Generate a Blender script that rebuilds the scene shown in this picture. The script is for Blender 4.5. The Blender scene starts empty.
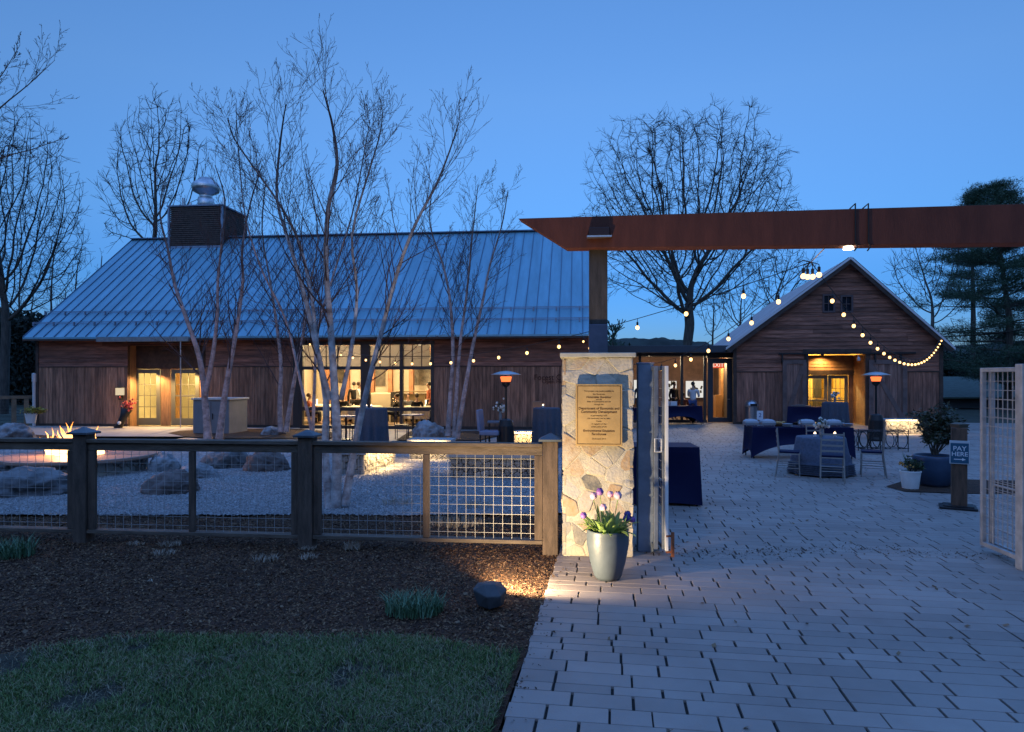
import bpy, bmesh, math, random
import numpy as np
from mathutils import Vector, Matrix, noise as mnoise

C = bpy.context.scene.collection
sc = bpy.context.scene
PI = math.pi
R = math.radians
rnd = random.Random(7)

# ---------------------------------------------------------------- camera, sky, exposure
F, HY, EYE = 683.0, 378.0, 1.9          # focal length in pixels, horizon row, eye height
cam_d = bpy.data.cameras.new('camera')
cam_d.sensor_width = 36.0
cam_d.lens = F / 1024 * 36
cam_d.shift_y = (HY - 366) / 1024
cam_d.clip_start = 0.1
cam_d.clip_end = 2000
cam = bpy.data.objects.new('camera', cam_d)
C.objects.link(cam)
cam.location = (0, 0, EYE)
cam.rotation_euler = (PI / 2, 0, 0)
sc.camera = cam

w = bpy.data.worlds.new('World')
sc.world = w
w.use_nodes = True
wn, wl = w.node_tree.nodes, w.node_tree.links
bg = wn['Background']
sky = wn.new('ShaderNodeTexSky')
sky.sky_type = 'NISHITA'
sky.sun_disc = False
SUN_EL, SUN_ROT = R(5), R(187)
sky.sun_elevation = SUN_EL
sky.sun_rotation = SUN_ROT
sky.air_density = 1.0
sky.dust_density = 0.3
sky.ozone_density = 4.2
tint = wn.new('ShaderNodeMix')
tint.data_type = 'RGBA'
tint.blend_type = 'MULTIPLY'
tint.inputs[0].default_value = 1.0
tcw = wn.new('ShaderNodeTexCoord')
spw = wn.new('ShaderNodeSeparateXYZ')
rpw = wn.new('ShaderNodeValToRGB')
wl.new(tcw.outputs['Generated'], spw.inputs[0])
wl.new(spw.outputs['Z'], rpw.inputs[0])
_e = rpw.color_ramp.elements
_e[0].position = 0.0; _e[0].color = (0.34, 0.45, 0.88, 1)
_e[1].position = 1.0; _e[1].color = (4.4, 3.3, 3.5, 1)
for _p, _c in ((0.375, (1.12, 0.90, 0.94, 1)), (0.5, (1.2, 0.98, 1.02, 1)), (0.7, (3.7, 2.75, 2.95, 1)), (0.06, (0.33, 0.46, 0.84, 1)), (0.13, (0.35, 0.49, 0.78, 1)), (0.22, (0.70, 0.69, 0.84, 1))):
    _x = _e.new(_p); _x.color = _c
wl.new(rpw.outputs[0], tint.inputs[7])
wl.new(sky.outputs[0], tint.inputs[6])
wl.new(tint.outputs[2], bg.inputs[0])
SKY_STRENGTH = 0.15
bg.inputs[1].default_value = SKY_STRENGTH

sun_d = bpy.data.lights.new('sun', 'SUN')
sun_d.energy = 0.02
sun_d.angle = R(20)
sun_d.color = (0.75, 0.85, 1.0)
sun = bpy.data.objects.new('sun', sun_d)
C.objects.link(sun)
sun.rotation_euler = (R(60), 0, R(-20))

sc.view_settings.view_transform = 'Standard'
sc.view_settings.look = 'None'
sc.view_settings.gamma = 1
sc.view_settings.exposure = 1.25
LK = 0.42   # lamp and glow strengths were tuned at exposure 0
sc.render.engine = 'CYCLES'
cy = sc.cycles
cy.use_denoising = True
cy.max_bounces = 5
cy.diffuse_bounces = 3
cy.glossy_bounces = 3
cy.transmission_bounces = 4
cy.transparent_max_bounces = 12
cy.sample_clamp_indirect = 4
cy.caustics_reflective = False
cy.caustics_refractive = False
cy.use_light_tree = True

# ---------------------------------------------------------------- helpers: placing
def gp(px, py, z=0.0):
    "point of height z seen at pixel"
    D = F * (EYE - z) / (py - HY)
    return Vector(((px - 512) * D / F, D, z))
def at(px, py, D):
    return Vector(((px - 512) * D / F, D, EYE - (py - HY) * D / F))
def xat(px, D): return (px - 512) * D / F
def zat(py, D): return EYE - (py - HY) * D / F

def tag(o, label=None, cat=None, group=None, kind=None):
    if label: o['label'] = label
    if cat: o['category'] = cat
    if group: o['group'] = group
    if kind: o['kind'] = kind
    return o
def empty(name, loc=(0, 0, 0), rz=0, label=None, cat=None, group=None, kind=None):
    o = bpy.data.objects.new(name, None)
    C.objects.link(o)
    o.location = loc
    o.rotation_euler = (0, 0, rz)
    o.empty_display_size = 0.1
    return tag(o, label, cat, group, kind)
KIDS = {}
def link(o, parent=None):
    C.objects.link(o)
    if parent is not None:
        o.parent = parent
        KIDS.setdefault(parent.name, []).append(o)
    return o
def dup(root, loc, rz, label, group=None):
    r = root.copy(); C.objects.link(r)
    r.location = loc; r.rotation_euler = (0, 0, rz)
    r['label'] = label
    if group: r['group'] = group
    for ch in KIDS.get(root.name, []):
        c = ch.copy(); link(c, r)
        for g in KIDS.get(ch.name, []):
            d = g.copy(); link(d, c)
    return r

# ---------------------------------------------------------------- helpers: materials
MATS = {}
def mat(name, col, rough=0.7, metal=0.0, var=0.0, vscale=3.0, bump=0.0, bscale=30.0, island=0.0,
        stretch=(1, 1, 1), col2=None, spec=0.5, emit=None, estr=0.0, detail=5.0, sub=None):
    if name in MATS: return MATS[name]
    m = bpy.data.materials.new(name); m.use_nodes = True
    n, l = m.node_tree.nodes, m.node_tree.links
    b = n['Principled BSDF']
    b.inputs['Roughness'].default_value = rough
    b.inputs['Metallic'].default_value = metal
    b.inputs['Specular IOR Level'].default_value = spec
    c4 = (*col, 1)
    b.inputs['Base Color'].default_value = c4
    if emit:
        b.inputs['Emission Color'].default_value = (*emit, 1)
        b.inputs['Emission Strength'].default_value = estr
    tc = n.new('ShaderNodeTexCoord'); mp = n.new('ShaderNodeMapping')
    mp.inputs['Scale'].default_value = stretch
    l.new(tc.outputs['Object'], mp.inputs[0])
    out = None
    if var > 0 or col2:
        nz = n.new('ShaderNodeTexNoise')
        nz.inputs['Scale'].default_value = vscale
        nz.inputs['Detail'].default_value = detail
        nz.inputs['Roughness'].default_value = 0.65
        l.new(mp.outputs[0], nz.inputs['Vector'])
        mx = n.new('ShaderNodeMix'); mx.data_type = 'RGBA'
        c2 = col2 if col2 else tuple(c * (1 - var) for c in col)
        mx.inputs[6].default_value = c4 if col2 else tuple(min(1, c * (1 + var)) for c in col) + (1,)
        mx.inputs[7].default_value = (*c2, 1)
        rp = n.new('ShaderNodeMapRange')
        rp.inputs[1].default_value = 0.35; rp.inputs[2].default_value = 0.65
        l.new(nz.outputs[0], rp.inputs[0]); l.new(rp.outputs[0], mx.inputs[0])
        out = mx.outputs[2]
    if island > 0:
        g = n.new('ShaderNodeNewGeometry')
        mr = n.new('ShaderNodeMapRange')
        mr.inputs[3].default_value = 1 - island; mr.inputs[4].default_value = 1 + island
        l.new(g.outputs['Random Per Island'], mr.inputs[0])
        hs = n.new('ShaderNodeHueSaturation')
        if out: l.new(out, hs.inputs['Color'])
        else: hs.inputs['Color'].default_value = c4
        l.new(mr.outputs[0], hs.inputs['Value'])
        out = hs.outputs[0]
    if out: l.new(out, b.inputs['Base Color'])
    if bump > 0:
        nb = n.new('ShaderNodeTexNoise'); nb.inputs['Scale'].default_value = bscale
        nb.inputs['Detail'].default_value = 6
        l.new(mp.outputs[0], nb.inputs['Vector'])
        bp = n.new('ShaderNodeBump'); bp.inputs['Strength'].default_value = bump
        bp.inputs['Distance'].default_value = 0.02
        l.new(nb.outputs[0], bp.inputs['Height']); l.new(bp.outputs[0], b.inputs['Normal'])
    MATS[name] = m
    return m
def ramp_mat(name, cols, rough=0.8, vscale=2.0, bump=0.4, bscale=30.0, mixnoise=0.35):
    "colour picked per island from a ramp, with noise inside each stone"
    if name in MATS: return MATS[name]
    m = bpy.data.materials.new(name); m.use_nodes = True
    n, l = m.node_tree.nodes, m.node_tree.links
    b = n['Principled BSDF']; b.inputs['Roughness'].default_value = rough
    g = n.new('ShaderNodeNewGeometry'); tc = n.new('ShaderNodeTexCoord')
    nz = n.new('ShaderNodeTexNoise'); nz.inputs['Scale'].default_value = vscale; nz.inputs['Detail'].default_value = 8
    nz.inputs['Roughness'].default_value = 0.7
    l.new(tc.outputs['Object'], nz.inputs['Vector'])
    ma = n.new('ShaderNodeMath'); ma.operation = 'MULTIPLY_ADD'
    l.new(nz.outputs[0], ma.inputs[0]); ma.inputs[1].default_value = mixnoise
    sb = n.new('ShaderNodeMath'); sb.operation = 'SUBTRACT'
    l.new(g.outputs['Random Per Island'], sb.inputs[0]); sb.inputs[1].default_value = mixnoise / 2
    l.new(sb.outputs[0], ma.inputs[2])
    r = n.new('ShaderNodeValToRGB')
    el = r.color_ramp.elements
    el[0].position = 0; el[0].color = (*cols[0], 1)
    el[1].position = 1; el[1].color = (*cols[-1], 1)
    for i in range(1, len(cols) - 1):
        e = el.new(i / (len(cols) - 1)); e.color = (*cols[i], 1)
    l.new(ma.outputs[0], r.inputs[0]); l.new(r.outputs[0], b.inputs['Base Color'])
    nb = n.new('ShaderNodeTexNoise'); nb.inputs['Scale'].default_value = bscale; nb.inputs['Detail'].default_value = 6
    l.new(tc.outputs['Object'], nb.inputs['Vector'])
    bp = n.new('ShaderNodeBump'); bp.inputs['Strength'].default_value = bump; bp.inputs['Distance'].default_value = 0.02
    l.new(nb.outputs[0], bp.inputs['Height']); l.new(bp.outputs[0], b.inputs['Normal'])
    MATS[name] = m
    return m
def emit_mat(name, col, strength):
    if name in MATS: return MATS[name]
    m = bpy.data.materials.new(name); m.use_nodes = True
    n, l = m.node_tree.nodes, m.node_tree.links
    n.remove(n['Principled BSDF'])
    e = n.new('ShaderNodeEmission'); e.inputs[0].default_value = (*col, 1); e.inputs[1].default_value = strength*LK
    l.new(e.outputs[0], n['Material Output'].inputs[0])
    MATS[name] = m
    return m
def glass_mat(name='window_glass', tintc=(0.9, 0.95, 0.95), refl=0.1):
    if name in MATS: return MATS[name]
    m = bpy.data.materials.new(name); m.use_nodes = True
    n, l = m.node_tree.nodes, m.node_tree.links
    n.remove(n['Principled BSDF'])
    t = n.new('ShaderNodeBsdfTransparent'); t.inputs[0].default_value = (*tintc, 1)
    g = n.new('ShaderNodeBsdfGlossy'); g.inputs['Roughness'].default_value = 0.02
    lw = n.new('ShaderNodeLayerWeight'); lw.inputs[0].default_value = refl
    mx = n.new('ShaderNodeMixShader')
    l.new(lw.outputs['Fresnel'], mx.inputs[0]); l.new(t.outputs[0], mx.inputs[1]); l.new(g.outputs[0], mx.inputs[2])
    l.new(mx.outputs[0], n['Material Output'].inputs[0])
    MATS[name] = m
    return m

# ---------------------------------------------------------------- helpers: meshes
def fastmesh(name, co, faces, m, parent=None, smooth=False):
    "co (N,3), faces (M,k) uniform k"
    co = np.asarray(co, dtype=np.float32); faces = np.asarray(faces, dtype=np.int32)
    me = bpy.data.meshes.new(name)
    me.vertices.add(len(co)); me.vertices.foreach_set('co', co.ravel())
    k = faces.shape[1]
    me.loops.add(faces.size); me.loops.foreach_set('vertex_index', faces.ravel())
    me.polygons.add(len(faces))
    me.polygons.foreach_set('loop_start', np.arange(0, faces.size, k, dtype=np.int32))
    me.polygons.foreach_set('loop_total', np.full(len(faces), k, dtype=np.int32))
    me.update(calc_edges=True)
    me.validate()
    me.polygons.foreach_set('use_smooth', np.full(len(me.polygons), bool(smooth)))
    me.materials.append(m)
    return link(bpy.data.objects.new(name, me), parent)

class MB:
    def __init__(s): s.v = []; s.f = []
    def add(s, vs, fs):
        b = len(s.v); s.v += [tuple(x) for x in vs]; s.f += [tuple(i + b for i in f) for f in fs]
        return s
    def box(s, c, d, rz=0, M=None):
        x, y, z = d[0] / 2, d[1] / 2, d[2] / 2
        vs = [Vector(p) for p in ((-x,-y,-z),(x,-y,-z),(x,y,-z),(-x,y,-z),(-x,-y,z),(x,-y,z),(x,y,z),(-x,y,z))]
        if M is None: M = Matrix.Rotation(rz, 4, 'Z')
        c = Vector(c)
        return s.add([M @ p + c for p in vs], [(0,3,2,1),(4,5,6,7),(0,1,5,4),(1,2,6,5),(2,3,7,6),(3,0,4,7)])
    def bb(s, x0, x1, y0, y1, z0, z1):
        return s.box(((x0+x1)/2, (y0+y1)/2, (z0+z1)/2), (abs(x1-x0), abs(y1-y0), abs(z1-z0)))
    def bar(s, a, b, w, h=None, up=(0, 0, 1)):
        a, b = Vector(a), Vector(b); h = h or w
        d = (b - a); L = d.length
        if L < 1e-6: return s
        d.normalize(); up = Vector(up)
        if abs(d.dot(up)) > 0.98: up = Vector((0, 1, 0))
        x = d.cross(up).normalized(); y = x.cross(d).normalized()
        vs = []
        for p in (a, b):
            for sx, sy in ((-1,-1),(1,-1),(1,1),(-1,1)):
                vs.append(p + x * (sx * w / 2) + y * (sy * h / 2))
        return s.add(vs, [(3,2,1,0),(4,5,6,7),(0,1,5,4),(1,2,6,5),(2,3,7,6),(3,0,4,7)])
    def tube(s, pts, rad, n=8, caps=True):
        pts = [Vector(p) for p in pts]
        if not hasattr(rad, '__len__'): rad = [rad] * len(pts)
        b = len(s.v); ref = None
        for i, p in enumerate(pts):
            d = (pts[min(i + 1, len(pts) - 1)] - pts[max(i - 1, 0)])
            if d.length < 1e-9: d = Vector((0, 0, 1))
            d.normalize()
            if ref is None: ref = Vector((1, 0, 0)) if abs(d.x) < 0.8 else Vector((0, 1, 0))
            x = (ref - d * ref.dot(d)).normalized(); ref = x; y = d.cross(x)
            for k in range(n):
                a = 2 * PI * k / n
                s.v.append(tuple(p + (x * math.cos(a) + y * math.sin(a)) * rad[i]))
        for i in range(len(pts) - 1):
            for k in range(n):
                k2 = (k + 1) % n
                s.f.append((b + i*n + k, b + i*n + k2, b + (i+1)*n + k2, b + (i+1)*n + k))
        if caps:
            s.f.append(tuple(b + k for k in reversed(range(n))))
            s.f.append(tuple(b + (len(pts)-1)*n + k for k in range(n)))
        return s
    def lathe(s, prof, n=24, c=(0, 0, 0), rf=None, cap=True):
        b = len(s.v)
        for i, (r, z) in enumerate(prof):
            for k in range(n):
                a = 2 * PI * k / n
                rr = r * (rf(a, i, z) if rf else 1)
                s.v.append((c[0] + rr * math.cos(a), c[1] + rr * math.sin(a), c[2] + z))
        for i in range(len(prof) - 1):
            for k in range(n):
                k2 = (k + 1) % n
                s.f.append((b + i*n + k, b + i*n + k2, b + (i+1)*n + k2, b + (i+1)*n + k))
        if cap:
            s.f.append(tuple(b + k for k in reversed(range(n))))
            s.f.append(tuple(b + (len(prof)-1)*n + k for k in range(n)))
        return s
    def ball(s, c, r, n=10, sc=(1, 1, 1)):
        m = max(4, n // 2)
        prof = [(max(1e-4, math.sin(PI * i / m)) * r, -math.cos(PI * i / m) * r) for i in range(m + 1)]
        b = len(s.v)
        s.lathe(prof, n)
        for i in range(b, len(s.v)):
            x, y, z = s.v[i]; s.v[i] = (x * sc[0] + c[0], y * sc[1] + c[1], z * sc[2] + c[2])
        return s
    def prism(s, poly, y0, y1):
        "poly of (x,z), extruded along y"
        n = len(poly)
        vs = [(x, y0, z) for x, z in poly] + [(x, y1, z) for x, z in poly]
        return s.add(vs, [tuple(range(n)), tuple(reversed(range(n, 2*n)))] + [(i, i + n, (i+1) % n + n, (i+1) % n) for i in range(n)])
    def xf(s, M, start=0):
        for i in range(start, len(s.v)): s.v[i] = tuple(M @ Vector(s.v[i]))
        return s
    def build_each(s, name, m, parent=None, **k):
        for i in range(0, len(s.v), 8):
            q = MB(); q.v = s.v[i:i+8]; q.f = [tuple(x-i for x in f) for f in s.f if i <= f[0] < i+8]
            q.build(name, m, parent, **k)
    def build(s, name, m, parent=None, smooth=False, bevel=0.0, label=None):
        me = bpy.data.meshes.new(name)
        me.from_pydata(s.v, [], s.f)
        bm = bmesh.new(); bm.from_mesh(me)
        bmesh.ops.recalc_face_normals(bm, faces=bm.faces[:])
        bm.to_mesh(me); bm.free()
        me.materials.append(m)
        if smooth:
            for p in me.polygons: p.use_smooth = True
        o = bpy.data.objects.new(name, me)
        if bevel:
            bv = o.modifiers.new('bevel', 'BEVEL'); bv.width = bevel; bv.segments = 2; bv.limit_method = 'ANGLE'
        if label: o['label'] = label
        return link(o, parent)

def text(name, body, size, loc, rot, m, parent, align='CENTER', bold=0.0):
    cu = bpy.data.curves.new(name, 'FONT'); cu.body = body; cu.size = size
    cu.align_x = align; cu.align_y = 'CENTER'; cu.offset = bold
    cu.extrude = 0.001
    cu.materials.append(m)
    tmp = bpy.data.objects.new(name, cu); C.objects.link(tmp)
    me = bpy.data.meshes.new_from_object(tmp.evaluated_get(bpy.context.evaluated_depsgraph_get()))
    bpy.data.objects.remove(tmp)
    me.name = name
    o = bpy.data.objects.new(name, me)
    o.location = loc; o.rotation_euler = rot
    return link(o, parent)

def lamp(name, loc, energy, col, kind='POINT', size=0.05, rot=None, spot=None, blend=0.3, parent=None):
    d = bpy.data.lights.new(name, kind); d.energy = energy*LK; d.color = col
    if kind == 'AREA':
        d.shape = 'RECTANGLE'; d.size = size[0]; d.size_y = size[1]
    else: d.shadow_soft_size = size
    if kind == 'SPOT': d.spot_size = spot; d.spot_blend = blend
    o = bpy.data.objects.new(name, d); o.location = loc
    if rot: o.rotation_euler = rot
    return link(o, parent)

# voronoi stones on a mapped rectangle
def clip(poly, px, py, nx, ny):
    out = []
    n = len(poly)
    for i in range(n):
        a, b = poly[i], poly[(i + 1) % n]
        da = (a[0]-px)*nx + (a[1]-py)*ny; db = (b[0]-px)*nx + (b[1]-py)*ny
        if da <= 0: out.append(a)
        if (da < 0) != (db < 0) and abs(da - db) > 1e-12:
            t = da / (da - db); out.append((a[0] + (b[0]-a[0])*t, a[1] + (b[1]-a[1])*t))
    return out
def stones(mb, W, H, npts, mapf, depth=0.03, gap=0.008, seed=1, mind=None, rnd_in=.18, cut=.14):
    r = random.Random(seed)
    pts = []
    md = mind or 0.75 * math.sqrt(W * H / npts)
    tries = 0
    while len(pts) < npts and tries < npts * 60:
        tries += 1
        p = (r.uniform(0, W), r.uniform(0, H))
        if all((p[0]-q[0])**2 * 0.7 + (p[1]-q[1])**2 * 1.3 > (md * r.uniform(0.6, 1.15))**2 for q in pts): pts.append(p)
    for i, p in enumerate(pts):
        poly = [(0, 0), (W, 0), (W, H), (0, H)]
        for j, q in enumerate(pts):
            if i == j or abs(p[0]-q[0]) > 5 * md or abs(p[1]-q[1]) > 5 * md: continue
            poly = clip(poly, (p[0]+q[0])/2, (p[1]+q[1])/2, q[0]-p[0], q[1]-p[1])
            if len(poly) < 3: break
        if len(poly) < 3: continue
        cx = sum(a[0] for a in poly)/len(poly); cy_ = sum(a[1] for a in poly)/len(poly)
        # round corners by cutting, then rings
        pp = []
        n = len(poly)
        for k in range(n):
            a, b = poly[k], poly[(k+1) % n]
            pp.append((a[0]*(1-cut)+b[0]*cut, a[1]*(1-cut)+b[1]*cut)); pp.append((a[0]*cut+b[0]*(1-cut), a[1]*cut+b[1]*(1-cut)))
        size = max(0.02, math.sqrt(sum((a[0]-cx)**2+(a[1]-cy_)**2 for a in pp)/len(pp)))
        dd = depth * r.uniform(0.6, 1.3)
        tx, ty = r.uniform(-.25, .25), r.uniform(-.25, .25)
        rings = []
        for sh, d in ((gap, -0.01), (gap, dd*.7), (gap+rnd_in*size, dd*.97)):
            f = 1 - sh / size
            ring = []
            for a in pp:
                x, y = cx + (a[0]-cx)*f, cy_ + (a[1]-cy_)*f
                t = d + (0 if d < 0 else ((x-cx)*tx + (y-cy_)*ty) * .5)
                ring.append(mapf(x, y, t))
            rings.append(ring)
        k = len(pp)
        vs = rings[0] + rings[1] + rings[2] + [mapf(cx, cy_, dd)]
        fs = []
        for q in range(2):
            for a in range(k):
                b2 = (a+1) % k
                fs.append((q*k+a, q*k+b2, (q+1)*k+b2, (q+1)*k+a))
        for a in range(k): fs.append((2*k+a, 2*k+(a+1) % k, 3*k))
        mb.add(vs, fs)
    return mb

def boulder(px0, px1, ytop, ybase, label, m, name='boulder', seed=1, depth=0.8, flat=1.0, parent=None):
    p = gp((px0+px1)/2, ybase)
    D = p.y
    W = (px1-px0)*D/F; H = (ybase-ytop)*D/F
    D2 = D + W*depth/2
    bm = bmesh.new(); bmesh.ops.create_icosphere(bm, subdivisions=5, radius=1.0)
    off = Vector((seed*3.7, seed*1.3, seed*7.1))
    for v in bm.verts:
        n0 = mnoise.noise(v.co*0.8+off)*0.30 + (abs(mnoise.noise(v.co*1.5+off))-.2)*-0.30 + (abs(mnoise.noise(v.co*3.4+off))-.2)*-0.20 + mnoise.noise(v.co*9+off)*0.05 + mnoise.noise(v.co*22+off)*0.022
        # facets
        q = v.co * (1+n0)
        q.z = max(q.z, -0.35)
        v.co = Vector((q.x*W/2*0.95, q.y*W*depth/2, (q.z+0.12)*H*0.78))
    me = bpy.data.meshes.new(name); bm.to_mesh(me); bm.free()
    for f in me.polygons: f.use_smooth = True
    me.materials.append(m)
    o = bpy.data.objects.new(name, me); link(o, parent)
    o.location = (p.x*D2/D*1.0, D2, 0)
    o.rotation_euler = (0, 0, 0)
    if label: tag(o, label, 'boulder', 'boulders set in the gravel garden')
    return o

# ---------------------------------------------------------------- materials
m_paver = mat('paver', (0.315, 0.27, 0.24), rough=0.62, vscale=0.9, bump=0.12, bscale=90, island=0.13, col2=(0.245, 0.20, 0.175), detail=12)
m_joint = mat('joint', (0.02, 0.02, 0.02), rough=0.95)
m_mulch = mat('mulch', (0.06, 0.026, 0.012), rough=0.95, var=0.5, vscale=8, bump=1.0, bscale=60)
m_chip = ramp_mat('mulch_chip', [(0.03,0.012,0.005),(0.075,0.032,0.013),(0.13,0.06,0.024),(0.24,0.15,0.08)], rough=0.9, bump=0.1)
m_soil = mat('soil', (0.03, 0.03, 0.018), rough=0.95, var=0.5, vscale=3, bump=0.8, bscale=50)
m_blade = ramp_mat('grass_blade', [(0.03,0.065,0.012),(0.055,0.12,0.018),(0.09,0.17,0.028),(0.16,0.20,0.06),(0.34,0.28,0.16)], rough=0.65, bump=0.0, vscale=1.2, mixnoise=0.5)
m_wood = mat('weathered_wood', (0.26, 0.13, 0.08), rough=0.8, var=0.45, vscale=2.2, bump=0.5, bscale=20, island=0.35, stretch=(6, 6, 0.6))
m_woodh = mat('weathered_siding', (0.225, 0.095, 0.062), rough=0.8, var=0.5, vscale=2.2, bump=0.5, bscale=20, island=0.32, stretch=(0.6, 6, 6))
m_trim = mat('dark_wood_trim', (0.05, 0.03, 0.022), rough=0.7, var=0.4, vscale=5, bump=0.3)
m_fence = mat('fence_timber', (0.095, 0.066, 0.048), rough=0.8, var=0.35, vscale=3, bump=0.5, bscale=25, stretch=(5, 5, 1))
m_fence_rail = mat('fence_rail_timber', (0.12, 0.09, 0.066), rough=0.8, var=0.35, vscale=3, bump=0.5, bscale=25, stretch=(1, 5, 5))
m_wire = mat('galvanised_wire', (0.42, 0.41, 0.40), rough=0.5, metal=0.3)
m_roof = mat('standing_seam_metal', (0.18, 0.385, 0.48), rough=0.5, metal=0.3, var=0.16, vscale=1.3, bump=0.25, bscale=1.2, stretch=(1.6, .25, .25), detail=8)
m_seam = mat('seam_metal', (0.10, 0.16, 0.24), rough=0.55, metal=0.3)
m_roof2 = mat('pale_metal_roof', (0.55, 0.56, 0.58), rough=0.5, metal=0.2, var=0.12, vscale=0.7)
m_galv = mat('galvanised_steel', (0.55, 0.57, 0.6), rough=0.35, metal=0.9, var=0.15, vscale=6)
m_steelblue = mat('painted_steel', (0.20, 0.25, 0.33), rough=0.5, metal=0.3, var=0.2, vscale=4, col2=None)
m_rustbeam = mat('corten_steel', (0.125, 0.034, 0.018), rough=0.8, var=0.22, vscale=5, bump=0.25, bscale=60, stretch=(1.5, 1, .35), detail=10)
m_rust = mat('rust', (0.25, 0.08, 0.03), rough=0.8, var=0.4, vscale=20)
m_black = mat('black_metal', (0.015, 0.015, 0.017), rough=0.45, metal=0.3)
m_darkframe = mat('dark_window_frame', (0.035, 0.03, 0.028), rough=0.5)
m_doorframe = mat('green_grey_door_frame', (0.13, 0.13, 0.10), rough=0.5)
m_glass = glass_mat()
m_stone = ramp_mat('field_stone', [(0.30,0.29,0.27),(0.55,0.47,0.34),(0.12,0.125,0.125),(0.60,0.55,0.45),(0.42,0.29,0.17),(0.44,0.43,0.40),(0.62,0.54,0.40),(0.22,0.21,0.19),(0.50,0.44,0.34)], vscale=7, bump=0.6, bscale=35, mixnoise=0.3)
m_mortar = mat('mortar', (0.50, 0.46, 0.37), rough=0.9, var=0.2, vscale=15, bump=0.6, bscale=60)
m_gabst = ramp_mat('gabion_stone', [(0.22,0.21,0.20),(0.38,0.36,0.32),(0.13,0.13,0.13),(0.48,0.44,0.38)], vscale=9, bump=0.6, bscale=35)
m_granite = mat('granite', (0.15, 0.145, 0.145), rough=0.85, var=0.6, vscale=2.5, bump=0.6, bscale=9, detail=10)
m_granite_w = mat('pale_granite', (0.24, 0.24, 0.245), rough=0.85, var=0.6, vscale=2.5, bump=0.6, bscale=9, detail=10)
m_granite_b = mat('brown_granite', (0.13, 0.10, 0.09), rough=0.85, var=0.6, vscale=2.5, bump=0.6, bscale=9, detail=10)
m_slab = mat('bluestone_slab', (0.32, 0.33, 0.34), rough=0.6, var=0.15, vscale=4, bump=0.2)
m_conc = mat('concrete', (0.32, 0.31, 0.29), rough=0.8, var=0.15, vscale=2, bump=0.2)
m_navy = mat('navy_spandex', (0.005, 0.008, 0.045), rough=0.65, spec=0.2)
m_denim = mat('slate_blue_linen', (0.06, 0.075, 0.105), rough=0.85, var=0.1, vscale=20)
m_white = mat('white_paint', (0.75, 0.75, 0.73), rough=0.5, var=0.06, vscale=8)
m_silver = mat('silver_wood', (0.30, 0.28, 0.26), rough=0.4, metal=0.3)
m_bark = mat('dark_bark', (0.075, 0.065, 0.055), rough=0.9, var=0.4, vscale=4, bump=0.6, bscale=15, stretch=(3, 3, 0.6))
m_twig = mat('dark_twig', (0.04, 0.034, 0.03), rough=0.9)
m_twig_birch = mat('birch_twig', (0.085, 0.05, 0.045), rough=0.85)
def birch_bark(name, z0, z1, c=(0.68, 0.62, 0.60)):
    m = mat(name, c, rough=0.75, vscale=5, bump=0.6, bscale=16, stretch=(1, 1, 1.1), col2=(0.20, 0.14, 0.12), detail=10)
    n, l = m.node_tree.nodes, m.node_tree.links
    b = n['Principled BSDF']; src = b.inputs['Base Color'].links[0].from_socket
    tc = n.new('ShaderNodeTexCoord'); sp = n.new('ShaderNodeSeparateXYZ'); mr = n.new('ShaderNodeMapRange'); mx = n.new('ShaderNodeMix'); mx.data_type = 'RGBA'
    l.new(tc.outputs['Object'], sp.inputs[0]); l.new(sp.outputs['Z'], mr.inputs[0]); mr.inputs[1].default_value = z0; mr.inputs[2].default_value = z1
    l.new(mr.outputs[0], mx.inputs[0]); l.new(src, mx.inputs[6]); mx.inputs[7].default_value = (0.05, 0.03, 0.026, 1)
    l.new(mx.outputs[2], b.inputs['Base Color'])
    return m
m_birch = birch_bark('birch_bark_young', 4.2, 7.5, (0.56, 0.42, 0.39))
m_birch1 = birch_bark('birch_bark_old', 3.6, 5.4)
m_leaf = ramp_mat('evergreen_leaf', [(0.012,0.025,0.010),(0.025,0.045,0.018),(0.05,0.055,0.02),(0.07,0.05,0.025)], rough=0.45, bump=0)
m_needle = ramp_mat('pine_needle', [(0.02,0.05,0.03),(0.035,0.075,0.04),(0.05,0.10,0.05)], rough=0.6, bump=0)
WARM = (1.0, 0.62, 0.28)
WARM2 = (1.0, 0.72, 0.40)
m_bulb = emit_mat('bulb_glow', (1.0, 0.55, 0.20), 4.2)
m_cable = mat('black_cable', (0.012, 0.012, 0.012), rough=0.6)

# ================================================================ the setting
def sheet(name, poly, z, m, kind='structure'):
    me = bpy.data.meshes.new(name)
    me.from_pydata([(x, y, z) for x, y in poly], [], [tuple(range(len(poly)))])
    me.materials.append(m)
    o = bpy.data.objects.new(name, me); link(o); o['kind'] = kind
    return o

m_ground = mat('field_ground', (0.03, 0.035, 0.02), rough=0.95, var=0.5, vscale=0.4, bump=0.6, bscale=4)
sheet('ground', [(-700, -60), (700, -60), (700, 900), (-700, 900)], -0.09, m_ground)

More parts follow.
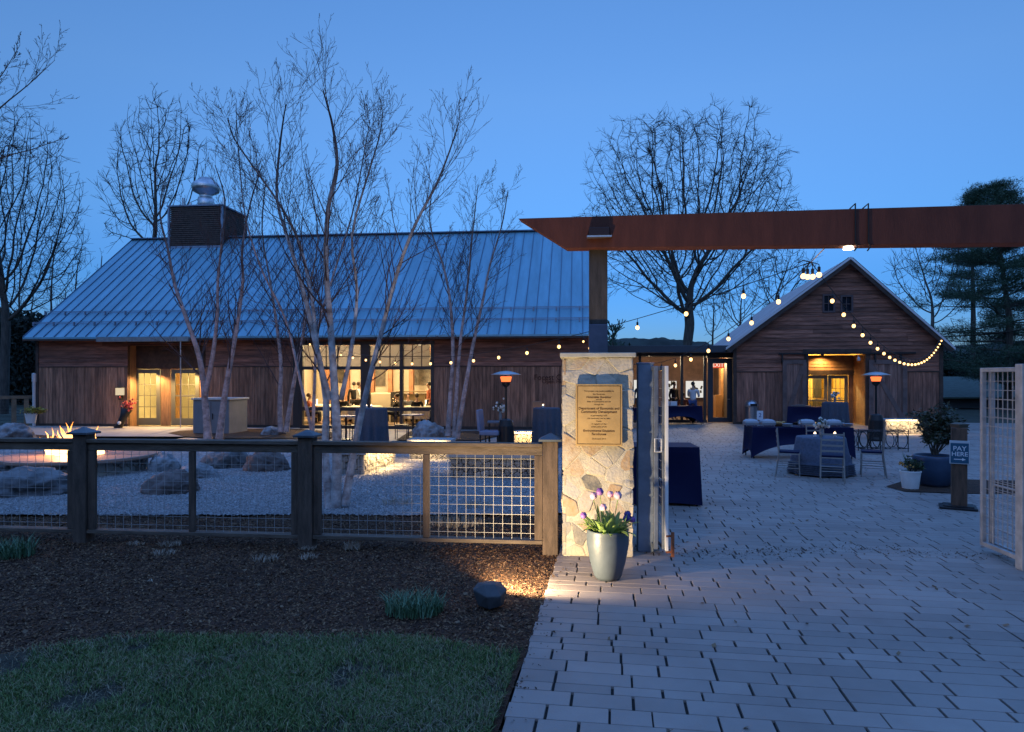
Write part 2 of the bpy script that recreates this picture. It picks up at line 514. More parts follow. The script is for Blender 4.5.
# hills at the horizon
def hill_or_blocker(name, D, px0, px1, prof, m):
    xs = np.linspace(px0, px1, 90); v = []; f = []
    for i, px in enumerate(xs):
        h = np.interp(px, [p[0] for p in prof], [p[1] for p in prof])
        zt = zat(h, D) + 0.7*mnoise.noise(Vector((px*0.05, D, 0))) + 0.4*mnoise.noise(Vector((px*0.4, D, 4)))
        x = xat(px, D)
        for k, (dy, zz) in enumerate(((0, -1), (2, zt*0.6), (8, zt), (40, zt*1.02), (120, -1))):
            v.append((x + mnoise.noise(Vector((px, k, 1)))*0.5, D + dy, zz))
    n = 5
    for i in range(len(xs)-1):
        for k in range(n-1):
            f.append((i*n+k, (i+1)*n+k, (i+1)*n+k+1, i*n+k+1))
    return fastmesh(name, v, f, m, smooth=True)
m_hill = mat('wooded_hill', (0.03, 0.04, 0.035), rough=1.0, var=0.5, vscale=0.15, bump=1.0, bscale=1.0)
o = hill_or_blocker('hill_or_blocker', 130, 520, 800, [(520, 352), (600, 340), (640, 335), (700, 338), (800, 350)], m_hill); o['kind'] = 'structure'
o = hill_or_blocker('hill_or_blocker', 90, -160, 130, [(-160, 300), (0, 318), (60, 330), (130, 352)], m_hill); o['kind'] = 'structure'
o = hill_or_blocker('hill_or_blocker', 100, 900, 1200, [(900, 356), (960, 352), (1024, 345), (1200, 330)], m_hill); o['kind'] = 'structure'

# unseen blocker added behind the camera: keeps the low sky off the upright faces
_v = []; _f = []
for _i in range(61):
    _a = PI*(1.0 + _i/60)
    for _k, (_r, _z) in enumerate(((26, -1), (30, 7), (36, 13), (60, 15), (90, -1))):
        _rr = _r + 2*mnoise.noise(Vector((_i*.4, _k, 7)))
        _v.append((_rr*math.cos(_a), _rr*math.sin(_a)-2, _z + (2.5*mnoise.noise(Vector((_i*.5, _k, 2))) if _z > 0 else 0)))
for _i in range(60):
    for _k in range(4): _f.append((_i*5+_k, _i*5+_k+1, (_i+1)*5+_k+1, (_i+1)*5+_k))
o = fastmesh('hill_or_blocker', _v, _f, m_hill, smooth=True); o['kind'] = 'structure'

# ---- paving, real pavers
PA = R(8.5)
ea, eb = Vector((math.cos(PA), -math.sin(PA))), Vector((math.sin(PA), math.cos(PA)))
def edge_x(D):           # left edge of the drive
    return -0.091 + (D - 3.67) * 0.566 / 3.38
p_near = Vector((edge_x(3.67), 3.67)); 
def a_left(b):
    P_ = p_near
    a0 = P_.dot(ea) - 0.016*(b - P_.dot(eb))
    if b < 8.0: return a0 + 0.018*(b-3.0)
    if b < 16.2: return a0 + 0.5
    return -13.5
verts, faces = [], []
r = random.Random(3)
b = 1.0
row = 0
pav_v = []; 
while b < 31.5:
    h = r.choice((0.115, 0.175, 0.175)) if b < 18 else r.choice((0.175, 0.235))
    a = a_left(b) + (r.uniform(0.0, 0.02))
    amax = min(20.0, 0.86*b + 3.2)
    first = True
    while a < amax:
        L = r.choice((0.235, 0.30, 0.36, 0.48)) if b < 18 else r.choice((0.36, 0.48))
        if first: L *= r.choice((0.5, 1)); first = False
        g = 0.018 if r.random() < .8 else 0.009
        c = ea*(a + L/2) + eb*(b + h/2)
        x0, x1 = -L/2 + g/2, L/2 - g/2
        y0, y1 = -h/2 + 0.0034, h/2 - 0.0034
        z = r.uniform(-0.0002, 0.0002); tx = 0; ty = 0
        base = len(verts)
        for (xx, yy) in ((x0, y0), (x1, y0), (x1, y1), (x0, y1)):
            q = c + ea*xx + eb*yy; verts.append((q.x, q.y, -0.03))
        for (xx, yy) in ((x0, y0), (x1, y0), (x1, y1), (x0, y1)):
            q = c + ea*xx + eb*yy; verts.append((q.x, q.y, z - 0.002 + xx*tx + yy*ty))
        i4 = 0.002
        for (xx, yy) in ((x0+i4, y0+i4), (x1-i4, y0+i4), (x1-i4, y1-i4), (x0+i4, y1-i4)):
            q = c + ea*xx + eb*yy; verts.append((q.x, q.y, z + xx*tx + yy*ty))
        for k in range(4):
            k2 = (k+1) % 4
            faces.append((base+k, base+k2, base+4+k2, base+4+k))
            faces.append((base+4+k, base+4+k2, base+8+k2, base+8+k))
        faces.append((base+8, base+9, base+10, base+11))
        a += L
    b += h; row += 1
o = fastmesh('paving', verts, faces, m_paver); o['kind'] = 'structure'
# bedding under the pavers
def ab(a, b_): q = ea*a + eb*b_; return (q.x, q.y)
sheet('paving_bed', [ab(a_left(1)+.02, .9), ab(24, .9), ab(24, 32), ab(-13.3, 32), ab(-13.3, 16.3), ab(a_left(12)+.02, 16.3), ab(a_left(12)+.02, 8.1), ab(a_left(7.9)+.02, 8.0)], -0.018, m_joint)

# ---- mulch bed
def grid(name, fx0, fx1, y0, y1, nx, ny, zf, m, smooth=True):
    v = []; f = []
    for j in range(ny+1):
        y = y0 + (y1-y0)*j/ny
        for i in range(nx+1):
            x = fx0(y) + (fx1(y)-fx0(y))*i/nx
            v.append((x, y, zf(x, y)))
    for j in range(ny):
        for i in range(nx):
            a = j*(nx+1)+i; f.append((a, a+1, a+nx+2, a+nx+1))
    return fastmesh(name, v, f, m, smooth=smooth)
def mz(x, y):
    return -0.012 + 0.022*mnoise.noise(Vector((x*1.3, y*1.3, 0))) + 0.012*mnoise.noise(Vector((x*6, y*6, 2))) + 0.012*mnoise.noise(Vector((x*17, y*17, 5)))
def pave_left_x(D):
    if D < 8.2: return edge_x(D) + 0.03
    return edge_x(8.0) + 0.55
o = grid('mulch_bed', lambda y: -13.0, lambda y: pave_left_x(y) - 0.02, 3.6, 10.6, 300, 170, mz, m_mulch); o['kind'] = 'structure'

# lawn
def lawn_D(x):
    return np.interp(x, [-5.5, -3.5, -2.8, -0.75, -0.1, 0.4], [4.4, 4.68, 4.97, 4.95, 4.72, 4.6])
rs = np.random.RandomState(5)
lp = [(-9, 0.5)] + [(edge_x(D)-0.03, D) for D in (0.5, 2, 3, 4, 4.55)]
for x in np.linspace(0.05, -9, 60): lp.append((x, float(lawn_D(x)) + 0.05*mnoise.noise(Vector((x*3, 0, 0)))))
sheet('lawn', lp, 0.012, m_soil)
def blades(name, n, xs, ys, hmin, hmax, wd, m, lean=0.5, zbase=0.01, kind='stuff', parent=None):
    h = rs.uniform(hmin, hmax, n) ; a = rs.uniform(0, 2*PI, n); ln = h*rs.uniform(0.1, lean, n)
    dx, dy = np.cos(a), np.sin(a)
    ww = wd*rs.uniform(0.6, 1.3, n)/2
    b2 = a + PI/2 + rs.uniform(-.6, .6, n); wx, wy = np.cos(b2)*ww, np.sin(b2)*ww
    co = np.zeros((n, 5, 3))
    co[:, 0] = np.stack([xs-wx, ys-wy, np.full(n, zbase)], 1)
    co[:, 1] = np.stack([xs+wx, ys+wy, np.full(n, zbase)], 1)
    mx, my = xs+dx*ln*0.35, ys+dy*ln*0.35
    co[:, 2] = np.stack([mx+wx*.8, my+wy*.8, zbase+h*.6], 1)
    co[:, 3] = np.stack([mx-wx*.8, my-wy*.8, zbase+h*.6], 1)
    co[:, 4] = np.stack([xs+dx*ln, ys+dy*ln, zbase+h], 1)
    idx = np.arange(n)*5
    tris = np.concatenate([np.stack([idx, idx+1, idx+2], 1), np.stack([idx, idx+2, idx+3], 1), np.stack([idx+3, idx+2, idx+4], 1)])
    o = fastmesh(name, co.reshape(-1, 3), tris, m, parent)
    if kind: o['kind'] = kind
    return o
N = 260000
xs = rs.uniform(-4.9, 0.35, N); ys = rs.uniform(3.2, 5.05, N)
dens = np.array([mnoise.noise(Vector((x*1.6, y*1.6, 9))) + 0.6*mnoise.noise(Vector((x*6, y*6, 3))) for x, y in zip(xs, ys)])
edge = lawn_D(xs)
k = (ys < edge + rs.normal(0, 0.06, N)) & (xs < -0.091+(ys-3.67)*0.1675 - 0.02) & (dens > rs.uniform(-0.55, 0.30, N))
xs, ys = xs[k], ys[k]
tag(blades('grass', len(xs), xs, ys, 0.012, 0.042, 0.0045, m_blade, lean=1.6), 'short patchy green lawn grass in the lower left corner', 'grass', kind='stuff')

# wood chips on the mulch
def chips(name, n, x0, x1, y0, y1, m, smin, smax, zf, thin=0.25, ok=None):
    xs = rs.uniform(x0, x1, n); ys = rs.uniform(y0, y1, n)
    if ok is not None:
        k = ok(xs, ys); xs, ys = xs[k], ys[k]; n = len(xs)
    zz = np.array([zf(float(x), float(y)) for x, y in zip(xs, ys)])
    L = rs.uniform(smin, smax, n)/2; W = L*rs.uniform(thin, thin*2.2, n)
    a = rs.uniform(0, 2*PI, n); t1 = rs.uniform(-.5, .5, n); t2 = rs.uniform(-.6, .6, n)
    ux, uy, uz = np.cos(a)*np.cos(t1), np.sin(a)*np.cos(t1), np.sin(t1)
    vx, vy, vz = -np.sin(a)*np.cos(t2), np.cos(a)*np.cos(t2), np.sin(t2)
    c = np.stack([xs, ys, zz + 0.006 + L*np.abs(np.sin(t1))*.5], 1)
    U = np.stack([ux, uy, uz], 1)*L[:, None]; V = np.stack([vx, vy, vz], 1)*W[:, None]
    co = np.stack([c-U-V*.7, c+U*.9-V, c+U+V*.8, c-U*.8+V], 1).reshape(-1, 3)
    idx = np.arange(n)*4
    o = fastmesh(name, co, np.stack([idx, idx+1, idx+2, idx+3], 1), m)
    o['kind'] = 'stuff'; return o
tag(chips('mulch_chips', 170000, -7.5, 0.75, 4.5, 9.5, m_chip, 0.007, 0.034, mz,
      ok=lambda x, y: (x < -0.091+(y-3.67)*0.1675-0.01) & (y > lawn_D(x)-0.04)), 'dark brown shredded bark mulch around the fence', 'mulch', kind='stuff')

m_straw = ramp_mat('straw_thatch', [(0.10,0.085,0.05),(0.20,0.17,0.10),(0.30,0.26,0.17)], rough=.8, bump=0)
_n = 60000
_xs = rs.uniform(-4.9, 0.3, _n); _ys = rs.uniform(3.2, 5.0, _n)
_d = np.array([mnoise.noise(Vector((x*1.1, y*1.4, 31))) for x, y in zip(_xs, _ys)])
_k = (_d > rs.uniform(-.25, .75, _n)) & (_ys < lawn_D(_xs)+.02) & (_xs < -0.091+(_ys-3.67)*0.1675-.03)
tag(blades('dead_grass', int(_k.sum()), _xs[_k], _ys[_k], 0.008, 0.03, 0.005, m_straw, lean=3.0, zbase=.018), 'dry pale thatch scattered in patches through the lawn', 'dead grass', kind='stuff')

# gravel
def gravel_mat():
    m = bpy.data.materials.new('gravel'); m.use_nodes = True
    n, l = m.node_tree.nodes, m.node_tree.links
    b = n['Principled BSDF']; b.inputs['Roughness'].default_value = 0.8
    tc = n.new('ShaderNodeTexCoord'); v = n.new('ShaderNodeTexVoronoi'); v.inputs['Scale'].default_value = 26
    l.new(tc.outputs['Object'], v.inputs['Vector'])
    r_ = n.new('ShaderNodeValToRGB'); e = r_.color_ramp.elements
    e[0].color = (0.14, 0.14, 0.14, 1); e[1].color = (0.46, 0.45, 0.45, 1)
    x = e.new(0.5); x.color = (0.32, 0.31, 0.31, 1)
    sep = n.new('ShaderNodeSeparateColor'); l.new(v.outputs['Color'], sep.inputs[0]); l.new(sep.outputs[0], r_.inputs[0])
    l.new(r_.outputs[0], b.inputs['Base Color'])
    bp = n.new('ShaderNodeBump'); bp.invert = True; bp.inputs['Strength'].default_value = 1.0; bp.inputs['Distance'].default_value = 0.03
    l.new(v.outputs['Distance'], bp.inputs['Height']); l.new(bp.outputs[0], b.inputs['Normal'])
    return m
m_gravel = gravel_mat()
gpoly = []
for x in np.linspace(-14, pave_left_x(10)-0.03, 70):
    px = 512 + F*x/9.6
    gpoly.append((x, 9.45 + 0.22*mnoise.noise(Vector((x*0.9, 1, 0))) + 0.06*mnoise.noise(Vector((x*5, 1, 0)))))
gpoly += [(pave_left_x(10)-0.03, 17.0), (-14.5, 19.6)]
sheet('gravel', gpoly, 0.016, m_gravel)
m_pebble = ramp_mat('pebble', [(0.16,0.16,0.16),(0.28,0.27,0.27),(0.40,0.40,0.39)], bump=0.1)
n = 42000
xs = rs.uniform(-9.5, pave_left_x(10)-0.05, n); ys = 9.35 + (rs.uniform(0, 1, n)**1.3)*4.6
keep = ys > 9.42 + 0.22*np.array([mnoise.noise(Vector((x*0.9, 1, 0))) for x in xs]) + 0.05*rs.normal(size=n)
xs, ys = xs[keep], ys[keep]; n = len(xs)
sz = rs.uniform(0.010, 0.022, n)
octa = np.array([(1,0,0),(0,1,0),(-1,0,0),(0,-1,0),(0,0,.8),(0,0,-.5)])
jit = rs.uniform(0.65, 1.25, (n, 6, 1))
co = octa[None]*jit*sz[:, None, None]
ang = rs.uniform(0, PI, n); ca, sa = np.cos(ang)[:, None], np.sin(ang)[:, None]
X = co[:, :, 0]*ca - co[:, :, 1]*sa; Y = co[:, :, 0]*sa + co[:, :, 1]*ca
co = np.stack([X + xs[:, None], Y + ys[:, None], co[:, :, 2] + 0.02], 2).reshape(-1, 3)
of = np.array([(0,1,4),(1,2,4),(2,3,4),(3,0,4)])
fc = (of[None] + (np.arange(n)*6)[:, None, None]).reshape(-1, 3)
tag(fastmesh('gravel_stones', co, fc, m_pebble), 'loose grey gravel covering the garden behind the fence', 'gravel', kind='stuff')

# concrete walk in front of the left doors, planting beds near the barn
def gpoly_px(pts): return [tuple(gp(x, y).xy) for x, y in pts]
sheet('walkway', gpoly_px([(-40, 436.5), (60, 437), (300, 437.5), (300, 428), (38, 426.3), (-40, 426.3)]), 0.024, m_conc)
sheet('planting_bed', gpoly_px([(168, 434), (185, 437.5), (220, 439.5), (330, 439.5), (340, 434), (300, 429.5), (215, 430), (180, 431.5)]), 0.034, m_mulch)
sheet('planting_bed', gpoly_px([(396, 441), (480, 441), (500, 436), (480, 432), (410, 432)]), 0.034, m_mulch)
sheet('planting_bed', gpoly_px([(-20, 443), (55, 443), (72, 438), (20, 434.5), (-40, 434)]), 0.034, m_mulch)
sheet('planting_bed', gpoly_px([(886, 487), (905, 492), (960, 494), (1100, 494), (1100, 483), (960, 480), (905, 481)]), 0.014, m_mulch)

# ================================================================ the long barn
A_MAIN = R(5.6)
O_MAIN = gp(38, 426.3)
class Frame:
    def __init__(s, O, ang): s.O = O; s.a = ang; s.ax = (math.cos(ang), -math.sin(ang)); s.ay = (math.sin(ang), math.cos(ang))
    def u(s, px, v=0.0):
        t = (px - 512) / F
        ox, oy = s.O.x + s.ay[0]*v, s.O.y + s.ay[1]*v
        return (t*oy - ox) / (s.ax[0] - t*s.ax[1])
    def D(s, u, v=0.0): return s.O.y + s.ax[1]*u + s.ay[1]*v
    def z(s, py, px, v=0.0): return zat(py, s.D(s.u(px, v), v))
    def w(s, u, v, z): return Vector((s.O.x + s.ax[0]*u + s.ay[0]*v, s.O.y + s.ax[1]*u + s.ay[1]*v, z))
B = Frame(O_MAIN, A_MAIN)
barn = empty('long_barn', O_MAIN, -A_MAIN, 'long low barn of dark weathered boards under a blue metal roof', 'barn')
LB = B.u(601)
ZE = 3.45                      # eave
ZB = B.z(367, 150)             # band between siding and boards
DP = 12.0                      # depth
RZ = 8.55
def sub_iv(lo, hi, cuts):
    segs = [(lo, hi)]
    for a, b_ in cuts:
        ns = []
        for s0, s1 in segs:
            if b_ <= s0 or a >= s1: ns.append((s0, s1)); continue
            if a > s0: ns.append((s0, a))
            if b_ < s1: ns.append((b_, s1))
        segs = ns
    return [(a, b_) for a, b_ in segs if b_ - a > 0.01]
def boards_v(mb, u0, u1, z0, z1, holes, wd=0.15, y=0.0, th=0.025, seed=1):
    "vertical boards; z1 may be a function of u"
    r = random.Random(seed); u = u0
    while u < u1 - 0.02:
        w_ = min(wd*r.uniform(0.85, 1.1), u1 - u); uc = u + w_/2
        zt = z1(uc) if callable(z1) else z1
        for a, b_ in sub_iv(z0, zt, [(h[2], h[3]) for h in holes if h[0] < uc < h[1]]):
            yy = y + r.uniform(-.004, .004)
            mb.bb(u + 0.004, u + w_ - 0.004, yy - th, yy, a, b_)
        u += w_
    return mb
def siding_h(mb, u0, u1, z0, z1, holes, ht=0.16, y=0.0, seed=1):
    "lapped horizontal siding; u0,u1 may be functions of z"
    r = random.Random(seed); z = z0
    while z < z1 - 0.02:
        h = min(ht, z1 - z); zc = z + h/2
        a0 = u0(zc) if callable(u0) else u0; a1 = u1(zc) if callable(u1) else u1
        if a1 - a0 > 0.03:
            for s0, s1 in sub_iv(a0, a1, [(q[0], q[1]) for q in holes if q[2] < zc < q[3]]):
                s = s0
                while s < s1 - 0.01:
                    e = min(s1, s + r.uniform(2.4, 4.2))
                    if s1 - e < 0.5: e = s1
                    mb.add([(s+.003, y-.035, z), (e-.003, y-.035, z), (e-.003, y-.012, z+h), (s+.003, y-.012, z+h), (s+.003, y, z), (e-.003, y, z), (e-.003, y, z+h), (s+.003, y, z+h)],
                           [(0,1,2,3),(4,7,6,5),(0,4,5,1),(1,5,6,2),(2,6,7,3),(3,7,4,0)])
                    s = e
        z += h
    return mb
# openings (u0,u1,z0,z1)
uD0, uD1 = B.u(128), B.u(206)
ZD = B.z(345, 165)
hole_door = (uD0, uD1, 0.0, ZD)
uW0, uW1 = B.u(301), B.u(432)
ZW = B.z(345, 366)
hole_win = (uW0, uW1, 0.0, ZW)
holes = [hole_door, hole_win]
for _i, (_a, _b) in enumerate(((0.06, uD0), (uD1, uW0), (uW1, LB))):
    mb = MB(); boards_v(mb, _a, _b, 0.12, ZB, [], seed=4+_i); mb.build('vertical_boards', m_wood, barn)
mb = MB(); siding_h(mb, 0.06, LB, ZB + 0.03, ZE, holes, seed=5)
mb.build('horizontal_siding', m_woodh, barn)
mb = MB()
for a, b_ in sub_iv(0.0, LB, [(uD0, uD1), (uW0, uW1)]):
    mb.bb(a, b_, -0.045, 0.0, ZB - 0.01, ZB + 0.028); mb.bb(a, b_, -0.04, 0.0, 0.0, 0.118)
mb.build_each('trim_board', m_trim, barn)
for _a, _b in ((-0.06, 0.058), (LB+.002, LB+.12)):
    mb = MB(); mb.bb(_a, _b, -0.05, 0.06, 0, ZE); mb.build('corner_board', m_trim, barn)
# inner structure: backing walls, gables, back wall
mb = MB()
for a, b_ in sub_iv(0.06, LB, [(uD0, uD1), (uW0, uW1)]): mb.bb(a, b_, 0.004, 0.12, 0, ZE)
for x in (0.0, LB - 0.1):
    poly = [(0.13, 0), (DP, 0), (DP, ZE), (DP/2, RZ - 0.1), (0.13, ZE)]
    mb.add([(x, y, z) for y, z in poly] + [(x + 0.1, y, z) for y, z in poly],
           [tuple(range(5)), tuple(reversed(range(5, 10)))] + [(i, i+5, (i+1) % 5 + 5, (i+1) % 5) for i in range(5)])
mb.bb(0.11, LB - 0.11, DP - 0.1, DP, 0, ZE)
mb.build('wall', mat('barn_wall', (0.07, 0.045, 0.035), rough=0.85, var=0.3, vscale=4), barn)
# roof
OV = 0.5; ROH = 0.45
slope = (RZ - ZE) / (DP/2)
def roof_part(bn, u0, u1, v0, v1, vr, z0, z1, zr, m, seam=0.43, th=0.07, snow=True):
    "two-plane roof from eave v0 (height z0) over ridge vr (zr) to eave v1 (z1)"
    mb = MB()
    for (va, za, vb, zb) in ((v0, z0, vr, zr), (v1, z1, vr, zr)):
        mb.add([(u0, va, za), (u1, va, za), (u1, vb, zb), (u0, vb, zb), (u0, va, za-th), (u1, va, za-th), (u1, vb, zb-th), (u0, vb, zb-th)],
               [(0,1,2,3),(4,7,6,5),(0,4,5,1),(1,5,6,2),(2,6,7,3),(3,7,4,0)])
    rf = mb.build('roof', m, bn)
    mb = MB()
    n = int((u1-u0)/seam)
    for i in range(n+1):
        u = u0 + 0.02 + (u1-u0-0.04)*i/n
        for (va, za, vb, zb) in ((v0, z0, vr, zr), (v1, z1, vr, zr)):
            mb.bar((u, va, za+.018), (u, vb, zb+.018), 0.022, 0.04, up=(0, 0, 1))
    mb.bar((u0, vr, zr+.03), (u1, vr, zr+.03), 0.3, 0.05)
    mb.build('seam', m_seam, rf)
    return rf
zer = ZE + 0.02
rf = roof_part(barn, -0.22, LB + 0.22, -OV, DP + OV, DP/2, zer, zer, RZ, m_roof)
mb = MB()
sl = (RZ - zer)/(DP/2 + OV)
for py in (313, 324):
    # height where this row meets the roof
    best = min(np.linspace(0.05, 3, 200), key=lambda t: abs(zat(py, B.D(10, -OV+t)) - (zer + sl*t)))
    for k in (0.09, 0.14):
        mb.bar((-0.35, -OV+best, zer+sl*best+k), (LB+0.15, -OV+best, zer+sl*best+k), 0.025)
    u = -0.3
    while u < LB: mb.box((u, -OV+best, zer+sl*best+0.07), (0.05, 0.06, 0.15)); u += 0.86
mb.build('snow_guard', m_steelblue, rf)
mb = MB()
mb.bb(-0.22, LB+0.22, -OV-0.02, -OV+0.02, ZE-0.12, ZE-0.052)
mb.bb(-0.42, -0.38, -OV+.03, DP/2, ZE-0.1, ZE-0.06) if False else None
mb.bb(-0.2, LB+.2, -OV+0.03, -0.06, ZE-0.09, ZE-0.055)
mb.build('fascia', m_trim, barn)
mb = MB()  # pale gutter above the doors
mb.bb(B.u(98, -.55), B.u(190, -.55), -OV-0.16, -OV-0.025, ZE-0.17, ZE+0.0)
gt = mb.build('gutter', m_galv, barn)
mb = MB(); ud = B.u(182, -OV); mb.tube([(ud, -OV-0.09, ZE-0.17), (ud, -OV-0.09, 0.03)], 0.022, 8)
mb.build('downpipe', m_galv, barn)
# rooftop louvre box
v_f = None
for t in np.linspace(3, 6.4, 300):
    if abs(zat(247, B.D(5, -OV+t)) - (zer+sl*t)) < 0.03: v_f = -OV+t
v_f = v_f or 5.0
ux0, ux1 = B.u(169, v_f), B.u(222, v_f)
zb0 = zer + sl*(v_f+OV); zb1 = zat(207, B.D(ux0, v_f))
vb = v_f + 2.3
box_t = MB(); box_t.bb(ux0+.06, ux1-.06, v_f+.06, vb-.06, zb0-0.6, zb1-0.05)
lb = box_t.build('louvre_box', m_trim, barn)
mb = MB(); z = zb0 + 0.03
while z < zb1 - 0.06:
    mb.bar((ux0, v_f+.01, z), (ux1, v_f+.01, z), 0.02, 0.06, up=(0, -.4, 1))
    mb.bar((ux1-.01, v_f, z), (ux1-.01, vb, z), 0.02, 0.06, up=(.4, 0, 1))
    z += 0.095
mb.build('louvre_slat', mat('slat_wood', (0.11, 0.08, 0.07), rough=0.7, var=0.3, vscale=8), lb)
mb = MB()
for x, y in ((ux0, v_f), (ux1, v_f), (ux1, vb), (ux0, vb)): mb.box((x, y, (zb0-.5+zb1)/2), (0.09, 0.09, zb1-zb0+.5))
mb.bb(ux0-.08, ux1+.08, v_f-.08, vb+.08, zb1, zb1+0.06)
mb.bb(ux0-.06, ux1+.06, v_f-.08, v_f-.05, zb0-.06, zb0+.05)
mb.build('box_frame', m_steelblue, lb)
# roof ventilator
vt = MB(); uc = B.u(206, v_f+.9); vc = v_f + 0.9; rr = 13*B.D(uc, vc)/F*0.96
vt.lathe([(rr*.62, 0), (rr*.62, rr*.9), (rr*.5, rr*.95), (rr*.5, rr*1.2), (rr*.98, rr*1.45), (rr*1.12, rr*1.8), (rr*.98, rr*2.1), (rr*.6, rr*2.3), (rr*.55, rr*2.5), (rr*.2, rr*2.6)], 20, (uc, vc, zb1+.05))
vt.build('roof_ventilator', m_galv, barn, smooth=True)
vt = MB(); uc2 = uc - rr*1.9
vt.tube([(uc2, vc, zb1+.05), (uc2, vc, zb1+.65)], 0.07, 10); vt.build('vent_pipe', m_galv, barn); vt = MB(); vt.tube([(uc2+.35, vc, zb1+.05), (uc2+.35, vc, zb1+.45)], 0.05, 8)
vt.build('vent_pipe', m_galv, barn); vt = MB(); vt.tube([(ux1-.15, v_f+.4, zb1+.05), (ux1-.15, v_f+.4, zb1+.5)], 0.05, 8)
vt.build('vent_pipe', m_galv, barn)

# left entrance: two glazed doors slightly back, dark soffit band above
rec = 0.55
mb = MB()
ZDt = B.z(369, 150, rec)
cols = [(B.u(128), B.u(134, rec)), (B.u(161, rec), B.u(171, rec)), (B.u(200, rec), B.u(206))]
for a, b_ in cols:
    m3 = MB(); boards_v(m3, a, b_, 0.02, ZDt, [], wd=0.2, y=rec, seed=int(a*10)); m3.build('door_jamb', mat('golden_wood', (0.26, 0.14, 0.065), rough=0.7, var=0.3, vscale=4, stretch=(6, 6, .6)), barn)
mb.bb(uD0-.12, uD0, 0.0, rec+.1, 0, ZD); mb.bb(uD1, uD1+.12, 0.0, rec+.1, 0, ZD)
mb.build_each('door_surround', mat('golden_wood', (0.26, 0.14, 0.065), rough=0.7, var=0.3, vscale=4, stretch=(6, 6, .6)), barn)
mb = MB()
mb.bb(uD0, uD1, rec-.06, rec+.1, ZDt, ZD); mb.bb(uD0, uD1, 0.13, rec-.07, ZD+.02, ZD+.06); mb.bb(uD0, uD1, -.02, .12, ZD, ZE-.1)
mb.build('door_header', m_trim, barn)
def glazed_door(parent, u0, u1, z0, z1, y, nx, nz, mf, stile=0.13, rail=None, handle_side=1, name='door', mun=0.022, bottom=0.28):
    mb = MB()
    mb.bb(u0, u0+stile, y, y+.05, z0, z1); mb.bb(u1-stile, u1, y, y+.05, z0, z1)
    mb.bb(u0+stile, u1-stile, y, y+.05, z1-stile, z1); mb.bb(u0+stile, u1-stile, y, y+.05, z0, z0+bottom)
    if rail: mb.bb(u0+stile, u1-stile, y+.002, y+.048, rail-.03, rail+.03)
    d = mb.build(name, mf, parent, bevel=0.004)
    a, b_, c, e = u0+stile, u1-stile, z0+bottom, z1-stile
    mb = MB(); mb.bb(a, b_, y+.022, y+.028, c, e); mb.build('glass', m_glass, d)
    mb = MB()
    for i in range(1, nx): u = a+(b_-a)*i/nx; mb.bb(u-mun/2, u+mun/2, y+.006, y+.018, c, e)
    for i in range(1, nz): z = c+(e-c)*i/nz; mb.bb(a, b_, y+.004, y+.016, z-mun/2, z+mun/2)
    mb.build('glazing_bar', mf, d)
    hx = u1-stile/2 if handle_side > 0 else u0+stile/2
    mb = MB(); mb.tube([(hx, y-.04, 1.0), (hx-.1*handle_side, y-.05, 1.0)], .012, 6); mb.tube([(hx, y+.0, 1.0), (hx, y-.045, 1.0)], .012, 6)
    mb.build('handle', m_galv, d)
    return d
glazed_door(barn, B.u(135, rec), B.u(160.5, rec), 0.04, ZDt-.01, rec-.03, 3, 4, m_doorframe, 0.16, handle_side=-1)
glazed_door(barn, B.u(171.5, rec), B.u(199.5, rec), 0.04, ZDt-.01, rec-.03, 3, 4, m_doorframe, 0.16, rail=1.2, handle_side=1)
# room behind the doors
m_room = mat('cream_room_wall', (0.62, 0.52, 0.32), rough=0.9, var=0.08, vscale=2)
m_room2 = mat('pale_plaster', (0.62, 0.54, 0.42), rough=0.9, var=0.06, vscale=1.5)
mb = MB()
a, b_ = uD0-.5, uD1+.5
mb.bb(a, b_, rec+3.2, rec+3.3, 0, 3.1); mb.bb(a-.1, a, rec+.15, rec+3.3, 0, 3.1); mb.bb(b_, b_+.1, rec+.15, rec+3.3, 0, 3.1)
mb.bb(a, b_, rec+.15, rec+3.2, 3.1, 3.2); mb.bb(a, b_, rec+.12, rec+3.2, -0.01, 0.0)
mb.build('foyer_room', m_room, barn)
mb = MB()
mb.bb(B.u(174, rec+3), B.u(190, rec+3), rec+2.2, rec+2.25, 0.05, 2.3)
mb.build('partition', mat('orange_wood', (0.42, 0.2, 0.07), rough=0.6, var=.2), barn)
mb = MB(); mb.bb(B.u(141, rec+3), B.u(150, rec+3), rec+3.1, rec+3.19, 1.9, 2.25); mb.bb(B.u(143, rec+3), B.u(152, rec+3), rec+3.05, rec+3.19, 1.2, 1.26)
mb.bb(B.u(152, rec+3), B.u(156, rec+3), rec+2.6, rec+3.1, 0.0, 1.3)
mb.build('shelf', m_darkframe, barn)
lamp('foyer_light', (uD0+2.0, rec+1.2, 2.8), 330, (1, .78, .42), size=.15, parent=barn)
# soffit spot lights above the two doors
for px in (147, 185):
    lamp('soffit_light', (B.u(px), 0.18, ZDt-.03), 400, (1, .60, .24), 'SPOT', .05, rot=(R(-14), 0, 0), spot=R(150), blend=.5, parent=barn)

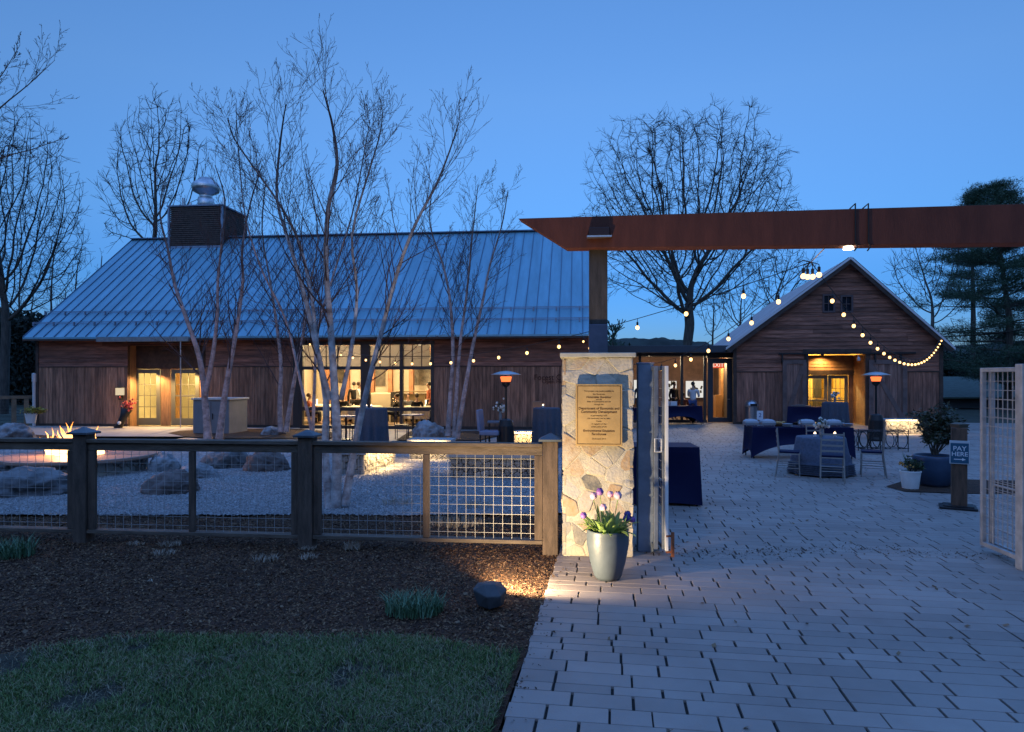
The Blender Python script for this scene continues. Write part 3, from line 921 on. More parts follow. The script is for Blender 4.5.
# big window bay
mb = MB(); y0 = 0.0
post_px = [(300, 303), (361, 370), (400, 403), (431, 434)]
ztr = B.z(368, 366); zmr = B.z(409, 366); 
P_ = [(B.u(a), B.u(b_)) for a, b_ in post_px]
for i, (a, b_) in enumerate(P_): mb.bb(a, b_, -.06, .12, 0, ZW)
mb.bb(P_[0][0]-.25, P_[0][0]-.003, -.07, .1, 0, ZW) 
mb.bb(uW0, uW1+.1, -.055, .125, ZW+.002, ZW+.14)
mb.bb(uW0, uW1, -.05, .1, ztr-.06, ztr+.06); mb.bb(uW0, uW1, -.05, .1, zmr-.07, zmr+.07); mb.bb(uW0, uW1, -.05, .1, 0, .12)
wf = mb.build('window_frame', m_darkframe, barn)
mb = MB(); mb.bb(uW0, uW1, .03, .036, .1, ZW); mb.build('glass', m_glass, wf)
mb = MB(); mb.bb(uW0+.1, uW1-.1, .06, .066, ztr+.05, ZW-.01)
m_fr = bpy.data.materials.new('frosted_pane'); m_fr.use_nodes = True
_n, _l = m_fr.node_tree.nodes, m_fr.node_tree.links; _n.remove(_n['Principled BSDF'])
_t = _n.new('ShaderNodeBsdfTransparent'); _d = _n.new('ShaderNodeBsdfTranslucent'); _d.inputs[0].default_value = (.33, .32, .34, 1); _m = _n.new('ShaderNodeMixShader'); _m.inputs[0].default_value = .93
_l.new(_t.outputs[0], _m.inputs[1]); _l.new(_d.outputs[0], _m.inputs[2]); _l.new(_m.outputs[0], _n['Material Output'].inputs[0])
mb.build('frosted_pane', m_fr, wf)
mb = MB()
for i in range(3):
    a, b_ = P_[i][1], P_[i+1][0]
    n = 5 if i == 0 else 3
    for k in range(1, n+1):
        u = a+(b_-a)*k/(n+1) if False else a+(b_-a)*k/n
        if k < n: mb.bb(u-.018, u+.018, .0, .025, ztr+.05, ZW)
    mb.bb(a, b_, .002, .022, (ztr+ZW)/2-.015, (ztr+ZW)/2+.015)
    if i == 0:
        u = (a+b_)/2; mb.bb(u-.035, u+.035, -.01, .028, .1, ztr)
mb.build('glazing_bar', m_darkframe, wf)
# the room behind it
rm = MB(); a, b_ = uW0-2.5, uW1+2.0; y1 = 8.0
rm.bb(a, b_, y1, y1+.1, 0, 3.6); rm.bb(a-.1, a, .2, y1, 0, 3.6); rm.bb(b_, b_+.1, .2, y1, 0, 3.6)
rm.build('room_wall', m_room2, barn)
rm = MB(); rm.bb(a, b_, .15, y1, 3.6, 3.7); rm.build('room_ceiling', mat('ceiling_boards', (0.55, 0.47, 0.38), rough=.9), barn)
rm = MB(); rm.bb(a, b_, .13, y1, -0.01, 0.005); rm.build('room_floor', mat('room_floor', (0.2, 0.13, 0.08), rough=.4), barn)
rm = MB()
for px in (328, 348, 373, 391, 412):
    u = B.u(px, 6.5); rm.bb(u-.10, u+.10, 6.3, 6.56, 0.005, 3.6)
rm.bb(a+.1, b_-.1, 6.28, 6.58, 3.1, 3.35)
rm.build('timber_column', mat('honey_timber', (0.24, 0.10, 0.045), rough=.6, var=.3, vscale=3), barn)
rm = MB()
for px, py, w_, h_ in ((377, 378, .8, 1.2), (341, 375, .6, .9), (420, 380, 1.0, 1.1)):
    rm = MB(); u = B.u(px, 7.9); rm.bb(u-w_/2, u+w_/2, y1-.06, y1-.01, 1.9-h_/2+.2, 1.9+h_/2+.2)
    rm.build('wall_picture', mat('picture_grey', (0.12, 0.10, 0.08), rough=.6, var=.6, vscale=3), barn)
for i, (px, v, e) in enumerate(((318, 3.5, 600), (352, 4.5, 660), (385, 3.0, 660), (420, 4.2, 600))):
    lamp('room_light', (B.u(px, v), v, 3.3), e, (1, .68, .36), size=.2, parent=barn)
    mb = MB(); mb.lathe([(.02, .16), (.05, .15), (.09, .06), (.10, 0)], 14, (B.u(px, v), v, 3.3), cap=False); mb.tube([(B.u(px, v), v, 3.3), (B.u(px, v), v, 3.6)], .01, 5)
    mb.build('pendant_lamp', emit_mat('pendant_glow', (1, .75, .45), 4), barn)
# faded lettering on the boards
tm = mat('faded_red_letters', (0.05, 0.016, 0.012), rough=.9)
u_ = B.u(548)
text('lettering', 'Forest Cafe', 0.28, (u_+.15, -.05, B.z(377.5, 548)), (PI/2, 0, 0), tm, barn)
text('lettering', 'Open House', 0.2, (u_+.3, -.05, B.z(381.5, 548)), (PI/2, 0, 0), tm, barn)

# ================================================================ glazed link
O_L = gp(596, 422.3)
A_L = R(3.0)
L = Frame(O_L, A_L)
lk = empty('glazed_link', O_L, -A_L, 'low flat roofed glazed hall joining the long barn and the gabled barn', 'building')
uE = L.u(738)
ZF0, ZF1 = L.z(352.5, 660, -.8), L.z(345.5, 660, -.8)
mb = MB(); mb.bb(-.4, uE+.15, -.8, 7, ZF0, ZF1); mb.build('roof', mat('dark_fascia', (0.035, 0.045, 0.06), rough=.5), lk, bevel=.01)
d0, d1 = L.u(707), L.u(733.5)
ZT = ZF0
mb = MB()
for px in (598, 640, 682, 705): u = L.u(px); mb.bb(u-.05, u+.05, 0, .12, 0, ZT)
mb.bb(0, d0, 0.005, .115, ZT-.12, ZT-.002); mb.bb(0, d0, .005, .115, 0, .12)
mb.bb(d0, d1, 0.003, .117, L.z(358, 720), ZT-.002)
wf = mb.build('window_frame', m_darkframe, lk)
mb = MB(); mb.bb(0, d0, .05, .056, .1, ZT-.1); mb.build('glass', glass_mat('link_glass', (.85, .9, .95), .16), wf)
dr = glazed_door(lk, d0+.04, d1-.04, 0.02, L.z(358, 720)-.01, .03, 1, 1, mat('blue_black_frame', (0.03, 0.04, 0.055), rough=.45), .22, name='door', bottom=.2)
mb = MB(); mb.bb(L.u(741)-.3, L.u(739.5), -.02, .1, 0, ZT); mb.build('corner_board', mat('golden_wood2', (0.2, 0.09, 0.04), rough=.7), lk)
rm = MB(); dd = 5.5
rm.bb(-.3, uE+.3, dd, dd+.1, 0, ZT); rm.bb(-.4, -.3, .2, dd, 0, ZT); rm.bb(uE+.3, uE+.4, .2, dd, 0, ZT)
rm.build('room_wall', mat('red_brown_wall', (0.09, 0.05, 0.04), rough=.8, var=.3, vscale=2), lk)
rm = MB(); rm.bb(-.3, uE+.3, .13, dd, -.01, .006); rm.build('room_floor', MATS['room_floor'], lk)
m_panel_glow = emit_mat('panel_added_glow', (1.0, .86, .72), 1.1)  # white poster panels on the wall, their brightness added as emission
m_blot = mat('ink_blot', (0.02, 0.02, 0.02), rough=.8)
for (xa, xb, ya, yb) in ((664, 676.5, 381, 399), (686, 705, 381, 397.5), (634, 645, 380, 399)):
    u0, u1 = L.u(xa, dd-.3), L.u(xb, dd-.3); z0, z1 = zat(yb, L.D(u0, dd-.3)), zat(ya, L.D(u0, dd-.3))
    mb = MB(); mb.bb(u0, u1, dd-.3, dd-.25, z0, z1); s_ = mb.build('glowing_panel', m_panel_glow, lk)
    mb = MB(); rr_ = random.Random(int(xa))
    for k in range(9):
        x, z = rr_.uniform(u0+.2, u1-.2), rr_.uniform(z0+.15, z1-.15); a_ = rr_.uniform(0, 3)
        mb.bar((x, dd-.31, z), (x+.3*math.cos(a_)*rr_.random(), dd-.31, z+.2*math.sin(a_)), rr_.uniform(.03, .1), .012, up=(0, 1, 0))
    mb.build('ink_mark', m_blot, s_)
# exit sign above the door
p0 = L.u(712, .5); p1 = L.u(724, .5); z0 = zat(368, L.D(p0, .5)); z1 = zat(362.5, L.D(p0, .5))
mb = MB(); mb.bb(p0, p1, .5, .56, z0, z1); ex = mb.build('exit_sign', emit_mat('exit_red', (1.0, 0.10, 0.04), 0.9), lk)
text('lettering', 'EXIT', (z1-z0)*1.0, ((p0+p1)/2, .495, (z0+z1)/2), (PI/2, 0, 0), emit_mat('exit_letters', (1, .75, .6), 1.5), ex)
for px, v, e in ((650, 3, 150), (690, 2.5, 150), (720, 2.5, 240)):
    lamp('room_light', (L.u(px, v), v, ZT-.25), e, (1, .66, .36), size=.12, parent=lk)
mb = MB()
mb.bb(L.u(716, 3), L.u(722, 3), 3, 3.5, 0, 1.1); mb.bb(L.u(722, 3), L.u(728, 3), 3.2, 3.6, 0, 3.0)
mb.build('counter', MATS['orange_wood'], lk)

# ================================================================ gabled barn
O_G = gp(735, 424); A_G = R(10.7)
G = Frame(O_G, A_G)
gb = empty('gabled_barn', O_G, -A_G, 'dark board barn with gable end and open sliding doors facing the patio', 'barn')
WG = G.u(940.5)
UR = G.u(848)
ZGE = 3.35; ZGR = G.z(258, 848, -.3) - .05
ZG_B = G.z(372, 760)
hr = (G.u(808), G.u(865.5), 0.0, G.z(354, 836))
wn_px = [(824, 833, 296, 311), (842, 851, 297, 311)]
gh = [hr] + [(G.u(a), G.u(b_), G.z(d_, a), G.z(c_, a)) for a, b_, c_, d_ in wn_px]
def rl(z): return 0.0 if z < ZGE else UR*(z-ZGE)/(ZGR-ZGE)
def rr2(z): return WG if z < ZGE else WG - (WG-UR)*(z-ZGE)/(ZGR-ZGE)
for _i, (_a, _b) in enumerate(((.06, hr[0]), (hr[1], WG-.06))):
    mb = MB(); boards_v(mb, _a, _b, .1, ZG_B, [], wd=.17, seed=11+_i); mb.build('vertical_boards', mat('grey_brown_boards', (0.26, 0.12, 0.08), rough=0.8, var=0.45, vscale=2.2, bump=0.5, bscale=20, island=0.35, stretch=(6, 6, 0.6)), gb)
mb = MB(); siding_h(mb, rl, rr2, ZG_B+.03, ZGR-.05, gh, ht=.17, seed=12); mb.build('horizontal_siding', m_woodh, gb)
mb = MB()
for a, b_ in sub_iv(0, WG, [(hr[0], hr[1])]): mb.bb(a, b_, -.045, 0, ZG_B-.012, ZG_B+.028); mb.bb(a, b_, -.04, 0, 0, .1)
mb.bb(-.08, .058, -.05, .08, 0, ZGE); mb.bb(WG-.058, WG+.08, -.05, .08, 0, ZGE)
mb.bar((-.35, -.33, ZGE-.33), (UR, -.33, ZGR-.02), .05, .24, up=(0, 0, 1)); mb.bar((WG+.32, -.33, ZGE-.36), (UR, -.33, ZGR-.02), .05, .24, up=(0, 0, 1))
mb.bb(hr[0]-.16, hr[0], -.06, .1, 0, hr[3]); mb.bb(hr[1], hr[1]+.16, -.06, .1, 0, hr[3]); mb.bb(hr[0]-.2, hr[1]+.2, -.07, .1, hr[3]+.002, hr[3]+.2)
mb.build_each('trim_board', m_trim, gb)
mb = MB()
for a, b_ in sub_iv(.1, WG-.1, [(hr[0], hr[1])]): mb.bb(a, b_, .004, .1, 0, ZGE)
GL = 16.0
mb.bb(0.0, .1, .1, GL, 0, ZGE); mb.bb(WG-.1, WG, .1, GL, 0, ZGE)
mb.bb(hr[0], hr[1], .004, .1, hr[3], ZGE) 
poly = [(0.1, ZGE+.003), (WG-.1, ZGE+.003), (UR, ZGR-.08)]
mb.prism(poly, .14, .2); mb.prism([(0, 0), (WG, 0), (WG, ZGE), (UR, ZGR-.08), (0, ZGE)], GL, GL+.1)
mb.build('wall', MATS['barn_wall'], gb)
# roof (ridge runs back along v)
mb = MB(); th = .06
sa = (ZGR-ZGE)/UR; sb_ = (ZGR-ZGE)/(WG-UR)
zR = ZGR + .06
for (ua, za) in ((-.4, zR - sa*(UR+.4)), (WG+.38, zR - sb_*(WG+.38-UR))):
    mb.add([(ua, -.38, za), (ua, GL+.3, za), (UR, GL+.3, zR), (UR, -.38, zR), (ua, -.38, za-th), (ua, GL+.3, za-th), (UR, GL+.3, zR-th), (UR, -.38, zR-th)],
           [(0,1,2,3),(4,7,6,5),(0,4,5,1),(1,5,6,2),(2,6,7,3),(3,7,4,0)])
rf = mb.build('roof', m_roof2, gb)
mb = MB(); v = -.36
while v < GL+.3:
    for (ua, za) in ((-.4, zR - sa*(UR+.4)), (WG+.38, zR - sb_*(WG+.38-UR))): mb.bar((ua, v, za+.015), (UR, v, zR+.015), .022, .04)
    v += .45
mb.build('seam', m_roof2, rf)
# little windows with an open shutter
for i, (a, b_, c_, d_) in enumerate(wn_px):
    h = gh[i+1]; mb = MB()
    mb.bb(h[0]-.07, h[0], -.06, .05, h[2]-.07, h[3]+.07); mb.bb(h[1], h[1]+.07, -.06, .05, h[2]-.07, h[3]+.07)
    mb.bb(h[0], h[1], -.06, .05, h[3], h[3]+.07); mb.bb(h[0], h[1], -.06, .05, h[2]-.07, h[2])
    mb.bb((h[0]+h[1])/2-.015, (h[0]+h[1])/2+.015, -.01, .03, h[2], h[3]); mb.bb(h[0], h[1], -.012, .028, (h[2]+h[3])/2-.015, (h[2]+h[3])/2+.015)
    f_ = mb.build('window', mat('shutter_wood', (0.09, 0.06, 0.06), rough=.7), gb)
    mb = MB(); mb.bb(h[0], h[1], .04, .046, h[2], h[3]); mb.build('pane', mat('dark_pane', (.01, .015, .025), rough=.08), f_)
# recess
yb = 1.55
mb = MB()
siding_h(mb, 0.0, yb, .02, hr[3], [], ht=.12, y=0.0, seed=20)
mb.xf(Matrix.Translation((hr[1], yb, 0)) @ Matrix.Rotation(-PI/2, 4, 'Z'))
mb2 = MB(); siding_h(mb2, 0.0, yb, .02, hr[3], [], ht=.12, y=0.0, seed=21)
mb2.xf(Matrix.Translation((hr[0], 0, 0)) @ Matrix.Rotation(PI/2, 4, 'Z'))
m_recess = mat('honey_siding', (0.24, 0.125, 0.06), rough=.7, var=.3, vscale=3)
mb.build('recess_siding', m_recess, gb); mb2.build('recess_siding', m_recess, gb)
zdt = zat(375, G.D(G.u(830, yb), yb)); zdh = zat(371, G.D(G.u(830, yb), yb))
u0, u1 = G.u(808.5, yb), G.u(848, yb)
mb = MB()
siding_h(mb, hr[0], hr[1], zdh+.02, hr[3], [], ht=.14, y=yb, seed=23)
mb.bb(u1+.02, hr[1], yb-.01, yb+.05, 0, zdh+.02)
mb.build('recess_back', m_recess, gb)
mb = MB(); mb.bb(hr[0], u1+.3, yb-.14, yb+.02, zdt, zdh+.03); mb.build('door_header', m_trim, gb)
mb = MB(); mb.bb(hr[0]-.1, hr[1]+.1, .02, yb, hr[3]+.205, hr[3]+.25); mb.build('recess_ceiling', m_trim, gb)
um0, um1 = G.u(827, yb), G.u(828.5, yb)
glazed_door(gb, hr[0]+.01, (um0+um1)/2-.01, .02, zdt-.01, yb-.01, 3, 4, m_doorframe, .14, rail=.95, handle_side=1, name='door', bottom=.2)
glazed_door(gb, (um0+um1)/2+.01, u1, .02, zdt-.01, yb-.01, 3, 4, m_doorframe, .14, rail=.95, handle_side=-1, name='door', bottom=.2)
# room behind
mb = MB(); mb.bb(hr[0]-.8, hr[1]+.6, yb+3, yb+3.1, 0, 3); mb.bb(hr[0]-.9, hr[0]-.8, yb+.1, yb+3.1, 0, 3); mb.bb(hr[1]+.6, hr[1]+.7, yb+.1, yb+3.1, 0, 3); mb.bb(hr[0]-.8, hr[1]+.6, yb+.1, yb+3, 3, 3.1)
mb.bb(hr[0]-.8, hr[1]+.6, yb+.08, yb+3, -.01, .004)
mb.build('room_wall', mat('ochre_wall', (0.60, 0.42, 0.13), rough=.8, var=.1, vscale=2), gb)
mb = MB(); mb.bb(G.u(813, yb+2.5), G.u(821, yb+2.5), yb+2.4, yb+2.6, 1.0, 2.5); mb.bb(G.u(811, yb+2.5), G.u(823, yb+2.5), yb+2.2, yb+2.9, .5, .9)
mb.build('cabinet', m_darkframe, gb)
mb = MB(); mb.bb(G.u(830, yb+2.5), G.u(834, yb+2.5), yb+2.9, yb+2.98, 1.5, 2.7); mb.build('noticeboard', m_white, gb)
lamp('room_light', ((hr[0]+hr[1])/2-.5, yb+1.5, 2.7), 520, (1, .74, .30), size=.15, parent=gb)
lamp('recess_light', (G.u(830), yb-.35, hr[3]-.05), 170, (1, .60, .20), 'SPOT', .04, rot=(R(8), 0, 0), spot=R(150), blend=.7, parent=gb)
mb = MB(); mb.lathe([(.05, .12), (.08, 0)], 10, (G.u(830), yb-.35, hr[3]-.03)); mb.build('recess_lamp', m_black, gb)
mb = MB(); mb.lathe([(.03, .16), (.07, .1), (.07, 0)], 10, (G.u(857), -.2, hr[3]-.28)); mb.tube([(G.u(857), -.2, hr[3]-.12), (G.u(857), -.02, hr[3]+.05)], .015, 6); mb.build('wall_lamp', m_galv, gb)
# sliding doors parked at each side, with Z bracing
def sliding(u0, u1, z1, flip, label=None):
    mb = MB(); boards_v(mb, u0, u1, .08, z1, [], wd=.15, y=-.09, seed=int(u0*7))
    d = mb.build('sliding_door', mat('sliding_boards', (0.20, 0.115, 0.09), rough=0.8, var=0.45, vscale=2.2, bump=0.5, bscale=20, island=0.3, stretch=(6, 6, 0.6)), gb)
    mb = MB(); w_ = .16; y = -.125
    mb.bb(u0, u1, y-.02, y+.009, .08, .08+w_); mb.bb(u0, u1, y-.02, y+.009, z1-w_, z1)
    mb.bb(u0, u0+w_, y-.018, y+.009, .08+w_, z1-w_); mb.bb(u1-w_, u1, y-.018, y+.009, .08+w_, z1-w_)
    a, b_ = (u0+w_, u1-w_) if flip else (u1-w_, u0+w_)
    mb.bar((a, y-.004, .3), (b_, y-.004, z1-.3), .02, .16, up=(0, 0, 1)) if False else mb.bar((a, y-.004, .3), (b_, y-.004, z1-.3), w_, .022, up=(0, 1, 0))
    mb.build('brace', mat('brace_wood', (0.14, 0.095, 0.085), rough=.75, var=.3), d)
    mb = MB(); mb.bb((u0+u1)/2-.5, (u0+u1)/2-.44, -.16, -.07, z1-.1, z1+.22); mb.bb((u0+u1)/2+.44, (u0+u1)/2+.5, -.16, -.07, z1-.1, z1+.22); mb.build('hanger', m_black, d)
sliding(G.u(782), G.u(806), G.z(360, 790), True); sliding(G.u(868), G.u(906), G.z(360, 880), False)
mb = MB(); mb.bb(G.u(778), G.u(915), -.12, -.07, G.z(355, 800)+.02, G.z(355, 800)+.09); mb.build('door_track', m_black, gb)

# low building far right, wooden deck rail and pole far left
o = empty('green_shed', (0, 0, 0), 0, 'low building with pale greenish roof beyond the gabled barn', 'building')
p = at(960, 400, 44); mb = MB(); mb.bb(p.x-2, p.x+14, 44, 50, -.05, zat(396, 44)); mb.build('wall', mat('shed_wall', (0.06, 0.07, 0.08), rough=.8), o)
mb = MB(); za = zat(397, 44); zb_ = zat(385, 48)
mb.add([(p.x-3, 43.4, za), (p.x+15, 43.4, za), (p.x+15, 49, zb_+.6), (p.x+1.5, 49, zb_+.6), (p.x-3, 43.4, za-.1), (p.x+15, 43.4, za-.1), (p.x+15, 49, zb_+.5), (p.x+1.5, 49, zb_+.5)],
       [(0,1,2,3),(4,7,6,5),(0,4,5,1),(1,5,6,2),(2,6,7,3),(3,7,4,0)])
mb.build('roof', mat('green_roof', (0.07, 0.10, 0.08), rough=.7, var=.2), o)

# ================================================================ entrance: pillar, post, beam, gates, fence
A_F = R(6.4)
P0 = gp(562, 556); P1x = gp(635, 558)
PW = (P1x - P0).length * 0.985
AP = R(5)
pil = empty('stone_pillar', P0, -AP, 'square fieldstone entrance pillar with a bronze plaque beside the planter', 'pillar')
PH = zat(357.5, P0.y)
PD = PW
mb = MB(); mb.bb(.016, PW-.016, .016, PD-.016, -.02, PH); mb.build('mortar_core', m_mortar, pil)
mb = MB()
stones(mb, PW, PH, 40, lambda x, y, d: (x, .03-d, y), .024, .007, 11, rnd_in=.08, cut=.07)
stones(mb, PD, PH, 50, lambda x, y, d: (PW-.03+d, x, y), .024, .007, 12, rnd_in=.08, cut=.07)
stones(mb, PD, PH, 50, lambda x, y, d: (.03-d, PD-x, y), .024, .007, 13, rnd_in=.08, cut=.07)
stones(mb, PW, PH, 50, lambda x, y, d: (PW-x, PD-.03+d, y), .024, .007, 14, rnd_in=.08, cut=.07)
mb.build('field_stones', m_stone, pil)
mb = MB(); mb.bb(-.022, PW+.022, -.03, PD+.03, PH, PH+.05); mb.build('cap', mat('cap_stone', (0.48, 0.46, 0.38), rough=.75, var=.15, vscale=5, bump=.3), pil, bevel=.008)
# plaque
q0, q1 = xat(575.5, P0.y)-P0.x, xat(621.5, P0.y-.02)-P0.x
z0, z1 = zat(445, P0.y), zat(384, P0.y)
m_bronze = mat('bronze', (0.50, 0.33, 0.13), rough=.5, metal=.1, var=.15, vscale=5)
mb = MB(); mb.bb(q0, q1, -.075, -.035, z0, z1); pq = mb.build('plaque', m_bronze, pil, bevel=.003)
m_let = mat('dark_bronze_letters', (0.10, 0.05, 0.02), rough=.6, metal=.3)
mb = MB(); e = .018
for a, b_, c_, d_ in ((q0+e, q1-e, z0+e, z0+e+.005), (q0+e, q1-e, z1-e-.005, z1-e), (q0+e, q0+e+.005, z0+e, z1-e), (q1-e-.005, q1-e, z0+e, z1-e)):
    mb.bb(a, b_, -.078, -.074, c_, d_)
mb.build('plaque_border', m_let, pq)
lines = [(.115, 'This project was made possible by', .030, 0), (.165, 'the Governor', .030, 0), (.212, 'Honorable Governor', .040, .0009), (.25, 'and the', .026, 0), (.285, 'State of Connecticut and the', .028, 0), (.33, 'through the', .026, 0),
         (.395, 'Department of Economic and', .047, .0011), (.45, 'Community Development', .047, .0011), (.51, 'in partnership with', .030, 0), (.555, 'the community and its many', .028, 0), (.60, 'friends', .026, 0), (.645, 'in support of the', .030, 0), (.69, 'construction of the', .028, 0),
         (.755, 'Environmental Education', .043, .0011), (.81, 'Farmhouse', .045, .0011), (.885, 'Dedicated 2014', .030, 0)]
for f_, t_, s_, bo in lines:
    text('lettering', t_, s_*.72*(z1-z0)/.62, ((q0+q1)/2, -.0765, z1-(z1-z0)*f_), (PI/2, 0, 0), m_let, pq, bold=bo*.6)

# timber post over the pillar
DPo = P0.y + .22
px0, px1 = 590, 608
pz0, pz1 = PH+.051, zat(241, DPo)
gpo = empty('gateway_post', (xat(599, DPo), DPo+.08, pz0), -AP, 'grey timber post standing on the stone pillar and carrying the steel beam', 'post')
W_ = (px1-px0)*DPo/F
mb = MB(); mb.bb(-W_/2, W_/2, -W_/2, W_/2, zat(324, DPo)-pz0, pz1-pz0); mb.build('timber', mat('post_timber', (0.062, 0.055, 0.05), rough=.8, var=.35, vscale=3, bump=.4, stretch=(5, 5, .8)), gpo, bevel=.006)
mb = MB(); mb.bb(-W_/2-.002, W_/2+.002, -W_/2-.002, W_/2+.002, 0.001, zat(324, DPo)-pz0-.001); mb.build('steel_shoe', mat('shoe_steel', (0.13, 0.14, 0.19), rough=.4, metal=.6, var=.2), gpo, bevel=.004)
mb = MB(); mb.bb(-W_/2-.03, W_/2+.035, -.30, W_/2+.02, pz1-pz0+.001, pz1-pz0+.018); pl_ = mb.build('bearing_plate', m_galv, gpo)
mb = MB()
zt = pz1-pz0+.02
mb.add([(-W_/2-.01, -.30, zt), (W_/2+.01, -.30, zt), (W_/2+.03, -.14, zt), (-W_/2+.02, -.14, zt), (-W_/2-.01, -.30, zt+.085), (W_/2+.01, -.30, zt+.085), (W_/2+.03, -.14, zt+.10), (-W_/2+.02, -.14, zt+.10)],
       [(0,3,2,1),(4,5,6,7),(0,1,5,4),(1,2,6,5),(2,3,7,6),(3,0,4,7)])
mb.build('bracket', mat('purple_brown_steel', (0.022, 0.010, 0.012), rough=.6), gpo, bevel=.004)
# steel beam: pixel corners on a slanted vertical plane
DL, DR = DPo-.08+.08, (DPo)*31.5/36.5
def bp(px, py):
    # plane through (x at 540, DL) and (x at 1024, DR)
    xa, xb = xat(540, DL), xat(1024, DR)
    t = (px-512)/F
    k = (DR-DL)/(xb-xa)
    D = (DL - k*xa)/(1 - k*t)
    return at(px, py, D)
pts = [bp(518, 218.5), bp(1120, 201), bp(1120, 242), bp(565, 248)]
nrm = ((pts[1]-pts[0]).cross(Vector((0, 0, 1)))).normalized()
if nrm.y < 0: nrm = -nrm
TH = .20
org = pts[3].copy()
mb = MB(); rel = [p - org for p in pts]
back = [p + nrm*TH for p in rel]
mb.add(rel + back, [(0,1,2,3),(7,6,5,4),(0,4,5,1),(1,5,6,2),(2,6,7,3),(3,7,4,0)])
bm_ = mb.build('steel_beam', m_rustbeam, bevel=.004); bm_.location = org
tag(bm_, 'long rust brown steel beam with slanted end spanning the gateway overhead', 'beam')
# dark straps round the beam
for px in (855, 868):
    a, b_ = bp(px, 205)-org, bp(px, 242)-org
    mb = MB(); off = -nrm*.012
    mb.tube([a+nrm*TH+Vector((0,0,.01)), a+off+Vector((0,0,.012)), b_+off, b_+off+Vector((.02, 0, -.05)), b_+off+Vector((-.01, 0, -.09))], .007, 6)
    mb.build('tie_cord', m_cable, bm_)
tip = bp(851, 243)-org
mb = MB(); mb.lathe([(.02, .04), (.045, .03), (.05, 0)], 12, tip+nrm*.1+Vector((0, 0, -.045)))
mb.build('lamp_disc', emit_mat('disc_glow', (1, .85, .6), 12), bm_)

# gates
m_gate = mat('gate_metal', (0.42, 0.43, 0.44), rough=.45, metal=.35, var=.25, vscale=5)
m_gate_b = mat('gate_metal_blue', (0.16, 0.19, 0.24), rough=.5, metal=.3, var=.25, vscale=5)
def gate_leaf(name, base, ang, W, H, label, frame_m, group, sgn=1):
    g = empty(name, base, ang, label, 'gate', group)
    zb = .07; t = .045
    for k, y in enumerate((0.0, .09*sgn)):
        mb = MB()
        mb.bb(0, t, y-t/2, y+t/2, zb, H); mb.bb(W-t, W, y-t/2, y+t/2, zb, H)
        mb.bb(t, W-t, y-t/2+.001, y+t/2-.001, H-t, H); mb.bb(t, W-t, y-t/2+.001, y+t/2-.001, zb, zb+t)
        f_ = mb.build('gate_frame', frame_m, g, bevel=.004)
        mb = MB(); n = int(W/.085); m_ = int((H-zb)/.098)
        for i in range(1, n): x = t+(W-2*t)*i/n; mb.bar((x, y, zb+t), (x, y, H-t), .0045)
        for i in range(1, m_): z = zb+t+(H-zb-2*t)*i/m_; mb.bar((t, y+.005, z), (W-t, y+.005, z), .0045)
        mb.build('wire_mesh', m_wire, f_)
    mb = MB(); mb.tube([(.18, -.05, .75), (.52*1.0, -.05, .75), (.56, -.05, .71), (.56, -.05, .1)], .011, 8)
    mb.tube([(.16, -.05, .82), (.16, -.05, .2)], .011, 8) if False else None
    mb.build('drop_rod', m_gate, g)
    return g
# right leaf: near corner -> far corner
ga, gb_ = gp(1021, 568), gp(982, 551)
v_ = gb_-ga; W_ = v_.length
g1 = gate_leaf('wire_gate', ga, math.atan2(v_.y, v_.x), W_, zat(367, ga.y), 'white wire mesh gate leaf standing open at the right edge', m_gate, 'folding wire gates of the entrance', -1)
mb = MB(); mb.bb(-.12, -.005, -.05, .06, 0, zat(366, ga.y)+.02); mb.build('gate_post', m_gate, g1, bevel=.005)
# left leaf
ga2 = gp(664.5, 556); gb2 = Vector((xat(646, ga2.y+1.0), ga2.y+1.0, 0)); v_ = gb2-ga2
g2 = gate_leaf('wire_gate', ga2, math.atan2(v_.y, v_.x), v_.length, zat(366, ga2.y), 'blue grey wire gate leaf folded edge on beside the stone pillar', m_gate_b, 'folding wire gates of the entrance')
mb = MB(); mb.bb(-.035, -.001, -.035, .0, .06, zat(366, ga2.y)); mb.build('end_bar', m_white, g2, bevel=.004)
mb = MB(); mb.box((-.03, -.08, .13), (.03, .03, .26)); mb.box((-.03, -.045, .22), (.02, .07, .02)); mb.box((-.03, -.045, .05), (.02, .07, .02)); mb.build('rusty_bolt', m_rust, g2)
mb = MB(); z_ = zat(445, ga2.y)
mb.tube([(-.03, .04, z_-.07), (-.03, .11, z_-.07), (-.03, .11, z_+.07), (-.03, .04, z_+.07), (-.03, .04, z_-.07)], .007, 6); mb.build('latch', m_white, g2)
sp = gp(646.5, 553); 
mb = MB(); hw = 15.5*sp.y/F/2
mb.bb(-hw, hw, -hw, hw, 0, zat(363.5, sp.y-hw)); mb.bb(-hw-.01, hw+.01, -hw-.01, hw+.01, zat(363.5, sp.y-hw), zat(363.5, sp.y-hw)+.012)
o = mb.build('gate_post', m_steelblue, bevel=.006); o.location = (sp.x*(sp.y+.04)/sp.y, sp.y+hw+.04, 0); o.rotation_euler.z = -AP
tag(o, 'square blue grey steel gate post right beside the stone pillar', 'post')

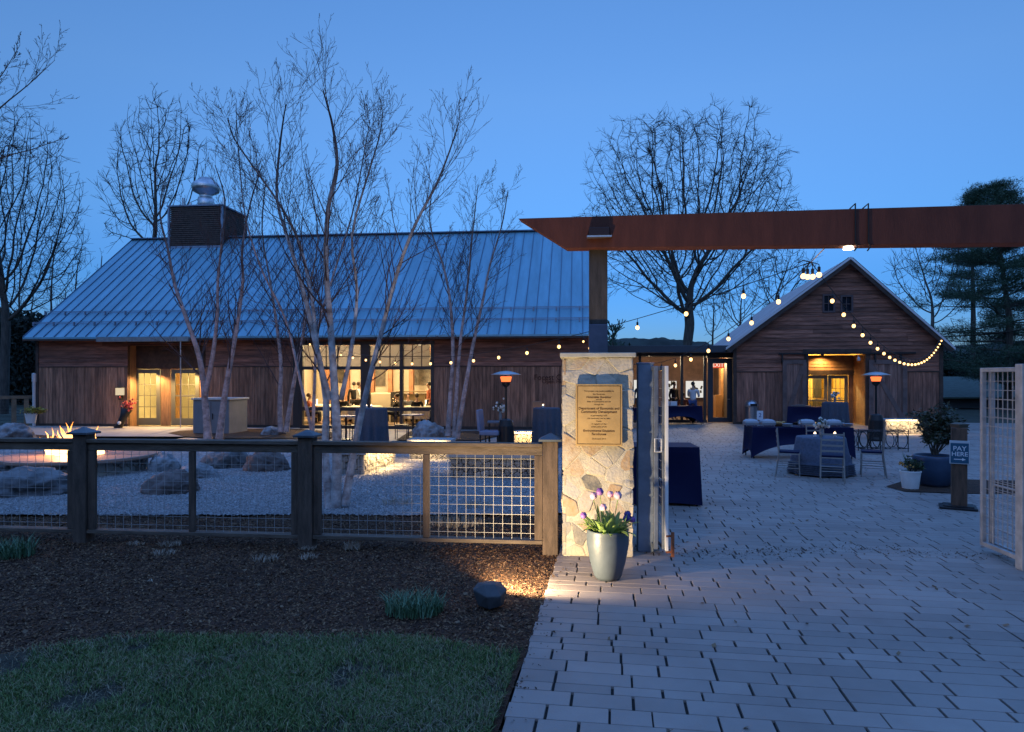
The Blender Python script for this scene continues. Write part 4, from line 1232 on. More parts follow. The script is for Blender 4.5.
# fence
FA, FB, FC = gp(84, 540.5), gp(308, 546), gp(550.5, 552.5)
fdir = (FC-FA).normalized(); fang = math.atan2(fdir.y, fdir.x)
fence = empty('garden_fence', FA, fang, 'low timber fence with square posts and welded wire panels along the mulch bed', 'fence')
sB = (FB-FA).dot(fdir); sC = (FC-FA).dot(fdir); 
stn = [-sB-.02, 0.0, sB, sC]
RT = 1.19
post_h = [1.30, 1.30, 1.29, 1.27]
PWd = .165
for s_, ph in zip(stn, post_h):
    mb = MB(); mb.bb(s_-PWd/2, s_+PWd/2, -PWd/2, PWd/2, -.05, ph-.055)
    p_ = mb.build('post', m_fence, fence, bevel=.008)
    mb = MB(); c_ = PWd/2+.04; zc = ph-.053
    mb.add([(s_-c_, -c_, zc), (s_+c_, -c_, zc), (s_+c_, c_, zc), (s_-c_, c_, zc), (s_-c_, -c_, zc+.022), (s_+c_, -c_, zc+.022), (s_+c_, c_, zc+.022), (s_-c_, c_, zc+.022), (s_, 0, zc+.085)],
           [(0,3,2,1),(0,1,5,4),(1,2,6,5),(2,3,7,6),(3,0,4,7),(4,5,8),(5,6,8),(6,7,8),(7,4,8)])
    mb.build('cap', mat('verdigris_cap', (0.10, 0.12, 0.14), rough=.45, metal=.4, var=.3), p_)
for i in range(3):
    a, b_ = stn[i]+PWd/2+.002, stn[i+1]-PWd/2-.002
    zb = .10
    mb = MB()
    mb.bb(a, b_, -.075, .075, RT-.04, RT); mb.bb(a+.002, b_-.002, -.045, -.008, RT-.13, RT-.042)
    mb.build('top_rail', m_fence_rail, fence, bevel=.005)
    mb = MB(); mb.bb(a, b_, -.07, .07, zb, zb+.04); mb.build('bottom_rail', m_fence_rail, fence, bevel=.005)
    m_ = (a+b_)/2
    for c_, w_ in ((a+.045, .086), (m_, .07), (b_-.045, .086)):
        mb = MB(); mb.bb(c_-w_/2, c_+w_/2, -.05, -.006, zb+.042, RT-.132); mb.build('stile', m_fence, fence, bevel=.004)
    mb = MB(); x = a+.1
    while x < b_-.05: mb.bar((x, .004, zb+.04), (x, .004, RT-.045), .0033); x += .1016
    z = zb+.1
    while z < RT-.1: mb.bar((a+.01, .010, z), (b_-.01, .010, z), .0033); z += .1016
    mb.build('wire_mesh', m_wire, fence)

# landscape spotlight shaped like a stone
sl = gp(491, 607)
st = empty('rock_spotlight', sl, R(-35), 'dark moulded landscape spotlight lying on the mulch aimed at the pillar', 'light fixture')
mb = MB()
poly = [(-.095, .03), (-.06, .0), (.05, 0.0), (.095, .06), (.08, .14), (.02, .17), (-.08, .16)]
bm = bmesh.new()
for x, y, z in ((-.10, -.05, .02), (-.06, -.10, .03), (.05, -.09, .01), (.11, -.02, .03), (.08, .07, .02), (-.05, .08, .01),
                (-.13, -.07, .15), (-.10, -.115, .155), (.04, -.12, .12), (.125, -.04, .12), (.11, .08, .15), (.03, .10, .19), (-.10, .09, .18), (-.14, .0, .18), (-.02, -.07, .20), (.05, -.01, .20)):
    bm.verts.new((x, y, z))
bmesh.ops.convex_hull(bm, input=bm.verts[:])
me = bpy.data.meshes.new('housing'); bm.to_mesh(me); bm.free(); me.materials.append(mat('grey_plastic', (0.055, 0.06, 0.065), rough=.55, var=.2, vscale=10))
ho = link(bpy.data.objects.new('housing', me), st); bv = ho.modifiers.new('bevel', 'BEVEL'); bv.width = .008; bv.segments = 2
mb = MB(); mb.lathe([(.055, 0), (.055, .006)], 18); mb.xf(Matrix.Translation((0, .100, .12)) @ Matrix.Rotation(R(-85), 4, 'X'))
mb.build('lens', emit_mat('lens_glow', (1, .86, .62), 6), st)
tgt = Vector((P0.x+.45, P0.y, 1.15))
src = sl + Vector((.04, .24, .16))
dv = tgt - src
lamp('spot_lamp', src, 300, (1.0, .74, .42), 'SPOT', .03, rot=dv.to_track_quat('-Z', 'Y').to_euler(), spot=R(150), blend=.5)

# planter with tulips
pp = gp(609.5, 582)
plt = empty('tulip_planter', pp + Vector((0, .12, 0)), 0, 'tall grey glazed pot of tulips standing in front of the stone pillar', 'planter')
rt = 21.5*pp.y/F; hp = (zat(532, pp.y))
m_pot = mat('grey_glazed_pot', (0.075, 0.098, 0.125), rough=.45, var=.12, vscale=5, bump=.08)
mb = MB(); mb.lathe([(rt*.55, 0), (rt*.66, hp*.08), (rt*.84, hp*.35), (rt*.99, hp*.7), (rt, hp*.9), (rt*.97, hp*.97), (rt*1.0, hp), (rt*.9, hp), (rt*.88, hp*.9)], 40)
mb.build('pot', m_pot, plt, smooth=True)
mb = MB(); mb.lathe([(.01, hp*.9), (rt*.87, hp*.9)], 24, cap=False); mb.build('soil', m_mulch, plt)
def leaf_blade(mb, base, d, L, w, droop, r, seg=6, fold=.3):
    pts = []; p = Vector(base); dr = Vector(d).normalized()
    side = dr.cross(Vector((0, 0, 1)))
    if side.length < .1: side = Vector((math.cos(r.random()*6), math.sin(r.random()*6), 0))
    side.normalize()
    vs = []
    for i in range(seg+1):
        t = i/seg; ww = w*math.sin(PI*min(1, (t*.82+.14)))*(1 if t < 1 else .02)
        nrm_ = side.cross(dr).normalized()
        vs += [p - side*ww/2 + nrm_*fold*ww*.5, p - nrm_*0, p + side*ww/2 + nrm_*fold*ww*.5]
        p = p + dr*(L/seg); dr = (dr + Vector((dr.x, dr.y, 0))*droop*.25 - Vector((0, 0, droop*.35))).normalized()
    fs = []
    for i in range(seg):
        a = i*3
        fs += [(a, a+1, a+4, a+3), (a+1, a+2, a+5, a+4)]
    mb.add(vs, fs)
m_tleaf = mat('tulip_leaf', (0.26, 0.38, 0.12), rough=.45, var=.35, vscale=6, island=.4)
_n, _l = m_tleaf.node_tree.nodes, m_tleaf.node_tree.links
_tr = _n.new('ShaderNodeBsdfTranslucent'); _tr.inputs[0].default_value = (.30, .42, .10, 1); _mx = _n.new('ShaderNodeMixShader'); _mx.inputs[0].default_value = .45
_l.new(_n['Principled BSDF'].outputs[0], _mx.inputs[1]); _l.new(_tr.outputs[0], _mx.inputs[2]); _l.new(_mx.outputs[0], _n['Material Output'].inputs[0])
mb = MB(); r = random.Random(8)
for k in range(64):
    a = r.uniform(0, 2*PI); rr_ = rt*.75*math.sqrt(r.random())
    lean = r.uniform(.15, .9)
    leaf_blade(mb, (rr_*math.cos(a), rr_*math.sin(a), hp*.9), (math.cos(a)*lean+r.uniform(-.25, .25), math.sin(a)*lean+r.uniform(-.25, .25), 1), r.uniform(.14, .27), r.uniform(.03, .06), r.uniform(.1, .8), r)
mb.build('leaves', m_tleaf, plt, smooth=True)
tul = [((0.55, .02, .02), 0), ((.30, .12, .42), 1), ((.75, .68, .62), 2), ((.10, .045, .30), 3)]
m_tp = {'purple': mat('purple_petal', (0.22, 0.09, 0.34), rough=.5), 'white': mat('white_pink_petal', (0.72, 0.55, 0.60), rough=.5, col2=(.55, .25, .42), vscale=14), 'blue': mat('indigo_petal', (0.06, 0.045, 0.25), rough=.5)}
for px, py, c_ in ((594, 500, 'white'), (600, 495, 'purple'), (611, 498, 'white'), (618, 499, 'white'), (603, 510, 'white'), (628, 518, 'blue'), (583, 517, 'purple'), (633, 523, 'purple'), (626, 521, 'blue')):
    b_ = at(px, py, plt.location.y) - plt.location
    b_.y += r.uniform(-.08, .08)
    bx = Vector((b_.x*.35, b_.y*.3, hp*.9))
    mb = MB(); mid = (bx+b_)/2 + Vector((b_.x*.05, 0, .02)); mb.tube([bx, mid, b_], .004, 5)
    t_ = mb.build('stem', m_tleaf, plt)
    mb = MB()
    R0 = r.uniform(.021, .027); H0 = R0*2.6
    for k in range(6):
        a = k*PI/3 + r.random()*.3; vs = []; sg = 5
        for i in range(sg+1):
            t = i/sg; rad = R0*(.35+1.0*math.sin(PI*(.18+.62*t))) * (1 if t < .8 else .8); hw = R0*.85*math.sin(PI*(.12+.82*t))
            ca, sa2 = math.cos(a), math.sin(a); c0 = Vector((ca*rad*.9, sa2*rad*.9, t*H0)); sd = Vector((-sa2, ca, 0))
            vs += [c0 - sd*hw, c0 + Vector((ca, sa2, 0))*R0*.25, c0 + sd*hw]
        fs = []
        for i in range(sg):
            q = i*3; fs += [(q, q+1, q+4, q+3), (q+1, q+2, q+5, q+4)]
        mb.add([b_ + x for x in vs], fs)
    mb.build('bloom', m_tp[c_], t_, smooth=True)

# ================================================================ fire pit, boulders, gabions
fp_c = Vector((xat(82, 13.9), 13.9, 0))
fp = empty('fire_pit', fp_c, 0, 'round fire pit with a copper coloured disc top on a stone ring, flames burning', 'fire pit')
rr_ = 1.16
mb = MB()
stones(mb, 2*PI*rr_, .27, 150, lambda x, y, d: ((rr_+d)*math.cos(x/rr_), (rr_+d)*math.sin(x/rr_), y), .03, .006, 31)
mb.build('stone_ring', m_gabst, fp)
mb = MB(); mb.lathe([(rr_-.02, 0), (rr_-.02, .275)], 40); mb.build('ring_core', m_mortar, fp)
RT2 = 70*13.9/F; zt = .35
mb = MB(); mb.lathe([(.42, zt-.07), (RT2-.02, zt-.07), (RT2, zt-.05), (RT2, zt-.01), (RT2-.02, zt), (.42, zt), (.40, zt-.06)], 72)
mb.build('disc_top', mat('copper_top', (0.36, 0.22, 0.16), rough=.55, metal=.1, var=.15, vscale=3), fp)
mb = MB(); r = random.Random(3)
for k in range(7):
    a = r.uniform(0, 2*PI); x, y = .2*math.cos(a), .2*math.sin(a)
    mb.tube([(x-.2, y, zt-.01+r.random()*.06), (x+.2, y+r.uniform(-.2, .2), zt+.03+r.random()*.06)], .035, 7)
mb.build('log', m_black, fp)
def flame_mat():
    m = bpy.data.materials.new('flame'); m.use_nodes = True
    n, l = m.node_tree.nodes, m.node_tree.links
    n.remove(n['Principled BSDF']); e = n.new('ShaderNodeEmission'); t = n.new('ShaderNodeBsdfTransparent'); mx = n.new('ShaderNodeMixShader')
    tc = n.new('ShaderNodeTexCoord'); sp_ = n.new('ShaderNodeSeparateXYZ'); rp = n.new('ShaderNodeValToRGB'); mr = n.new('ShaderNodeMapRange')
    l.new(tc.outputs['Object'], sp_.inputs[0]); l.new(sp_.outputs['Z'], mr.inputs[0]); mr.inputs[1].default_value = zt; mr.inputs[2].default_value = zt+.55
    l.new(mr.outputs[0], rp.inputs[0]); el = rp.color_ramp.elements
    el[0].color = (1, .60, .24, 1); el[1].color = (1, .30, .05, 1); el[1].position = .9
    l.new(rp.outputs[0], e.inputs[0]); e.inputs[1].default_value = 6*LK
    nz = n.new('ShaderNodeTexNoise'); nz.inputs['Scale'].default_value = 6; l.new(tc.outputs['Object'], nz.inputs['Vector'])
    m2 = n.new('ShaderNodeMapRange'); m2.inputs[1].default_value = .35; m2.inputs[2].default_value = .6; m2.inputs[3].default_value = .15; m2.inputs[4].default_value = .95
    l.new(nz.outputs[0], m2.inputs[0]); l.new(m2.outputs[0], mx.inputs[0]); l.new(t.outputs[0], mx.inputs[1]); l.new(e.outputs[0], mx.inputs[2])
    l.new(mx.outputs[0], n['Material Output'].inputs[0]); return m
m_flame = flame_mat()
mb = MB(); r = random.Random(12)
for k in range(44):
    a = r.uniform(0, 2*PI); rr3 = .36*math.sqrt(r.random()); x, y = rr3*1.5*math.cos(a)-.18, rr3*.8*math.sin(a)
    H_ = r.uniform(.32, .72)*(1.2 - rr3*1.3); pts = []; rad = []
    wx = r.uniform(-.25, .05)
    n_ = 9
    for i in range(n_):
        t = i/(n_-1)
        pts.append((x + wx*t*t*.9 + .03*math.sin(t*9+k), y+.02*math.sin(t*7+k), zt-.02 + H_*t)); rad.append(max(.001, .07*(1-t)**.8*(.6+.5*math.sin(PI*min(1, t*1.4+.25)))))
    mb.tube(pts, rad, 8)
mb.build('flames', m_flame, fp, smooth=True)
lamp('fire_light', (-.2, -.1, zt+.24), 330, (1, .50, .18), size=.22, parent=fp)

bl = [(-6, 36, 421, 441, 'pale boulder under the white flower pot at the left edge', m_granite_w),
      (-30, 74, 471, 501, 'large flat dark boulder in front of the fire pit ring', m_granite),
      (-25, 32, 455, 474, 'pale low boulder left of the fire pit ring', m_granite_w),
      (146, 201, 469, 496, 'brown flat topped boulder in front of the fence middle stile', m_granite_b),
      (145, 180, 453, 473, 'pale rounded boulder right of the fire pit disc', m_granite_w),
      (176, 220, 464, 480, 'white low boulder behind the brown boulder', m_granite_w),
      (200, 248, 449, 470, 'grey boulder between the white one and the pinkish one', m_granite),
      (243, 290, 450, 473, 'pinkish boulder beside the fence post with a slate base', m_granite_b),
      (411, 446, 419, 441, 'blue grey boulder standing beside the big barn window', m_granite_w),
      (260, 284, 426, 436, 'small pale boulder at the foot of the barn wall', m_granite_w),
      (-8, 22, 440, 450, 'dark low boulder half hidden behind the fence rail at far left', m_granite)]
for i, (a, b_, c_, d_, lab, m_) in enumerate(bl): boulder(a, b_, c_, d_, lab, m_, seed=i+2, depth=.75)

def gabion(name, pts2, h, label, seed=1, ov=.06, lit=None, group='stone filled gabion benches'):
    "pts2: near-left, near-right corner (front line) as vectors; depth behind"
    a, b_, dep = pts2
    v_ = b_-a; W = v_.length; ang = math.atan2(v_.y, v_.x)
    g = empty(name, a, ang, label, 'bench', group)
    mb = MB(); hh = h-.07; n1 = max(8, int(W*hh*75)); n2 = max(8, int(dep*hh*75))
    stones(mb, W, hh, n1, lambda x, y, d: (x, .05-d, y), .05, .006, seed)
    stones(mb, W, hh, n1, lambda x, y, d: (W-x, dep-.05+d, y), .05, .006, seed+1)
    stones(mb, dep, hh, n2, lambda x, y, d: (W-.05+d, x, y), .05, .006, seed+2)
    stones(mb, dep, hh, n2, lambda x, y, d: (.05-d, dep-x, y), .05, .006, seed+3)
    mb.build('stones', m_gabst, g)
    mb = MB(); mb.bb(.05, W-.05, .05, dep-.05, 0, hh); mb.build('stone_core', m_joint, g)
    mb = MB(); s_ = .1
    for y in (-.012, dep+.012):
        k = 0
        while k*s_ <= W: mb.bar((k*s_, y, 0), (k*s_, y, hh), .005); k += 1
        k = 0
        while k*s_ <= hh: mb.bar((0, y, k*s_), (W, y, k*s_), .005); k += 1
    for x in (-.012, W+.012):
        k = 0
        while k*s_ <= dep: mb.bar((x, k*s_, 0), (x, k*s_, hh), .005); k += 1
        k = 0
        while k*s_ <= hh: mb.bar((x, 0, k*s_), (x, dep, k*s_), .005); k += 1
    mb.build('wire_basket', m_wire, g)
    mb = MB(); mb.bb(-ov, W+ov, -ov, dep+ov, h-.065, h); mb.build('slab_top', m_slab, g, bevel=.006)
    return g, W, ang
# B: long one facing the fence, unlit outside, lamps on its inner side
a, b_ = gp(450, 478.5), gp(541, 480)
g, W, an = gabion('gabion_bench', (a, b_, .5), .47, 'long unlit gabion bench with slab top seen through the fence by its end post', 41)
lamp('strip_light', (W/2, .62, .36), 12, (1, .72, .38), 'AREA', size=(W*.9, .04), rot=(R(35), 0, 0), parent=g)
# A: left arm, lit face toward the right
a, b_ = gp(364, 475.5), gp(395, 463.5)
v_ = (b_-a).normalized(); 
g, W, an = gabion('gabion_bench', (a, b_, .5), .47, 'short gabion bench glowing on its lit inner face beside the white birch trunks', 51)
lamp('strip_light', (W/2, -.20, .44), 38, (1, .66, .28), 'AREA', size=(W*.9, .04), rot=(R(35), 0, 0), parent=g)
# C: far arm
a, b_ = gp(410, 459.5), gp(449, 460)
g, W, an = gabion('gabion_bench', (a, b_, .5), .47, 'far gabion bench with a thin lit strip behind the gravel court', 61)
lamp('strip_light', (W/2, -.16, .42), 12, (1, .66, .28), 'AREA', size=(W*.9, .04), rot=(R(35), 0, 0), parent=g)
# D: on the patio by the linen table
a, b_ = gp(515, 444), gp(548, 445)
g, W, an = gabion('gabion_bench', (a, b_, .5), .36, 'low lit gabion bench on the patio left of the tall linen table', 71)
lamp('strip_light', (W/2, -.2, .36), 30, (1, .60, .22), 'AREA', size=(W*.9, .04), rot=(R(35), 0, 0), parent=g)
# E: right side wall seat
a, b_ = gp(886, 434), gp(945, 434)
g, W, an = gabion('gabion_bench', (a, b_, .55), .5, 'gabion bench with bright strip light under its slab beside the gabled barn', 81)
lamp('strip_light', (W*.4, -.2, .46), 22, (1, .70, .34), 'AREA', size=(W*.75, .04), rot=(R(35), 0, 0), parent=g)

# ================================================================ plants near the ground
def tuft(px, py, w, h, n, m, label, name, cat, lean=1.0, grp=None, width=.006):
    p = gp(px, py)
    e_ = empty(name, p, 0, label, cat, grp)
    a_ = rs.uniform(0, 2*PI, n); q = np.sqrt(rs.uniform(0, 1, n))*w/2
    blades('leaves', n, q*np.cos(a_), q*np.sin(a_)*.8, h*.45, h, width, m, lean=lean, zbase=0, kind=None, parent=e_)
    return e_
m_day = ramp_mat('daylily_blade', [(0.05,0.12,0.06),(0.09,0.18,0.09),(0.14,0.24,0.12)], rough=.5, bump=0)
m_dry = ramp_mat('dry_straw', [(0.30,0.24,0.18),(0.50,0.42,0.32),(0.22,0.17,0.12)], rough=.8, bump=0)
tuft(414, 612, .46, .17, 600, m_day, 'clump of green grass like leaves in the mulch left of the spotlight', 'daylily_clump', 'plant', 1.2, width=.009)
tuft(13, 556, .42, .22, 320, m_day, 'clump of narrow green leaves in the mulch at the far left', 'daylily_clump', 'plant', 1.0, width=.01)
for px, py, w_, h_, n_, lab in ((135, 545, .2, .05, 70, 'small dry straw tuft left of centre under the first long fence panel'), (170, 545, .25, .06, 120, 'wide dry straw tuft close under the fence rail'), (163, 554, .26, .05, 110, 'flat dry straw tuft in the mulch below the wide one'),
                                (266, 560, .26, .06, 130, 'dry straw tuft left of the middle fence post'), (308, 549, .18, .05, 70, 'little straw tuft right at the middle fence post'), (309, 558, .2, .05, 80, 'pale straw tuft in front of the middle fence post'),
                                (352, 549, .2, .12, 120, 'tall wispy straw tuft right of the middle fence post'), (150, 582, .06, .03, 20, 'tiny pale straw wisp out in the open mulch')):
    tuft(px, py, w_, h_, n_, m_dry, lab, 'straw_tuft', 'plant', 1.6, 'cut back straw tufts in the mulch')
for px, py, w_, n_, lab in ((457, 524, .7, 260, 'golden dry grass behind the lit right panel of the fence'), (398, 505, .5, 160, 'low dry grass on the gravel edge left of the fence stile'), (476, 508, .5, 160, 'low dry grass on the gravel edge right of the fence stile')):
    tuft(px, py, w_, .14, n_, m_dry, lab, 'ornamental_grass', 'plant', 1.0, 'cut back ornamental grasses behind the fence')

# big dark blue pot with evergreen, white pot, sign
pp = gp(945.5, 489); bp_ = empty('evergreen_planter', pp+Vector((0, .3, 0)), 0, 'large dark blue round pot holding a bushy evergreen shrub', 'planter')
rt = 20*pp.y/F; hp = zat(457, pp.y)
mb = MB(); mb.lathe([(rt*.62, 0), (rt*.75, hp*.12), (rt*.94, hp*.5), (rt, hp*.85), (rt*1.02, hp*.97), (rt*.98, hp), (rt*.9, hp), (rt*.88, hp*.9)], 36)
mb.build('pot', mat('dark_blue_glaze', (0.035, 0.065, 0.12), rough=.35, var=.2), bp_, smooth=True)
mb = MB(); mb.lathe([(.01, hp*.92), (rt*.87, hp*.92)], 20, cap=False); mb.build('soil', m_mulch, bp_)
def shrub(parent, c, rx, rz, nl, m, leaf=.07, seed=1, stems=14, name='foliage'):
    r = random.Random(seed); mb = MB(); ends = []
    for k in range(stems):
        a = r.uniform(0, 2*PI); u_ = r.uniform(-.1, 1.0); d = Vector((math.cos(a)*math.sqrt(max(0, 1-u_*u_)), math.sin(a)*math.sqrt(max(0, 1-u_*u_)), u_))
        e_ = Vector(c) + Vector((d.x*rx, d.y*rx, d.z*rz))*r.uniform(.6, 1); b0 = Vector((c[0]+r.uniform(-.04, .04), c[1]+r.uniform(-.04, .04), c[2]-rz*.8))
        mid = (b0+e_)/2+Vector((r.uniform(-.08, .08), r.uniform(-.08, .08), .06)); mb.tube([b0, mid, e_], [.012, .008, .004], 5); ends += [e_, (mid+e_)/2, mid]
        for q in range(4):
            e2 = e_ + Vector((r.uniform(-1, 1), r.uniform(-1, 1), r.uniform(-.6, 1)))*rx*.35; mb.tube([(mid+e_)/2, e2], [.005, .003], 4); ends.append(e2)
    mb.build('stem', m_bark, parent)
    n_ = nl; E = np.array([tuple(e_) for e_ in ends]); ci = rs.randint(0, len(E), n_)
    c_ = E[ci] + rs.normal(0, rx*.10, (n_, 3))
    d = rs.normal(0, 1, (n_, 3)); d[:, 2] = d[:, 2]*.5 - .1; d /= np.linalg.norm(d, axis=1)[:, None]
    s_ = np.cross(d, rs.normal(0, 1, (n_, 3))); s_ /= np.linalg.norm(s_, axis=1)[:, None]
    L_ = leaf*rs.uniform(.6, 1.2, (n_, 1)); w_ = L_*.34
    co = np.stack([c_, c_+d*L_*.5+s_*w_/2, c_+d*L_, c_+d*L_*.5-s_*w_/2], 1).reshape(-1, 3); idx = np.arange(n_)*4
    return fastmesh(name, co, np.stack([idx, idx+1, idx+2, idx+3], 1), m, parent)
shrub(bp_, (0, 0, hp+.34), .40, .42, 2600, m_leaf, .085, 4, 18)
pp = gp(914.5, 490); wp = empty('white_flower_pot', pp+Vector((0, .12, 0)), 0, 'white tapered pot with yellow flowers beside the dark blue pot', 'planter')
rt = 9.7*pp.y/F; hp = zat(471.5, pp.y)
mb = MB(); mb.lathe([(rt*.76, 0), (rt*.98, hp*.92), (rt*1.04, hp*.93), (rt*1.04, hp), (rt*.92, hp), (rt*.9, hp*.9)], 28); mb.build('pot', m_white, wp, smooth=False)
shrub(wp, (0, 0, hp+.04), .17, .14, 420, mat('herb_leaf', (0.04, 0.07, 0.03), rough=.6, island=.4), .07, 6, 8)
mb = MB(); r = random.Random(2)
for k in range(26):
    a = r.uniform(0, 2*PI); q = .17*math.sqrt(r.random()); mb.ball((q*math.cos(a), q*math.sin(a), hp+.06+.07*r.random()), .017, 6)
mb.build('blossoms', mat('amber_flower', (0.45, 0.22, 0.04), rough=.6, island=.3), wp)
mb = MB()
for k in range(9): leaf_blade(mb, (r.uniform(-.05, .0), 0, hp), (-.35+r.uniform(-.15, .15), r.uniform(-.1, .1), 1), r.uniform(.25, .38), .012, .1, r)
mb.build('spike_leaf', m_day, wp)
pp = gp(964.5, 510)
sg = empty('pay_sign', pp+Vector((0, .12, 0)), R(-30), 'short timber post on a black base with a blue PAY HERE sign', 'sign')
W_ = 13.5*pp.y/F; z1 = zat(428, pp.y)
mb = MB(); mb.bb(-W_/2, W_/2, -W_/2, W_/2, .03, z1); mb.build('post', mat('brown_post', (0.12, 0.065, 0.04), rough=.75, var=.35, vscale=4, bump=.3, stretch=(5, 5, .8)), sg, bevel=.012)
mb = MB(); mb.lathe([(W_*.56, 0), (W_*.58, .05), (W_*.3, .07)], 4, (0, 0, z1)); mb.build('cap', mat('copper_cap', (.12, .09, .06), rough=.5, metal=.5), sg)
mb = MB(); mb.bb(-.25, .22, -.18, .2, 0, .035); mb.bb(-.2, .18, -.14, .15, .035, .055); mb.build('base', m_black, sg, bevel=.01)
sw = 17*pp.y/F; s0, s1 = zat(465, pp.y-.1), zat(441.5, pp.y-.1)
mb = MB(); mb.bb(-sw/2, sw/2, -W_/2-.03, -W_/2-.004, s0, s1); pn = mb.build('sign_panel', mat('white_panel', (.55, .58, .6), rough=.4), sg, bevel=.003)
mb = MB(); mb.bb(-sw/2+.012, sw/2-.012, -W_/2-.033, -W_/2-.0305, s0+.012, s1-.035); mb.build('blue_field', mat('sign_blue', (.02, .10, .17), rough=.4), pn)
m_sw = mat('sign_white', (.75, .78, .8), rough=.5)
yy = -W_/2-.0345; hS = s1-s0
text('lettering', 'PAY', .092, (0, yy, s0+hS*.66), (PI/2, 0, 0), m_sw, pn, bold=.001)
text('lettering', 'HERE', .086, (0, yy, s0+hS*.42), (PI/2, 0, 0), m_sw, pn, bold=.001)
mb = MB(); za = s0+hS*.2; mb.add([(-.07, yy, za-.006), (.03, yy, za-.006), (.03, yy, za-.02), (.075, yy, za), (.03, yy, za+.02), (.03, yy, za+.006), (-.07, yy, za+.006)], [(0, 1, 2, 3, 4, 5, 6)]); mb.build('arrow', m_sw, pn)

# pot with yellow plant on the boulder
pp = at(17, 425, 20.6)
wp = empty('white_flower_pot', (pp.x, 21.2, .50), 0, 'white pot with yellow green plant standing on the pale boulder', 'planter')
mb = MB(); mb.lathe([(.12, 0), (.17, .30), (.15, .30), (.14, .26)], 20); mb.build('pot', m_white, wp)
shrub(wp, (.12, 0, .36), .24, .18, 500, mat('yellow_leaf', (0.30, 0.26, 0.03), rough=.6, island=.4), .09, 9, 8)

# wall lantern, hanging flowers by the doors
p = B.w(B.u(122.5), -.12, 0); dd = B.D(B.u(119.5), -.1)
wlamp = empty('wall_lantern', (p.x, p.y, zat(392, dd)), -A_MAIN, 'white square wall lantern on the boards left of the barn doors', 'lantern')
mb = MB(); mb.bb(-.12, .12, -.12, .06, -.12, .16); mb.build('shade', emit_mat('lantern_glow', (1, .80, .52), .75), wlamp)
mb = MB(); mb.bb(-.13, .13, -.13, .07, .16, .19); mb.bb(-.05, .05, -.05, .07, -.30, -.12); mb.tube([(0, .0, -.12), (0, .1, -.25)], .02, 6); mb.build('bracket', m_black, wlamp)
lamp('lantern_light', (0, -.2, 0), 6, (1, .7, .4), size=.1, parent=wlamp)
p = gp(121, 428.5)
fv = empty('flower_urn', (p.x, p.y, 0), 0, 'slanted black urn with red flowers beside the left barn door', 'planter')
k_ = p.y/F
mb = MB(); mb.tube([(-.12, 0, .0), (-.05, 0, .12), (.1, 0, .45), (.22, 0, .75)], [.16, .12, .13, .20], 14); mb.build('urn', m_black, fv, smooth=True)
mb = MB()
for k in range(40): mb.ball((.27+r.gauss(0, .11), r.gauss(0, .1), .88+r.gauss(0, .10)), .045, 6)
mb.build('blossoms', mat('red_flower', (0.55, 0.07, 0.06), rough=.6, island=.4), fv)
mb = MB(); mb.ball((.02, -.15, .22), .07, 8); mb.build('white_ball', m_white, fv)

# grey cabinet by the birches
a, b_ = gp(193, 434), gp(229, 434.5)
v_ = b_-a
cb = empty('equipment_cabinet', a, math.atan2(v_.y, v_.x), 'grey blue metal cabinet with pale lid in front of the barn', 'cabinet')
W_ = v_.length; H_ = zat(400, a.y)
mb = MB(); mb.bb(0, W_, 0, 1.15, 0, H_); mb.build('cabinet_body', mat('cabinet_grey', (0.19, 0.20, 0.215), rough=.55, var=.1), cb, bevel=.01)
mb = MB(); mb.bb(-.05, W_+.05, -.05, 1.2, H_+.002, H_+.07); mb.build('lid', mat('cabinet_lid', (0.50, 0.49, 0.46), rough=.55, var=.1), cb, bevel=.012)
mb = MB(); mb.bb(W_/2-.005, W_/2+.005, -.006, .001, .05, H_-.05); mb.bb(W_/2+.06, W_/2+.08, -.03, -.004, .5, .7); mb.build('door_seam', m_black, cb)

# far left: deck rail, pole
a, b_ = gp(-30, 428), gp(31, 426)
dk = empty('deck_rail', a, math.atan2((b_-a).y, (b_-a).x), 'timber rail and posts at the far left of the long barn', 'fence')
W_ = (b_-a).length; zt_ = zat(395.5, b_.y)
mb = MB(); mb.bb(-.1, W_+.1, -.1, .1, zt_-.12, zt_); mb.build('rail', mat('rail_wood', (.19, .13, .08), rough=.75, var=.3), dk)
for x in (0.3, 1.35, W_-.15):
    mb = MB(); mb.bb(x-.08, x+.08, -.08, .08, 0, zt_-.125); mb.build('post', MATS['rail_wood'], dk)
mb = MB(); x = .0
for k in range(1, 9): mb.bar((0, 0, zt_*k/9.5), (W_, 0, zt_*k/9.5), .012)
mb.build('rail_wire', m_black, dk)
p = gp(34, 427); mb = MB(); mb.tube([(0, 0, 0), (0, 0, zat(374, p.y))], .055, 10); mb.lathe([(.075, 0), (.075, .3), (.03, .34)], 10, (0, 0, zat(374, p.y)-.3))
o = mb.build('utility_pipe', mat('pipe_white', (.5, .5, .5), rough=.4)); o.location = p; tag(o, 'thin pale upright pipe at the left corner of the long barn', 'pipe')

